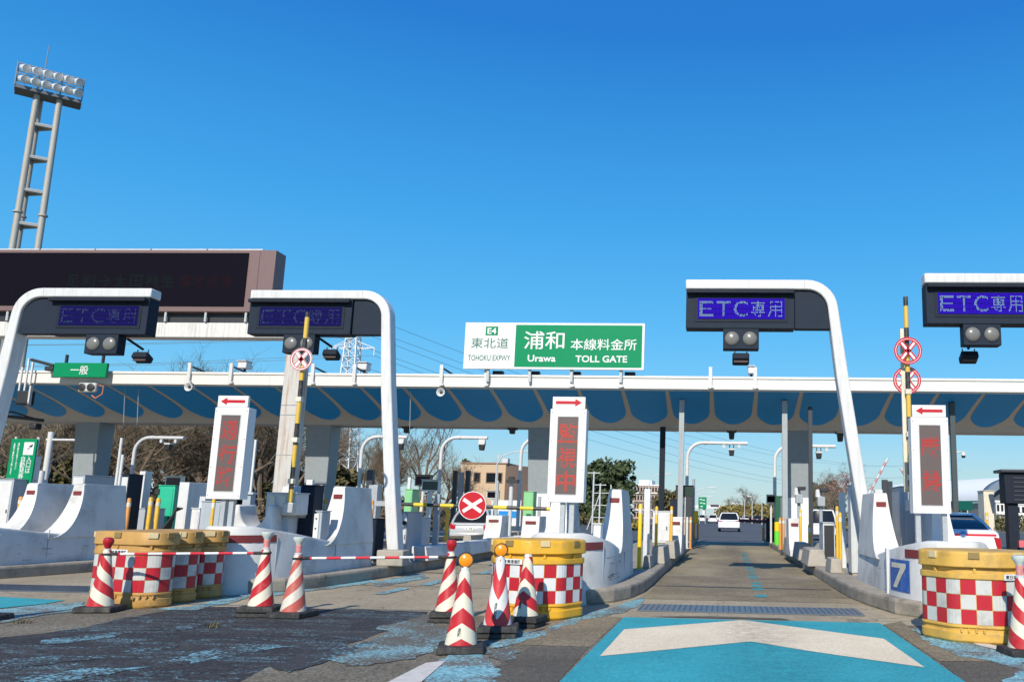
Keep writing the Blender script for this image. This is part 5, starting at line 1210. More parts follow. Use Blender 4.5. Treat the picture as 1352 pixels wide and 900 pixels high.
# raised barrier poles with round cross signs
def gate_pole(px, yt, Y, lab, discs, tilt=0.0, zb=0.9, rw=1.0):
    b = A(px, 650, Y); zt = A(px, yt, Y).z
    t = thing('barrier_pole', lab, 'barrier pole', (b.x, Y, zb), 'raised barrier poles')
    MB().tube([(0, 0, 0), (tilt, 0, zt - zb)], 0.042, 12).build('pole', ST_POLYB, t, local=True)
    MB().span((-0.09, -0.07, -0.02), (0.09, 0.09, 0.16)).build('pivot', GALV, t, local=True, bevel=0.01)
    for z in (0.5, 1.25, 2.0):
        if z < zt - zb - 0.2: MB().span((-0.055, -0.055, z), (0.05, 0.05, z + 0.09)).build('clamp', CREAM, t, local=True, bevel=0.006)
    for yc, r, front in discs:
        z = A(px, yc, Y).z - zb; x = tilt * z / (zt - zb); dy = -0.075 if front else 0.075
        s = MB()
        s.mat(SWHITE); s.lathe([(r - 0.055, -0.008), (r, -0.008), (r, 0.008), (r - 0.055, 0.008), (r - 0.055, -0.008)], (x, dy, z), 36, 'y')
        for a in (52, 128):
            s.box((x, dy - 0.003, z), (2 * r - 0.05, 0.014, 0.085), M=Matrix.Rotation(R_(a), 3, 'Y'))
        s.mat(REDS)
        for rr in (r - 0.046, r - 0.010): s.lathe([(rr - 0.013 * rw, -0.0125), (rr + 0.012 * rw, -0.0125), (rr + 0.012 * rw, -0.0085), (rr - 0.013 * rw, -0.0085), (rr - 0.013 * rw, -0.0125)], (x, dy, z), 36, 'y')
        for a in (52, 128):
            for off in (-0.032, 0.032):
                M = Matrix.Rotation(R_(a), 3, 'Y'); s.box(Vector((x, dy - 0.011, z)) + M @ Vector((0, 0, off)), (2 * r - 0.1, 0.004, 0.024 * rw), M=M)
        o = s.build('cross_sign', None, t, local=True, smooth=False)
    return t
gate_pole(384, 412, 15.2, 'raised yellow and black barrier pole with one round cross sign before the rusty post', [(475, 0.215, True)], 0.0, 1.3, 0.45)
t_ = gate_pole(1203, 392, 15.0, 'raised yellow and black barrier pole with two round cross signs above the right LED pillar', [(464, 0.245, True), (501, 0.245, False)], 0.0, 1.52)
MB().span((-0.10, 0.06, 0.3), (-0.03, 0.11, 3.2)).build('guide_rod', CREAM, t_, local=True)

# lowered barrier with the red disc
YR = 20.3; a = A(512, 664.5, YR); b = A(737, 672, YR)
t = thing('lane_barrier', 'lowered yellow and black barrier with a red cross disc closing the second lane', 'barrier', (a.x, YR, KZ))
z0 = a.z - KZ; L = b.x - a.x
def lowered(name, mb, m): return mb.build(name, m, t, local=True)
o = lowered('pole', MB().tube([(0, 0, 0), (L, 0, 0)], 0.045, 12), ST_BARYB); o.location = (0, 0, z0); o.rotation_euler = (0, math.atan2(a.z - b.z, L), 0)
xd = A(625, 667, YR).x - a.x; zd = A(625, 667, YR).z - KZ
d_ = lowered('disc', MB().lathe([(0, -0.01), (0.335, -0.01), (0.335, 0.01), (0, 0.01)], (xd, -0.075, zd), 48, 'y'), SWHITE)
o = MB().lathe([(0, -0.0125), (0.318, -0.0125), (0.318, -0.0105), (0, -0.0105)], (xd, -0.075, zd), 48, 'y').build('red_face', REDS, d_, local=True)
s = MB()
for k, aa in enumerate((33, -33)): s.box((xd, -0.0885 - 0.0005 * k, zd), (0.53, 0.003, 0.085), M=Matrix.Rotation(R_(aa), 3, 'Y'))
s.build('cross', SWHITE, d_, local=True)
lowered('clamp', MB().span((xd - 0.05, -0.06, zd - 0.1), (xd + 0.05, 0.05, zd + 0.1)), GALV)
lowered('bracket', MB().span((-0.55, -0.06, z0 - 0.06), (0.03, 0.06, z0 + 0.06)), GALV)
lowered('hinge', MB().tube([(-0.6, 0, z0 - 0.12), (-0.6, 0, z0 + 0.12)], 0.035, 10), LGREY)
bollard(487, 660, 718, 18.2, 'orange bollard at the hinge of the lowered barrier', ORANGE, 0.09)
post('barrier_post', 'grey steel post carrying the hinge of the lowered barrier', 'post', 490, 640, 720, 20.4, 0.22, GALV, G_P, d=0.3)
cabinet('barrier_drive', 'slate blue barrier drive beside the orange bollard at the lowered barrier', 'drive box', 484, 494, 685, 726, 18.6, 0.5, NAVY2)
post('sensor_post', 'dark post behind the second nose fin', 'post', 484, 620, 700, 22.0, 0.16, DPOLE, G_P)
post('rubber_post', 'grey flat post supporting the lowered barrier on the low wall', 'post', 574, 652, 724, 20.6, 0.13, GREYM, G_P)
o = MB().span((A(496, 745, 17.6).x, 17.6, KZ), (A(531, 745, 17.6).x, 18.0, A(515, 726, 17.6).z)).build('concrete_block', BLOCKC, bevel=0.02); tag(o, 'grey concrete block at the foot of the bent gantry leg on the second island', 'concrete block')
t = cabinet('ticket_machine', 'white and slate payment machine right of the bent gantry leg', 'payment machine', 525, 535, 676, 726, 19.3, 1.0, CAB, door=WHITE)
MB().lathe([(0.05, -0.015), (0.05, 0)], (A(541, 690, 19.6).x, 19.29, A(541, 690, 19.3).z), 12, 'y').build('button', DARK, t)
cabinet('equipment_cabinet', 'grey cabinet behind the white and slate payment machine', 'cabinet', 540, 552, 683, 718, 22.0, 0.8, CAB, face=False)
cabinet('ticket_machine', 'pale green ticket machine seen above the lowered barrier', 'ticket machine', 531, 541, 646, 700, 25.5, 0.6, LGREEN)
post('camera_post', 'white post with a small dark head above the pale green ticket machine', 'post', 537, 630, 690, 26.2, 0.09, WHITE, G_P)
display('grey framed fare display above the lowered barrier', 556, 580, 633.5, 648, 23.5, LGREY, P('dark_green_screen', (0.02, 0.045, 0.03), 0.3))
display('dark fare display board in front of the bare trees', 547, 570, 627, 641, 31.0, DARK, SCREEN)
def cream_post(px, yt, yb, Y, lab, m=CREAM):
    b = A(px, yb, Y); z1 = A(px, yt, Y).z; t = thing('guide_post', lab, 'guide post', (b.x, Y, KZ))
    MB().tube([(b.x, Y, KZ + 0.2), (b.x, Y, z1)], 0.055, 12).build('tube', m, t); MB().lathe([(0.17, 0), (0.17, 0.03), (0.075, 0.24), (0.05, 0.3)], (b.x, Y, KZ), 14).build('foot', m, t)
cream_post(563, 650, 708, 24.2, 'cream guide post with flared foot under the grey framed display')
cream_post(554, 660, 706, 26.0, 'cream guide post with square foot left of the grey framed display')
cream_post(589, 664, 708, 25.0, 'tall yellow guide post with flared foot left of the silver car', YEL)
bollard(560, 684, 706, 27.5, 'short yellow bollard behind the cream guide posts', YEL, 0.12)
for px, lab in ((597, 'left'), (605, 'middle'), (614, 'right')):
    post('sensor_post', lab + ' of three dark sensor posts left of the beige building stairs', 'post', px, 621 if px != 605 else 623, 700, 41.0, 0.2, DPOLE if px != 605 else GREYM, 'dark sensor posts')
post('camera_post', 'light grey post with camera between the red disc and the pale green machine', 'post', 672, 636, 706, 31.0, 0.15, LGREY, G_P, rnd=True)
p = A(675, 637, 31.0); o = MB().box((p.x + 0.08, 30.9, p.z + 0.05), (0.42, 0.3, 0.12)).box((p.x, 31.0, p.z + 0.16), (0.2, 0.2, 0.12)).build('surveillance_camera', DARK); tag(o, 'dark camera head on top of the light grey post right of the red disc', 'camera')
display('small dark display in front of the beige building', 642, 659, 648, 658, 33.0, LGREY, SCREEN)
post('sensor_post', 'slim grey post in front of the small dark display', 'post', 654, 634, 690, 31.5, 0.1, GREYM, G_P)
cabinet('ticket_machine', 'pale green machine beside the white pedestal behind the middle LED pillar', 'ticket machine', 689, 702, 649, 705, 33.0, 0.6, LGREEN)
post('sensor_post', 'thin post beside the pale green machine behind the middle LED pillar', 'post', 711, 655, 690, 30.0, 0.1, GREYM, G_P)
def small_fin(px, w, yt, Y, lab, sg=1):
    x = A(px, 690, Y).x; zt = A(px, yt, Y).z
    mb = MB(); pr = []
    for i in range(9):
        a = math.pi / 2 * i / 8; pr.append((Y - 0.55 + 0.55 * math.sin(a), KZ + 0.15 + (zt - KZ - 0.15) * (1 - math.cos(a))))
    pr += [(Y + 0.9, zt), (Y + 0.95, KZ), (Y - 0.6, KZ)]
    t = thing('end_fin', lab, 'concrete fin', (x, Y, KZ), 'curved white end fins')
    MB().prism(pr, x - w / 2, x + w / 2, 'x').build('body', WHITEC, t, bevel=0.012)
    MB().span((x - w * 0.3, Y - 0.055, zt - 0.22), (x + w * 0.3, Y - 0.02, zt - 0.14)).build('reflector', REFL, t)
small_fin(652, 0.55, 680, 29.0, 'curved white fin right of the silver car')
small_fin(701, 0.5, 681, 24.5, 'curved white fin under the pale green machine behind the middle barrel')
small_fin(893, 0.36, 682, 25.5, 'curved white fin beside the yellow bollards left of the open lane')
small_fin(1049, 0.36, 684, 26.0, 'curved white fin at the right column pedestal with a thin cable')
# low walls along the second island
def low_wall(lab, xa, ya, yb, h, w=0.35, m=BLOCKC):
    t = thing('low_wall', lab, 'low wall', (xa, (ya + yb) / 2, KZ)); n = max(1, int((yb - ya) / 3.2)); d = (yb - ya) / n
    for k in range(n):
        MB().taper((xa, ya + d * (k + .5), KZ), (w, d - 0.02, 0), (xa, ya + d * (k + .5), KZ + h), (w * 0.7, d - 0.02, 0)).build('segment', m, t, bevel=0.02)
        if k: MB().taper((xa, ya + d * k, KZ), (w + 0.02, 0.16, 0), (xa, ya + d * k, KZ + h + 0.015), (w * 0.7 + 0.03, 0.16, 0)).build('marker', CREAM, t)
low_wall('low pale concrete wall along the second lane behind the cones', -7.05, 19.6, 40.0, 0.33, 0.6, WHITEC)
low_wall('low wall behind the silver car on the third lane edge', -9.0, 30, 44, 0.32)
# blocks at the kerbs of the open lane
def block(px0, px1, yt, yb, Y, dpt, lab):
    a = A(px0, yb, Y); b = A(px1, yb, Y); zt = A(px0, yt, Y).z; w = b.x - a.x; c = (a.x + b.x) / 2
    o = MB().taper((c, Y + dpt / 2, KZ), (w, dpt, 0), (c, Y + dpt / 2, zt), (w * 0.72, dpt - 0.06, 0)).build('kerb_block', BLOCKC, bevel=0.02); tag(o, lab, 'concrete block', 'concrete guard blocks along the open lane')
block(848, 859, 733, 753, 18.6, 0.9, 'small concrete block right behind the scuffed middle nose')
block(858, 878, 721, 744, 20.3, 2.0, 'concrete block beside the yellow bollards left of the open lane')
block(876, 892, 714, 730, 22.8, 2.4, 'longer concrete block farther along the left kerb of the open lane')
block(889, 900, 708, 722, 26.0, 3.2, 'concrete block below the small curved fin left of the open lane')
block(1096, 1113, 737, 762, 18.2, 0.9, 'small concrete block behind the number 7 nose')
block(1066, 1092, 725, 750, 20.5, 1.8, 'concrete block nearest the right kerb posts of the open lane')
block(1054, 1073, 717, 735, 23.2, 2.0, 'middle concrete block along the right kerb of the open lane')
block(1041, 1058, 711, 724, 26.2, 2.6, 'far concrete block along the right kerb under the column pedestal')
# ---- third island, right side
bollard(844, 665, 735, 18.4, 'thick bright yellow bollard just behind the scuffed middle nose', P('bright_yellow', (0.85, 0.55, 0.01), 0.4), 0.085)
t = post('barrier_post', 'tall white aluminium post behind the thick yellow bollard', 'post', 853, 645, 738, 19.4, 0.14, WHITE, G_P)
cabinet('control_box', 'small white box in front of the scuffed nose fin', 'control box', 783, 793, 692, 708, 14.2, 0.25, WHITE, zb=0.86, face=False)
cabinet('equipment_cabinet', 'broad white cabinet behind two yellow bollards left of the open lane', 'cabinet', 861, 884, 675, 712, 23.6, 0.8, WHITE, zb=0.55)
bollard(866, 668, 722, 20.6, 'left yellow bollard before the broad white cabinet', YEL, 0.075, zb=0.6)
bollard(886, 668, 715, 23.2, 'right yellow bollard before the broad white cabinet', YEL, 0.075, zb=0.55)
post('canopy_post', 'slim grey post rising to the canopy left of the open lane', 'post', 897.5, 515, 710, 33.2, 0.20, GREYM, 'slim posts under the canopy', ztop=5.85)
post('canopy_post', 'dark navy post rising to the canopy above the broad white cabinet', 'post', 872.5, 566, 700, 35.0, 0.22, NAVY, 'slim posts under the canopy', ztop=4.95)
post('canopy_post', 'slim grey post rising to the canopy at the left face of the right column', 'post', 1036.5, 515, 710, 33.2, 0.21, GREYM, 'slim posts under the canopy', ztop=5.85)
post('canopy_post', 'thin dark post rising to the canopy right of the right column', 'post', 1071, 530, 710, 33.0, 0.16, DPOLE, 'slim posts under the canopy', ztop=5.6)
post('canopy_post', 'dark steel post with a dome camera behind the right LED pillar', 'post', 1263, 520, 710, 33.2, 0.20, P('steel_dark_green', (0.05, 0.065, 0.07), 0.5), 'slim posts under the canopy', ztop=5.85)
p = A(1272, 599, 33.0); t = thing('dome_camera', 'white dome camera on a bracket of the dark post right of the LED pillar', 'camera', (p.x, 33.0, p.z))
MB().lathe([(0.0, -0.1), (0.06, -0.085), (0.075, -0.04), (0.075, 0)], (p.x, 33.0, p.z - 0.06), 18).build('dome', DARK, t)
MB().lathe([(0.08, 0), (0.085, 0.05), (0.06, 0.12), (0.0, 0.13)], (p.x, 33.0, p.z - 0.06), 18).build('cap', WHITE, t)
MB().tube([(p.x, 33.0, p.z + 0.05), (p.x - 0.05, 33.05, p.z + 0.09), (p.x - 0.25, 33.15, p.z + 0.06)], 0.03, 8).build('arm', WHITE, t)
display('dark fare display left of the curved antenna pole at the open lane', 892, 916, 641, 655, 33.5, DARK, P('dark_green_screen', (0.02, 0.045, 0.03), 0.3))
cabinet('equipment_cabinet', 'tall dark cabinet under the dark display left of the open lane', 'cabinet', 884, 898, 659, 705, 36.0, 1.0, NAVY2, face=False)
cabinet('equipment_cabinet', 'dark machine housing beside the foot of the curved antenna pole', 'cabinet', 902, 913, 652, 712, 37.0, 1.2, DPOLE, face=False)
for px, m, lab in ((902, ORANGE, 'left'), (907, LGREY, 'middle'), (911.5, ORANGE, 'right')):
    bollard(px, 682, 712, 30.0, lab + ' of three slim bollards at the curved antenna pole foot', m, 0.085)
post('lamp_post', 'dark post with a lamp head at the exit left of the white car', 'lamp post', 915, 632, 705, 44.0, 0.14, GREYM, 'camera posts at the lane exit', rnd=True)
p = A(919, 677, 41.0); t = thing('gate_pad', 'bright yellow padded barrier arm holder at the lane exit', 'barrier pad', (p.x, 41, KZ))
MB().span((p.x - 0.11, 40.9, A(919, 690, 41).z), (p.x + 0.11, 41.1, A(919, 674, 41).z)).build('pad', P('bright_yellow', (0.85, 0.55, 0.01), 0.4), t, bevel=0.04)
for s in (-0.08, 0.1): MB().tube([(p.x + s, 41, KZ), (p.x + s, 41, 1.2)], 0.045, 8).build('leg', ORANGE, t)
# ---- fourth island, left side
cabinet('ticket_machine', 'dark green machine at the exit kerb right of the open lane', 'ticket machine', 1024, 1034, 655, 712, 37.0, 0.7, DGREEN)
p = A(1026, 700, 36.0); t = thing('gate_pad', 'yellow and lime padded post before the dark green machine', 'barrier pad', (p.x, 36, KZ))
MB().lathe([(0.11, 0), (0.12, 0.05), (0.12, 0.55)], (p.x, 36, KZ), 16).build('pad', P('lime_pad', (0.12, 0.62, 0.04), 0.45), t); MB().lathe([(0.115, 0.555), (0.115, 0.9), (0.08, 0.93), (0, 0.93)], (p.x, 36, KZ), 16).build('cap', P('bright_yellow', (0.85, 0.55, 0.01), 0.4), t)
display('small dark display left of the dark green machine', 1012, 1024, 653, 664, 38.0, WHITE, SCREEN)
for px, lab in ((1030, 'left'), (1034.5, 'right')): bollard(px, 683, 713, 31.0, lab + ' slim orange bollard before the dark green machine', ORANGE, 0.085)
bollard(1008, 690, 712, 41.5, 'orange bollard at the tip of the dark exit barrier', ORANGE, 0.12)
a = A(975, 686.5, 41.0); b = A(1014, 688, 41.0)
t = thing('exit_barrier', 'low dark red and black exit barrier arm across the right of the lane', 'barrier', (b.x, 41, KZ))
MB().tube([a, b], 0.07, 10).build('arm', P('dark_maroon', (0.06, 0.025, 0.04), 0.5), t); MB().span((b.x - 0.08, 40.8, KZ), (b.x + 0.3, 41.3, b.z + 0.18)).build('drive', NAVY, t, bevel=0.02)
def cam_post(px, yt, Y, lab, base=(0.4, 1.0)):
    x = A(px, 690, Y).x; z = A(px, yt, Y).z; t = thing('camera_post', lab, 'camera post', (x, Y, KZ), 'camera posts of the toll lanes')
    MB().tube([(x, Y, KZ), (x, Y, z - 0.1)], 0.06, 10).build('shaft', GREYM, t)
    MB().span((x - 0.12, Y - 0.2, z - 0.55), (x + 0.12, Y + 0.1, z - 0.25)).build('box', GREYM, t, bevel=0.02)
    MB().span((x - 0.05, Y - 0.25, z - 0.1), (x + 0.22, Y + 0.2, z + 0.02)).build('camera', DARK, t, bevel=0.02)
    MB().lathe([(0.09, 0), (0.09, 0.2), (0.05, 0.24)], (x - 0.08, Y, z - 0.26), 12).build('lamp', WHITE, t)
cam_post(1055, 643, 30.0, 'camera post in front of the white pedestal of the right column')
cam_post(1084, 645, 27.5, 'camera post right of the thin dark canopy post')
bollard(1057, 672, 714, 25.5, 'yellow bollard before the camera post at the white pedestal', YEL, 0.08)
bollard(1069, 692, 725, 23.6, 'short yellow bollard on the concrete block right of the open lane', YEL, 0.08, zb=0.55)
bollard(1106, 668, 736, 18.6, 'left of two tall yellow bollards behind the number 7 nose fin', YEL, 0.07)
bollard(1110, 676, 738, 18.4, 'right of two tall yellow bollards behind the number 7 nose fin', YEL, 0.07)
t = cabinet('equipment_cabinet', 'grey framed cabinet with dark louvre behind the tall yellow bollards', 'cabinet', 1087, 1103, 690, 735, 22.0, 0.8, LGREY, door=DARK)
post('barrier_post', 'white aluminium post right of the tall yellow bollards', 'post', 1113, 650, 735, 20.2, 0.14, WHITE, G_P)
cabinet('equipment_cabinet', 'white topped post box above the left edge of the number 7 nose fin', 'cabinet', 1124, 1135, 641, 730, 17.6, 0.4, LGREY, face=False)
post('barrier_post', 'white aluminium post between the number 7 nose fin and the dark twin posts', 'post', 1161, 646, 720, 17.2, 0.15, WHITE, G_P)
t = cabinet('control_box', 'white low box with black cables at the foot of the aluminium post', 'control box', 1160, 1177, 707, 722, 16.3, 0.4, WHITE, zb=0.6, face=False)
p0 = A(1159, 690, 16.2); MB().tube([p0, A(1163, 700, 16.15), A(1161, 712, 16.15), A(1168, 722, 16.15), A(1165, 730, 16.15)], 0.02, 6).build('cable', CABLE, t)
post('sensor_post', 'left of the dark twin posts beside the big grey cabinet', 'post', 1170, 633, 720, 21.0, 0.13, DPOLE, 'dark sensor posts')
post('sensor_post', 'right of the dark twin posts beside the big grey cabinet', 'post', 1177, 635, 720, 21.5, 0.11, DPOLE, 'dark sensor posts')
t = cabinet('equipment_cabinet', 'big grey cabinet right behind the right LED pillar', 'cabinet', 1190, 1238, 643, 715, 16.2, 0.8, CAB, zb=0.72)
MB().tube([A(1236, 678, 15.6), A(1238, 690, 15.55), A(1237, 700, 15.55), A(1232, 710, 15.6), (A(1232, 712, 15.6).x, 15.6, 0.7)], 0.03, 8).build('conduit', CABLE, t)
# ---- right edge
YQ = 24.0; a = A(1322, 665, YQ); b = A(1420, 625, YQ)
t = thing('kiosk', 'large dark louvred sign case on legs at the right edge behind the white car', 'sign case', ((a.x + b.x) / 2, YQ, 0))
MB().span((a.x + 0.12, YQ, a.z + 0.02), (b.x, YQ + 0.5, b.z)).build('case', NAVY, t, bevel=0.02)
MB().span((a.x, YQ - 0.1, b.z + 0.004), (b.x + 0.1, YQ + 0.6, b.z + 0.09)).build('roof', DPOLE, t, bevel=0.02)
for k in range(6): MB().span((a.x + 0.35, YQ - 0.02, a.z + 0.1 + k * 0.12), (b.x - 0.1, YQ - 0.001, a.z + 0.14 + k * 0.12)).build('louvre', DPOLE, t)
for x in (a.x + 0.35, b.x - 0.4): MB().span((x - 0.14, YQ + 0.1, 0), (x + 0.14, YQ + 0.4, a.z + 0.03)).build('leg', NAVY, t)
MB().span((A(1344, 700, YQ).x, YQ - 0.05, A(1344, 722, YQ).z), (b.x, YQ + 0.3, A(1344, 713, YQ).z)).build('stripe_board', P('pink_red', (0.6, 0.12, 0.14), 0.5), t)
cabinet('ticket_machine', 'cream topped payment machine left of the dark louvred sign case', 'payment machine', 1301, 1315, 648, 705, 25.5, 0.6, CREAM, zb=0.02)
bollard(1304, 676, 708, 24.8, 'yellow bollard before the cream topped payment machine', YEL, 0.08, zb=0.0)
a = A(1265, 673, 40); b = A(1284, 661, 40)
o = MB().span((a.x, 40, a.z), (b.x, 40.1, b.z)).build('panel', MGREEN); t = thing('direction_sign', 'plain green board behind the white car with red tail lamps', 'sign', ((a.x + b.x) / 2, 40, 0)); 
o.parent = t; o.location = o.location - t.location
for x in (a.x + 0.15, b.x - 0.15): MB().span((x - 0.04, 40.02, 0), (x + 0.04, 40.099, a.z + 0.01)).build('leg', GREYM, t)

# ------------------------------------------------------------------ vehicles (rear towards the camera, local +Y is forward)
def rrect(w, z0, z1, r, n=4):
    pts = []
    for cx, cz, a0 in ((w / 2 - r, z0 + r * .8, -90), (w / 2 - r, z1 - r, 0), (-w / 2 + r, z1 - r, 90), (-w / 2 + r, z0 + r * .8, 180)):
        for i in range(n + 1):
            a = math.radians(a0 + 90 * i / n); pts.append((cx + r * math.cos(a), cz + (r if a0 in (0, 90) else r * .8) * math.sin(a)))
    return pts
def vehicle(lab, cat, name, x, y, rz, paint, W=1.76, L=4.4, belt=0.93, H=1.45, gh=(0.35, 0.95, 2.7, 3.5), deck=None, number=None, lamp='side', stripe=None, zg=0.0, grp=None):
    t = thing(name, lab, cat, (x, y, zg), grp, rz)
    dk = deck or belt
    st = [(0.0, .90, .42, dk - .12), (0.04, .955, .33, dk - .05), (0.16, .99, .27, dk), (0.6, 1.0, .24, dk + .01), (1.4, 1.0, .22, belt), (2.6, 1.0, .22, belt - .02), (3.4, .985, .24, belt - .10), (L - .35, .94, .28, belt - .2), (L - .05, .82, .36, belt - .32), (L, .74, .42, belt - .4)]
    vs = []; k = None
    for yy_, ww, z0, z1 in st:
        rr = rrect(W * ww, z0, z1, 0.13); k = len(rr); vs += [(p[0], yy_, p[1]) for p in rr]
    n = len(st)
    fs = [(i * k + j, i * k + (j + 1) % k, (i + 1) * k + (j + 1) % k, (i + 1) * k + j) for i in range(n - 1) for j in range(k)] + [tuple(range(k)), tuple(range(n * k - 1, (n - 1) * k - 1, -1))]
    MB().add(vs, fs).build('body', paint, t, local=True)
    y0, y1, y2, y3 = gh; zb = min(dk, belt) - 0.03; wb, wt = W * .90, W * .68
    def ring(ya, yb_, w, z, r):
        p = []
        for cx, cy, a0 in ((w / 2 - r, yb_ - r, 0), (-w / 2 + r, yb_ - r, 90), (-w / 2 + r, ya + r, 180), (w / 2 - r, ya + r, 270)):
            for i in range(4): a = math.radians(a0 + 30 * i); p.append((cx + r * math.cos(a), cy + r * math.sin(a), z))
        return p
    R_list = [ring(y0, y3, wb, zb, .12), ring(y0 + (y1 - y0) * .5, y3 - (y3 - y2) * .5, (wb + wt) / 2 + .03, (zb + H) / 2, .14), ring(y1, y2, wt + .02, H - .07, .16)]
    v2 = [q for r in R_list for q in r]; k = 16
    MB().add(v2, [(i * k + j, i * k + (j + 1) % k, (i + 1) * k + (j + 1) % k, (i + 1) * k + j) for i in range(2) for j in range(k)] + [tuple(range(2 * k, 3 * k))]).build('windows', GLASS, t, local=True)
    rf = ring(y1 - .04, y2 + .04, wt + .05, H - .072, .17) + ring(y1, y2, wt + .02, H - .02, .17) + ring(y1 + .2, y2 - .2, wt - .25, H, .17)
    MB().add(rf, [(i * k + j, i * k + (j + 1) % k, (i + 1) * k + (j + 1) % k, (i + 1) * k + j) for i in range(2) for j in range(k)] + [tuple(range(2 * k, 3 * k))]).build('roof', paint, t, local=True)
    for s in (-1, 1):
        a = Vector((s * (wb / 2 - .03), y0 + .02, zb)); b = Vector((s * (wt / 2 - .01), y1 + .02, H - .06)); m = a.lerp(b, .5) + Vector((s * .035, 0, .0))
        MB().tube([a, m, b], [.055, .05, .05], 8).build('rear_pillar', paint, t, local=True)
        a = Vector((s * (wb / 2), (y0 + y3) / 2, zb)); b = Vector((s * (wt / 2 + .01), (y1 + y2) / 2, H - .06)); MB().tube([a, a.lerp(b, .5) + Vector((s * .02, 0, 0)), b], .04, 6).build('door_pillar', DARK, t, local=True)
        MB().box((s * (W / 2 + .09), y2 + .25, belt + .06), (.2, .1, .13)).build('mirror', paint, t, local=True, bevel=.03)
        for yy_ in (.78, L - .85):
            w = MB().lathe([(0.2, -.1), (.31, -.1), (.325, -.06), (.325, .06), (.31, .1), (.2, .1)], (s * (W / 2 - .1), yy_, .325), 24, 'x').build('wheel', TYRE, t, local=True)
            MB().lathe([(0.0, -.104), (.19, -.104), (.2, -.08), (.2, .08), (.19, .104), (0, .104)], (s * (W / 2 - .1), yy_, .325), 16, 'x').build('rim', CHROME, w, local=True)
    if lamp == 'side':
        for s in (-1, 1):
            MB().prism([(s * W * .47, dk - .06), (s * W * .33, dk - .10), (s * W * .345, dk - .30), (s * W * .465, dk - .27)], -.015, .22, 'y').build('tail_lamp', TAIL, t, local=True, bevel=.015)
    elif lamp == 'drop':
        for s in (-1, 1):
            MB().prism([(s * W * .49, dk - .20), (s * W * .40, dk - .16), (s * W * .45, dk - .52), (s * W * .50, dk - .55)], -.02, .25, 'y').build('tail_lamp', TAIL, t, local=True, bevel=.012)
    else:
        for s in (-1, 1): MB().span((s * W * .48, -.012, dk - .17), (s * W * .30, .2, dk - .08)).build('tail_lamp', TAIL, t, local=True, bevel=.015)
    if stripe:
        MB().span((-W * .44, -.004, dk - .155), (W * .44, .1, dk - .095)).build('light_bar', P('light_bar_red', (0.62, 0.03, 0.05), 0.3), t, local=True, bevel=.01)
        MB().lathe([(0.0, -.012), (.06, -.012), (.075, -.002), (.075, .0), (0, .0)], (0, -.004, dk - .115), 18, 'y').build('emblem', P('emblem_blue', (0.10, 0.22, 0.5), 0.3), t, local=True)
        MB().span((-.18, y0 + .13, zb + .05), (.02, y0 + .15, zb + .085)).build('brake_light', P('light_bar_red', (0.62, 0.03, 0.05)), t, local=True)
        MB().span((-W * .40, .02, .30), (W * .40, .09, .40)).build('diffuser', DARK, t, local=True, bevel=.02)
    else:
        MB().span((-W * .38, -.02, dk - .13), (W * .38, .03, dk - .10)).build('garnish', CHROME if paint is not CARD else DARK, t, local=True)
        MB().span((-W * .46, -.035, .36), (W * .46, .12, .50)).build('bumper', paint, t, local=True, bevel=.035)
    pz = dk - .36 if stripe else dk - .24
    pl_ = MB().span((-.165, -.028, pz - .083), (.165, -.003, pz + .083)).build('number_plate', PLATE, t, local=True)
    if number: letter(MB(), number, (0, -.028, pz - .015), .24, .09, bold=.02).build('lettering', P('plate_ink', (.03, .06, .05), .5), pl_, local=True, norm=False)
    return t
p = A(620, 690, 35.0)
vehicle('silver hatchback with red tail lamps leaving the third lane behind the lowered barrier', 'car', 'parked_car', p.x, 35.0, R_(4), CARS, 1.70, 4.3, .93, 1.46, (.10, .62, 2.5, 3.3), number='1 10')
p = A(1271, 690, 21.6)
vehicle('white sedan with a red light bar and blue emblem stopped right of the LED pillar', 'car', 'toll_car', p.x, 21.6, R_(-3), CARW, 1.82, 4.9, 1.02, 1.55, (.12, 1.45, 3.0, 3.9), deck=1.12, number='7-29', lamp='drop', stripe=True)
p = A(962.5, 690, 76.0)
vehicle('white sport utility car driving away in the open lane', 'car', 'white_car', p.x, 76, R_(-1), CARW, 1.95, 4.5, 1.05, 1.68, (.12, .5, 2.6, 3.4), number=None, lamp='bar')
p = A(1087, 690, 52.0)
vehicle('white minivan beyond the toll islands right of the thin dark canopy post', 'car', 'white_van', p.x, 52, R_(-3), CARW, 1.75, 4.2, 1.05, 1.85, (.08, .25, 2.9, 3.4), lamp='side')
far = [(905, 150, CARS, 'small grey car far left of the white car on the expressway'), (926, 170, CARW, 'small pale car far left of the white car near the road bend'), (941, 160, CARW, 'pale van close to the left side of the white car far ahead'), (1000, 180, CARD, 'tiny dark car on the far carriageway below the hedge'), (1032, 170, CARS, 'tiny silver car on the far right carriageway'), (985, 200, CARW, 'tiny white car just right of the white car far ahead')]
for i, (px, Y, m, lab) in enumerate(far):
    p = A(px, 690, Y); vehicle(lab, 'car', 'distant_car', p.x, Y, R_(-4 + 2 * i), m, 1.75, 4.3, 1.0, 1.6, (.1, .4, 2.6, 3.4), lamp='side', grp='distant cars on the expressway')

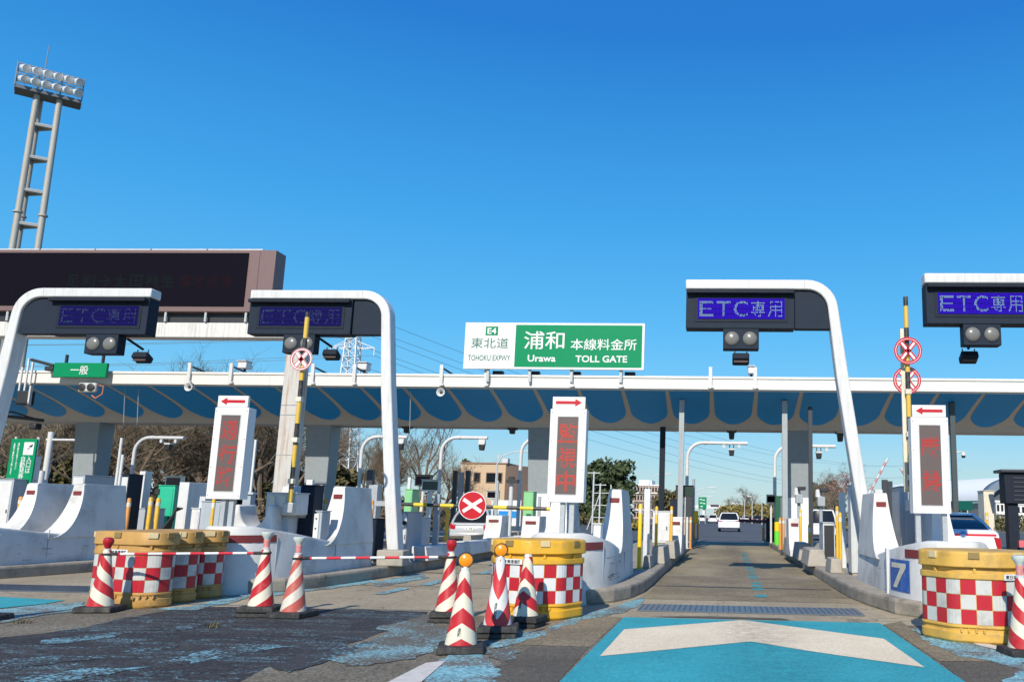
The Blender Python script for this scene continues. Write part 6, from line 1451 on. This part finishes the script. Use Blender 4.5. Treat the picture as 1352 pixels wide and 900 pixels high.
# ------------------------------------------------------------------ buildings
YBd = 92.0; a = A(604, 690, YBd); z1 = A(640, 612, YBd).z; xb1 = A(664, 690, YBd).x
t = thing('office_building', 'beige two storey building with dark windows and outside stairs behind the lanes', 'building', ((a.x + xb1) / 2, YBd, 0))
MB().span((a.x, YBd, 0), (xb1, YBd + 9, z1)).build('wall', BEIGE, t)
MB().prism([(xb1 + .003, YBd + 0.01), (xb1 + 3.0, YBd + 4), (xb1 + 3.0, YBd + 9), (xb1 + .003, YBd + 9)], 0, z1 - .1, 'z').build('wing', BROWNW, t)
MB().span((a.x - .1, YBd - .1, z1 + .003), (xb1 + .2, YBd + 9, z1 + .15)).build('parapet', BROWNW, t)
zw0, zw1 = A(630, 637, YBd).z, A(630, 623, YBd).z
for x0, x1 in ((624.5, 634), (641, 655), (656.5, 663)):
    f = MB().span((A(x0, 640, YBd).x, YBd - .06, zw0), (A(x1, 640, YBd).x, YBd - .005, zw1)).build('window', BROWNW, t)
    MB().span((A(x0, 640, YBd).x + .08, YBd - .075, zw0 + .08), (A(x1, 640, YBd).x - .08, YBd - .062, zw1 - .08)).build('pane', GLASS, f)
f = MB().span((A(666, 640, YBd).x, YBd + 3.2, zw0 - .3), (A(676, 640, YBd).x, YBd + 3.5, zw1)).build('window', DARK, t)
MB().span((A(655, 640, YBd).x, YBd + 2, z1 + .15), (A(665, 640, YBd).x - .2, YBd + 3, z1 + .75)).build('roof_unit', LGREY, t)
mb = MB().tube([(A(650, 640, YBd).x, YBd + 2, z1), (A(650, 640, YBd).x, YBd + 2, z1 + 1.3)], .05, 6).tube([(A(646, 640, YBd).x, YBd + 2, z1 + 1.0), (A(655, 640, YBd).x, YBd + 2, z1 + 1.0)], .04, 6); mb.build('aerial', LGREY, t)
s0 = A(603, 625, YBd - .6); s1 = A(628, 655, YBd - .6)
MB().prism([(s0.x, s0.z), (s1.x, s1.z), (s1.x, s1.z - .5), (s0.x, s0.z - .5)], YBd - 1.2, YBd - .2, 'y').build('outside_stair', P('stair_brown', (.25, .13, .08), .8), t)
a = A(688, 690, 95); b = A(722, 690, 95)
t = thing('service_hut', 'low white service hut with a flat roof right of the beige building', 'building', ((a.x + b.x) / 2, 95, 0))
MB().span((a.x, 95, 0), (b.x, 99, A(700, 645, 95).z)).build('wall', WALLW, t); MB().span((a.x - .3, 94.6, A(700, 645, 95).z + .003), (b.x + .3, 99.4, A(700, 640.5, 95).z)).build('roof', WALLW, t)
a = A(655, 690, 88); b = A(687, 690, 88)
t = thing('notice_wall', 'low blue and white painted wall in front of the beige building', 'wall', ((a.x + b.x) / 2, 88, 0))
MB().span((a.x, 88, 0), (b.x, 88.2, A(670, 660, 88).z)).build('panel', WALLW, t); MB().span((a.x + .2, 87.98, .8), (b.x - .2, 87.997, 1.5)).build('stripe', BLUEP, t)
def block_house(lab, name, x0, x1, yt, Y, d, m, floors, cols, roofbox=None, cat='building'):
    a = A(x0, 690, Y); b = A(x1, 690, Y); z = A((x0 + x1) / 2, yt, Y).z
    t = thing(name, lab, cat, ((a.x + b.x) / 2, Y, 0)); MB().span((a.x, Y, 0), (b.x, Y + d, z)).build('wall', m, t)
    fh = z / floors; cw = (b.x - a.x) / cols
    for f_ in range(floors):
        for c in range(cols):
            w = MB().span((a.x + cw * (c + .22), Y - .08, fh * f_ + fh * .3), (a.x + cw * (c + .78), Y - .005, fh * f_ + fh * .82)).build('window', GLASS, t)
        MB().span((a.x + .1, Y - .5, fh * f_ + fh * .05), (b.x - .1, Y - .01, fh * f_ + fh * .16)).build('balcony', WALLW if f_ % 2 else m, t)
    if roofbox: MB().span((A(roofbox[0], 690, Y).x, Y + 1, z + .005), (A(roofbox[1], 690, Y).x, Y + d - 2, A(roofbox[0], roofbox[2], Y).z)).build('roof_house', WALLW, t)
    MB().span((a.x - .2, Y - .2, z + .002), (b.x + .2, Y + d, z + .4)).build('parapet', WALLW, t)
block_house('tan apartment block with a white roof house far behind the white aluminium post', 'apartment_block', 836, 871, 641, 260, 16, TANB, 4, 9, (842, 859, 633))
# arena roof at the right
DY = 250.0; a = A(1255, 655, DY); b = A(1375, 655, DY)
t = thing('arena', 'white vaulted arena roof with blue arched gable beyond the right edge', 'arena', (A(1310, 690, DY).x, DY, 0))
xc = A(1347, 640, DY).x; rad = xc - A(1297, 660, DY).x; zb = A(1300, 661, DY).z; ztop = A(1330, 629, DY).z
arc = [(xc - rad * math.cos(math.pi * i / 24), zb + (ztop - zb) * math.sin(math.pi * i / 24)) for i in range(25)]
arc_in = [(xc + (x - xc) * .80, zb + (z - zb) * .72) for x, z in arc]
MB().prism(arc + arc_in[::-1], DY - 1.5, DY + 2, 'y').build('arch_band', BLUEG, t)
MB().prism(arc_in + [(xc + rad * .8, 0), (xc - rad * .8, 0)], DY + .8, DY + 1.4, 'y').build('gable_wall', P('gable_dark', (.08, .09, .11), .5), t)
dxv = A(1238, 650, DY + 70).x - arc[24][0]
vs = []
for t_ in (0.0, 0.5, 1.0):
    for x_, z_ in arc: vs.append((x_ + (x_ - xc) * 0.02 + dxv * t_, DY + 2.0 + 68 * t_, (z_ - zb) * (1 + .05 * t_) + zb + .15))
MB().add(vs, [(i * 25 + j, i * 25 + j + 1, (i + 1) * 25 + j + 1, (i + 1) * 25 + j) for i in range(2) for j in range(24)]).build('roof', MEMB, t)
MB().span((A(1245, 660, DY + 8).x, DY + 20, 0), (xc - rad * .9, DY + 24, A(1270, 655, DY + 20).z)).build('side_wall', BROWNW, t)
for i, (x0, x1, yt, m) in enumerate(((1296, 1306, 664, TANB), (1316, 1332, 663, WALLW), (1342, 1362, 666, WALLW))):
    block_house(('small tan house', 'white house with grey balconies', 'white low house')[i] + ' in front of the arena roof', 'distant_house', x0, x1, yt, 170 + 6 * i, 8, m, 2, 3)
# far toll bridge and road furniture
t = thing('overpass', 'pale overpass crossing the expressway far ahead of the white car', 'overpass', (0, 330, 0))
a = A(915, 675, 330); b = A(984, 675, 330)
MB().span((a.x, 330, A(950, 671, 330).z), (b.x + 1, 336, A(950, 667, 330).z)).build('deck', WALLW, t)
MB().span((A(938, 675, 329).x, 329.6, A(945, 668, 330).z), (A(949, 675, 329).x, 329.9, A(945, 665.8, 330).z)).build('sign_board', P('dark_maroon', (0.06, 0.025, 0.04), 0.5), t)
MB().span((A(966, 675, 329).x, 329.6, A(970, 670, 330).z), (A(975, 675, 329).x, 329.95, A(970, 663, 330).z)).build('sign_panel', SWHITE, t)
for px in (929, 944, 958, 974): MB().span((A(px, 680, 331).x - .4, 331, 0), (A(px, 680, 331).x + .4, 335, A(950, 671.3, 330).z)).build('pier', WALLW, t)
Yz = 150.0; a = A(922, 671, Yz); b = A(933, 656, Yz)
t = thing('direction_sign', 'green expressway direction board on the left far ahead', 'sign', ((a.x + b.x) / 2, Yz, 0))
pn = MB().span((a.x, Yz, a.z), (b.x, Yz + .15, b.z)).build('panel', SGREEN, t)
mb = MB()
for k, (u, w) in enumerate(((.3, .8), (.65, .75), (.35, .5), (.7, .45), (.4, .2))): mb.box((a.x + (b.x - a.x) * u, Yz - .01, a.z + (b.z - a.z) * w), ((b.x - a.x) * .28, .01, .16))
mb.build('lettering', SWHITE, pn)
for x in (a.x + .2, b.x - .2): MB().tube([(x, Yz + .25, 0), (x, Yz + .25, b.z)], .08, 6).build('leg', GALV, t)
def street_lamp(px, yt, Y, reach, lab):
    x = A(px, 690, Y).x; z = A(px, yt, Y).z; t = thing('street_lamp', lab, 'street lamp', (x, Y, 0), 'street lamps along the expressway')
    MB().tube([(x, Y, 0), (x, Y, z - 1.2), (x + reach * .15, Y, z - .4), (x + reach * .5, Y, z), (x + reach, Y, z + .1)], [.10, .07, .06, .05, .05], 8).build('pole', LGREY, t)
    MB().box((x + reach * 1.1, Y, z + .1), (abs(reach) * .3 + .2, .25, .14)).build('lamp_head', WHITE, t, bevel=.04)
street_lamp(915, 644, 110, 2.2, 'nearest street lamp on the left of the expressway exit')
street_lamp(916.5, 650, 160, 3.0, 'second street lamp on the left of the expressway exit')
street_lamp(918, 655, 220, 3.4, 'third street lamp on the left of the expressway exit')
street_lamp(983, 655, 200, -2.5, 'street lamp right of the white car nearest to the overpass')
street_lamp(993, 653, 170, -2.2, 'street lamp right of the white car before the bare tree clump')
street_lamp(1006, 656, 150, -2.0, 'street lamp right of the white car nearest the toll gate')
street_lamp(865, 624, 100, -1.5, 'street lamp between the dark navy post and the apartment block') if False else None
street_lamp(856, 626, 120, 2.4, 'tall thin street lamp above the apartment block')
street_lamp(652, 596, 78, 3.0, 'street lamp arching over the beige building roof')
# utility poles by the evergreen
for px, yt, Y, lab in ((782, 622, 60, 'white utility pole with a cross arm before the dark evergreen'), (791, 638, 64, 'lattice framed utility pole before the dark evergreen')):
    x = A(px, 690, Y).x; z = A(px, yt, Y).z; t = thing('utility_pole', lab, 'utility pole', (x, Y, 0))
    MB().tube([(x, Y, 0), (x, Y, z)], .06, 8).build('shaft', LGREY, t)
    MB().box((x, Y, z - .1), (.9, .06, .06)).build('crossarm', LGREY, t)
    if 'lattice' in lab:
        for q in (.25, .5, .75): MB().box((x + .2, Y, z * q + .2), (1.3, .05, .05)).build('brace', LGREY, t)
        MB().tube([(x + 1.0, Y, 0), (x + .8, Y, z * .98)], .05, 6).build('strut', LGREY, t); MB().tube([(x - .9, Y, .2), (x, Y, z * .8)], .04, 6).build('stay', LGREY, t)
# cranes
for px0, py0, px1, py1, Y, lab in ((1147, 652, 1172, 605, 230, 'red and white lattice crane boom left of the right LED pillar'), (1208, 652, 1189, 617, 260, 'red and white crane boom half hidden by the right LED pillar')):
    a = A(px0, py0 + 34, Y); a.z = 0; b = A(px0, py0, Y); c = A(px1, py1, Y)
    t = thing('crane', lab, 'crane', (a.x, Y, 0))
    MB().box((a.x, Y, 1.4), (3.2, 4, 2.6)).build('cab', P('crane_grey', (.4, .4, .38), .5), t, bevel=.2)
    n = 9; d = (c - b) / n
    MB().tube([(a.x, Y, 2), b], .32, 6).build('mast', GALV, t)
    for k in range(n): MB().tube([b + d * k, b + d * (k + 1)], .36, 6).build('boom', P('crane_red_hazed', (0.50, 0.22, 0.22), 0.6) if k % 2 else P('crane_white_hazed', (0.55, 0.57, 0.6), 0.6), t)  # boom paint paled, distance haze mixed into both colours

# ------------------------------------------------------------------ vegetation
def bare_tree(seed, h, spread, twigmat, trunk_h=.28, lean=0.0, levels=4, nb=(5, 5, 6, 6)):
    """a leafless tree: trunk and limbs as one tapered mesh, fine twigs as the crown mesh"""
    rn = random.Random(seed); tr, cr = MB(), MB(); cnt = [0]
    def grow(p, d, l, r, lv):
        k = 3 if lv < 3 else 2; pts = [p]; q = p.copy(); dd = d.copy()
        for i in range(k):
            dd = (dd + Vector((rn.gauss(0, .16), rn.gauss(0, .16), rn.gauss(.05, .1)))).normalized(); q = q + dd * (l / k); pts.append(q.copy())
        rs = [r * (1 - .62 * i / k) for i in range(k + 1)]
        (tr if lv < 2 else cr).tube(pts, rs, 6 if lv < 2 else 3, False)
        if lv >= levels: return
        for j in range(nb[lv]):
            u = rn.uniform(.35 if lv else .4, 1.0); i = min(k - 1, int(u * k)); b = pts[i].lerp(pts[i + 1], u * k - i)
            side = Vector((rn.gauss(0, 1), rn.gauss(0, 1), rn.gauss(0, .5))).normalized()
            nd = (dd * rn.uniform(.45, .9) + side * rn.uniform(.55, .95) * spread + Vector((0, 0, .22))).normalized()
            grow(b, nd, l * rn.uniform(.48, .72), max(.012, r * rn.uniform(.32, .45)), lv + 1)
    grow(Vector((0, 0, 0)), Vector((lean, 0, 1)).normalized(), h * .52, h * .022, 0)
    return tr, cr
def make_tree(lab, loc, builder, crown_mat, trunk_mat=BARK, cat='tree', grp=None, name='bare_tree'):
    t = thing(name, lab, cat, loc, grp); tr, cr = builder
    tr.build('trunk', trunk_mat, t, local=True, norm=False); cr.build('crown', crown_mat, t, local=True, smooth=False, norm=False)
    return t
def leaf_crown(rn, blobs, n, size, mb, flat=.8):
    for _ in range(n):
        cx, cy, cz, rx, ry, rz = rn.choice(blobs)
        while True:
            v = Vector((rn.uniform(-1, 1), rn.uniform(-1, 1), rn.uniform(-1, 1)))
            if .35 < v.length < 1: break
        v = v * (1 + rn.gauss(0, .08)); p = Vector((cx + v.x * rx, cy + v.y * ry, cz + v.z * rz)); s = size * rn.uniform(.5, 1.3)
        n_ = (v.normalized() + Vector((rn.gauss(0, .6), rn.gauss(0, .6), rn.gauss(.25, .6)))).normalized(); u = n_.orthogonal().normalized(); w = n_.cross(u)
        a = rn.uniform(0, 6.28); u, w = u * math.cos(a) + w * math.sin(a), w * math.cos(a) - u * math.sin(a)
        mb.add([p - u * s, p + w * s * .55, p + u * s, p - w * s * .55], [(0, 1, 2, 3)])
    return mb
def leafy(seed, h, rx, nblob, n, size, low=.25):
    rn = random.Random(seed); tr, cr = MB(), MB(); blobs = []
    tr.tube([(0, 0, 0), (rn.gauss(0, .1), 0, h * .4), (rn.gauss(0, .2), rn.gauss(0, .2), h * .8)], [h * .03, h * .022, h * .008], 8, False)
    for i in range(nblob):
        a = rn.uniform(0, 6.28); rr = rx * math.sqrt(rn.random()) * .72; z = h * rn.uniform(low + .1, .86); k = 1 - .5 * abs(z / h - .5)
        r = rx * rn.uniform(.28, .48) * k; blobs.append((rr * math.cos(a), rr * math.sin(a), z, r, r, r * .75)); tr.tube([(0, 0, h * .3), (rr * math.cos(a) * .5, rr * math.sin(a) * .5, z * .75), (rr * math.cos(a), rr * math.sin(a), z)], [h * .012, h * .008, h * .003], 5, False)
    leaf_crown(rn, blobs, n, size, cr)
    return tr, cr
rn = random.Random(11)
protos = []
GW = 'bare winter trees of the roadside wood'
first = [(-52, 78), (-64, 84), (-40, 82), (-75, 90)]
for i in range(4):
    protos.append(make_tree(None, (*first[i], 0), bare_tree(20 + i, 10.5 + i * .8, 1.0, None, nb=(6, 6, 6, 5)), TWIG if i % 2 else TWIG2, grp=GW))
wood = [(x, y) for x, y in first]
spots = []
for px in range(-14, 500, 17):
    for row, Y in ((0, 66), (1, 80), (2, 96)):
        if row == 2 and rn.random() < .35: continue
        q_ = px + rn.uniform(-8, 8) + row * 6, Y + rn.uniform(-5, 5), row
        if not 398 < q_[0] < 532: spots.append(q_)
SIDE = ['slanting', 'broad', 'slim', 'twiggy', 'tangled', 'upright']
nwood = 0
lab_w = 'bare brown winter tree crowded among others in the wood behind the left lanes'
for t in protos: t['label'] = lab_w
for px, Y, row in spots:
    src = rn.choice(protos); c = copy_tree(src, (A(px, 690, Y).x, Y, 0.0), lab_w, rn.uniform(0, 6.28)); s = rn.uniform(.85, 1.15); c.scale = (s, s, s * rn.uniform(.9, 1.05) * (1.06 if row else .9)); nwood += 1
for i in range(10):
    c = copy_tree(protos[i % 4], (A(428 + i * 9, 690, 214 + 5 * (i % 3)).x, 214 + 5 * (i % 3), 0), 'tall bare tree far behind the lower lattice of the pylon', rn.uniform(0, 6.28)); c['group'] = 'bare trees far behind the pylon'; c.scale = (1.75, 1.75, 1.75)
for i, (px, Y, s, lab) in enumerate(((507, 215, 1.6, 'bare brown tree right of the lattice pylon foot'), (528, 76, .80, 'bare tree beside the bent gantry leg'), (556, 72, .62, 'low bare tree left of the curved antenna pole'), (575, 84, .70, 'bare tree left of the beige building'), (592, 88, .60, 'small bare tree touching the beige building'), (632, 125, .80, 'bare tree behind the beige building roof'), (655, 128, .70, 'bare tree behind the roof aerial of the beige building'), (615, 122, .75, 'bare tree behind the left roof corner of the beige building'), (700, 118, .72, 'bare tree above the white service hut'), (712, 112, .66, 'bare tree beside the middle canopy column'))):
    c = copy_tree(protos[i % 4], (A(px, 690, Y).x, Y, 0), lab, rn.uniform(0, 6.28)); c.scale = (s * 1.1, s * 1.1, s)
t = make_tree('tall ragged bare tree with open branches right of the bent gantry leg', (A(549, 690, 62).x, 62, 0), bare_tree(77, 10.0, .75, None, nb=(5, 4, 4, 4)), TWIG2)
for i, (px, Y, s, lab) in enumerate(((968, 240, .95, 'bare tree left of the clump right of the white car'), (980, 235, 1.15, 'round bare tree in the clump right of the white car'), (992, 240, 1.1, 'bare tree in the middle of the clump right of the white car'), (1010, 225, .8, 'bare tree right end of the clump near the dark green machine'), (1022, 215, .75, 'bare tree behind the dark green machine'), (1096, 120, .78, 'brown bare tree right of the right canopy column'), (1108, 118, .82, 'brown bare tree left of the slanting gantry leg'), (1088, 112, .7, 'brown bare tree behind the white minivan'), (866, 170, .6, 'bare tree before the apartment block'), (848, 175, .65, 'bare tree at the left end of the apartment block'), (880, 160, .6, 'bare tree right of the apartment block'))):
    c = copy_tree(protos[(i + 1) % 4], (A(px, 690, Y).x, Y, 0), lab, rn.uniform(0, 6.28)); k = .66 if Y > 200 else .82; c.scale = (s * k * 1.2, s * k * 1.2, s * k)
    del c['group']
t = make_tree('bare pink blossoming tree left of the slanting gantry leg', (A(1113, 690, 105).x, 105, 0), bare_tree(91, 8.2, 1.0, None, nb=(6, 6, 5, 4)), TWIG2, name='blossom_tree')
bl = leaf_crown(random.Random(3), [(-.6, 0, 5.2, 1.6, 1.6, 1.1), (.6, 0, 6.2, 1.2, 1.2, 1)], 320, .12, MB()).build('blossom', PINK, t, local=True, norm=False, smooth=False)
def ev(lab, px, Y, h, rx, nb_, n, size, m, seed, low=.2, sq=1.0):
    t = make_tree(lab, (A(px, 690, Y).x, Y, 0), leafy(seed, h, rx, nb_, n, size, low), m, name='evergreen_tree'); t.scale = (1, 1, sq); return t
ev('large dark round evergreen right of the middle LED pillar', 792, 110, 8.8, 4.6, 46, 9000, .34, LEAFD, 5, .05)
ev('dark evergreen half hidden behind the middle LED pillar', 772, 114, 8.0, 3.6, 30, 5000, .34, LEAFD, 6, .05)
ev('slender dark pine right of the large round evergreen', 827, 112, 7.4, 1.5, 12, 1100, .26, LEAFD, 9, .35)
ev('dark evergreen behind the right canopy column', 1078, 150, 9.0, 3.4, 22, 3500, .36, LEAFD, 12)
ev('second dark evergreen right of the right canopy column', 1092, 155, 8.4, 3.2, 22, 3500, .36, LEAFD, 13)
ev('olive bushy tree left of the dark fare display', 886, 150, 6.3, 3.6, 22, 3200, .34, LEAFO, 14, .05)
ev('dark conifer behind the roof of the beige building', 613, 124, 10.3, 1.4, 14, 1500, .28, LEAFD, 15, .3)
for i, (px, Y, h) in enumerate(((100, 74, 8.5), (105, 66, 6.2), (310, 72, 6.5), (340, 70, 7.0), (20, 76, 6), (395, 78, 5.5), (245, 84, 8.5), (445, 76, 6))):
    ev(('dark leafy tree inside the bare wood %s' % ('under the white arm post', 'behind the white arm post foot', 'right of the left LED pillar', 'behind the slim twin mast', 'behind the green banner sign', 'behind the rusty post', 'above the dark red fare display', 'behind the second canopy column')[i]), px, Y, h, 2.6, 20, 3000, .3, LEAFD if i % 2 == 0 else LEAFO, 40 + i, .05)
# undergrowth of the wood, hedge and verge: one mass each
rn = random.Random(5); mb = MB(); blobs = []
for i in range(240):
    px = rn.uniform(-60, 580); Y = rn.uniform(56, 104)
    if 436 < px < 500: Y = rn.uniform(205, 225)
    h = rn.uniform(.8, 2.8) * (1.25 if Y > 75 else .8); x = A(px, 690, Y).x; r = rn.uniform(1.6, 3.4); blobs.append((x, Y, h * .5, r, r, h * .75))
leaf_crown(rn, blobs, 26000, .36, mb)
o = mb.build('undergrowth', BRUSHM, smooth=False, norm=False); o['kind'] = 'stuff'; o['label'] = 'dry brown undergrowth filling the wood behind the left lanes'
rn = random.Random(6); mb = MB(); blobs = []
for i in range(60):
    u = i / 59; p = A(955 + 95 * u, 690, 230 - 60 * u); blobs.append((p.x, 230 - 60 * u, 2.0, 2.6, 2.0, 2.3))
leaf_crown(rn, blobs, 9000, .45, mb)
tag(mb.build('hedge', HEDGE, smooth=False, norm=False), 'long yellowish clipped hedge along the right of the expressway', 'hedge')
for j, (x0, x1, Y, hh, m, lab) in enumerate(((798, 846, 75, .9, HEDGE, 'low dry brown shrubs below the dark evergreen'), (1285, 1352, 120, 2.2, LEAFO, 'olive shrubs in front of the distant houses at the right'), (1100, 1150, 95, 2.0, HEDGE, 'dry shrubs behind the number 7 nose fin'), (724, 770, 100, 1.6, LEAFO, 'olive shrubs left of the dark evergreen'))):
    rn = random.Random(60 + j); mb = MB(); a = A(x0, 690, Y); b = A(x1, 690, Y); n = int((b.x - a.x) / .8) + 2
    leaf_crown(rn, [(a.x + (b.x - a.x) * k / n, Y + rn.uniform(-1, 1), hh * .5, 1.1, 1.0, hh * rn.uniform(.4, .65)) for k in range(n + 1)], n * 170, .2, mb)
    tag(mb.build('shrub', m, smooth=False, norm=False), lab, 'shrubs')
# weeds at the joints
for i, (px, py, lab) in enumerate(((281, 828, 'tiny green weed growing in the dark asphalt'), (742, 790, 'dry grass tuft at the scuffed corner of the middle nose'), (33, 822, 'tiny green weed on the blue chips at the left edge'))):
    p = G(px, py); rn = random.Random(i); mb = MB()
    if i == 1: p = Vector((-1.98, 13.35, 0))
    for k in range(26):
        a = rn.uniform(0, 6.28); h = rn.uniform(.03, .085); q = Vector((p.x + rn.gauss(0, .05), p.y + rn.gauss(0, .04), 0)); d = Vector((math.cos(a), math.sin(a), 0)) * h * .7
        s = Vector((-math.sin(a), math.cos(a), 0)) * .006
        mb.add([q - s, q + s, q + d + Vector((0, 0, h))], [(0, 1, 2)])
    tag(mb.build('weed_tuft', LEAFO if i != 1 else HEDGE, smooth=False, norm=False), lab, 'weed')
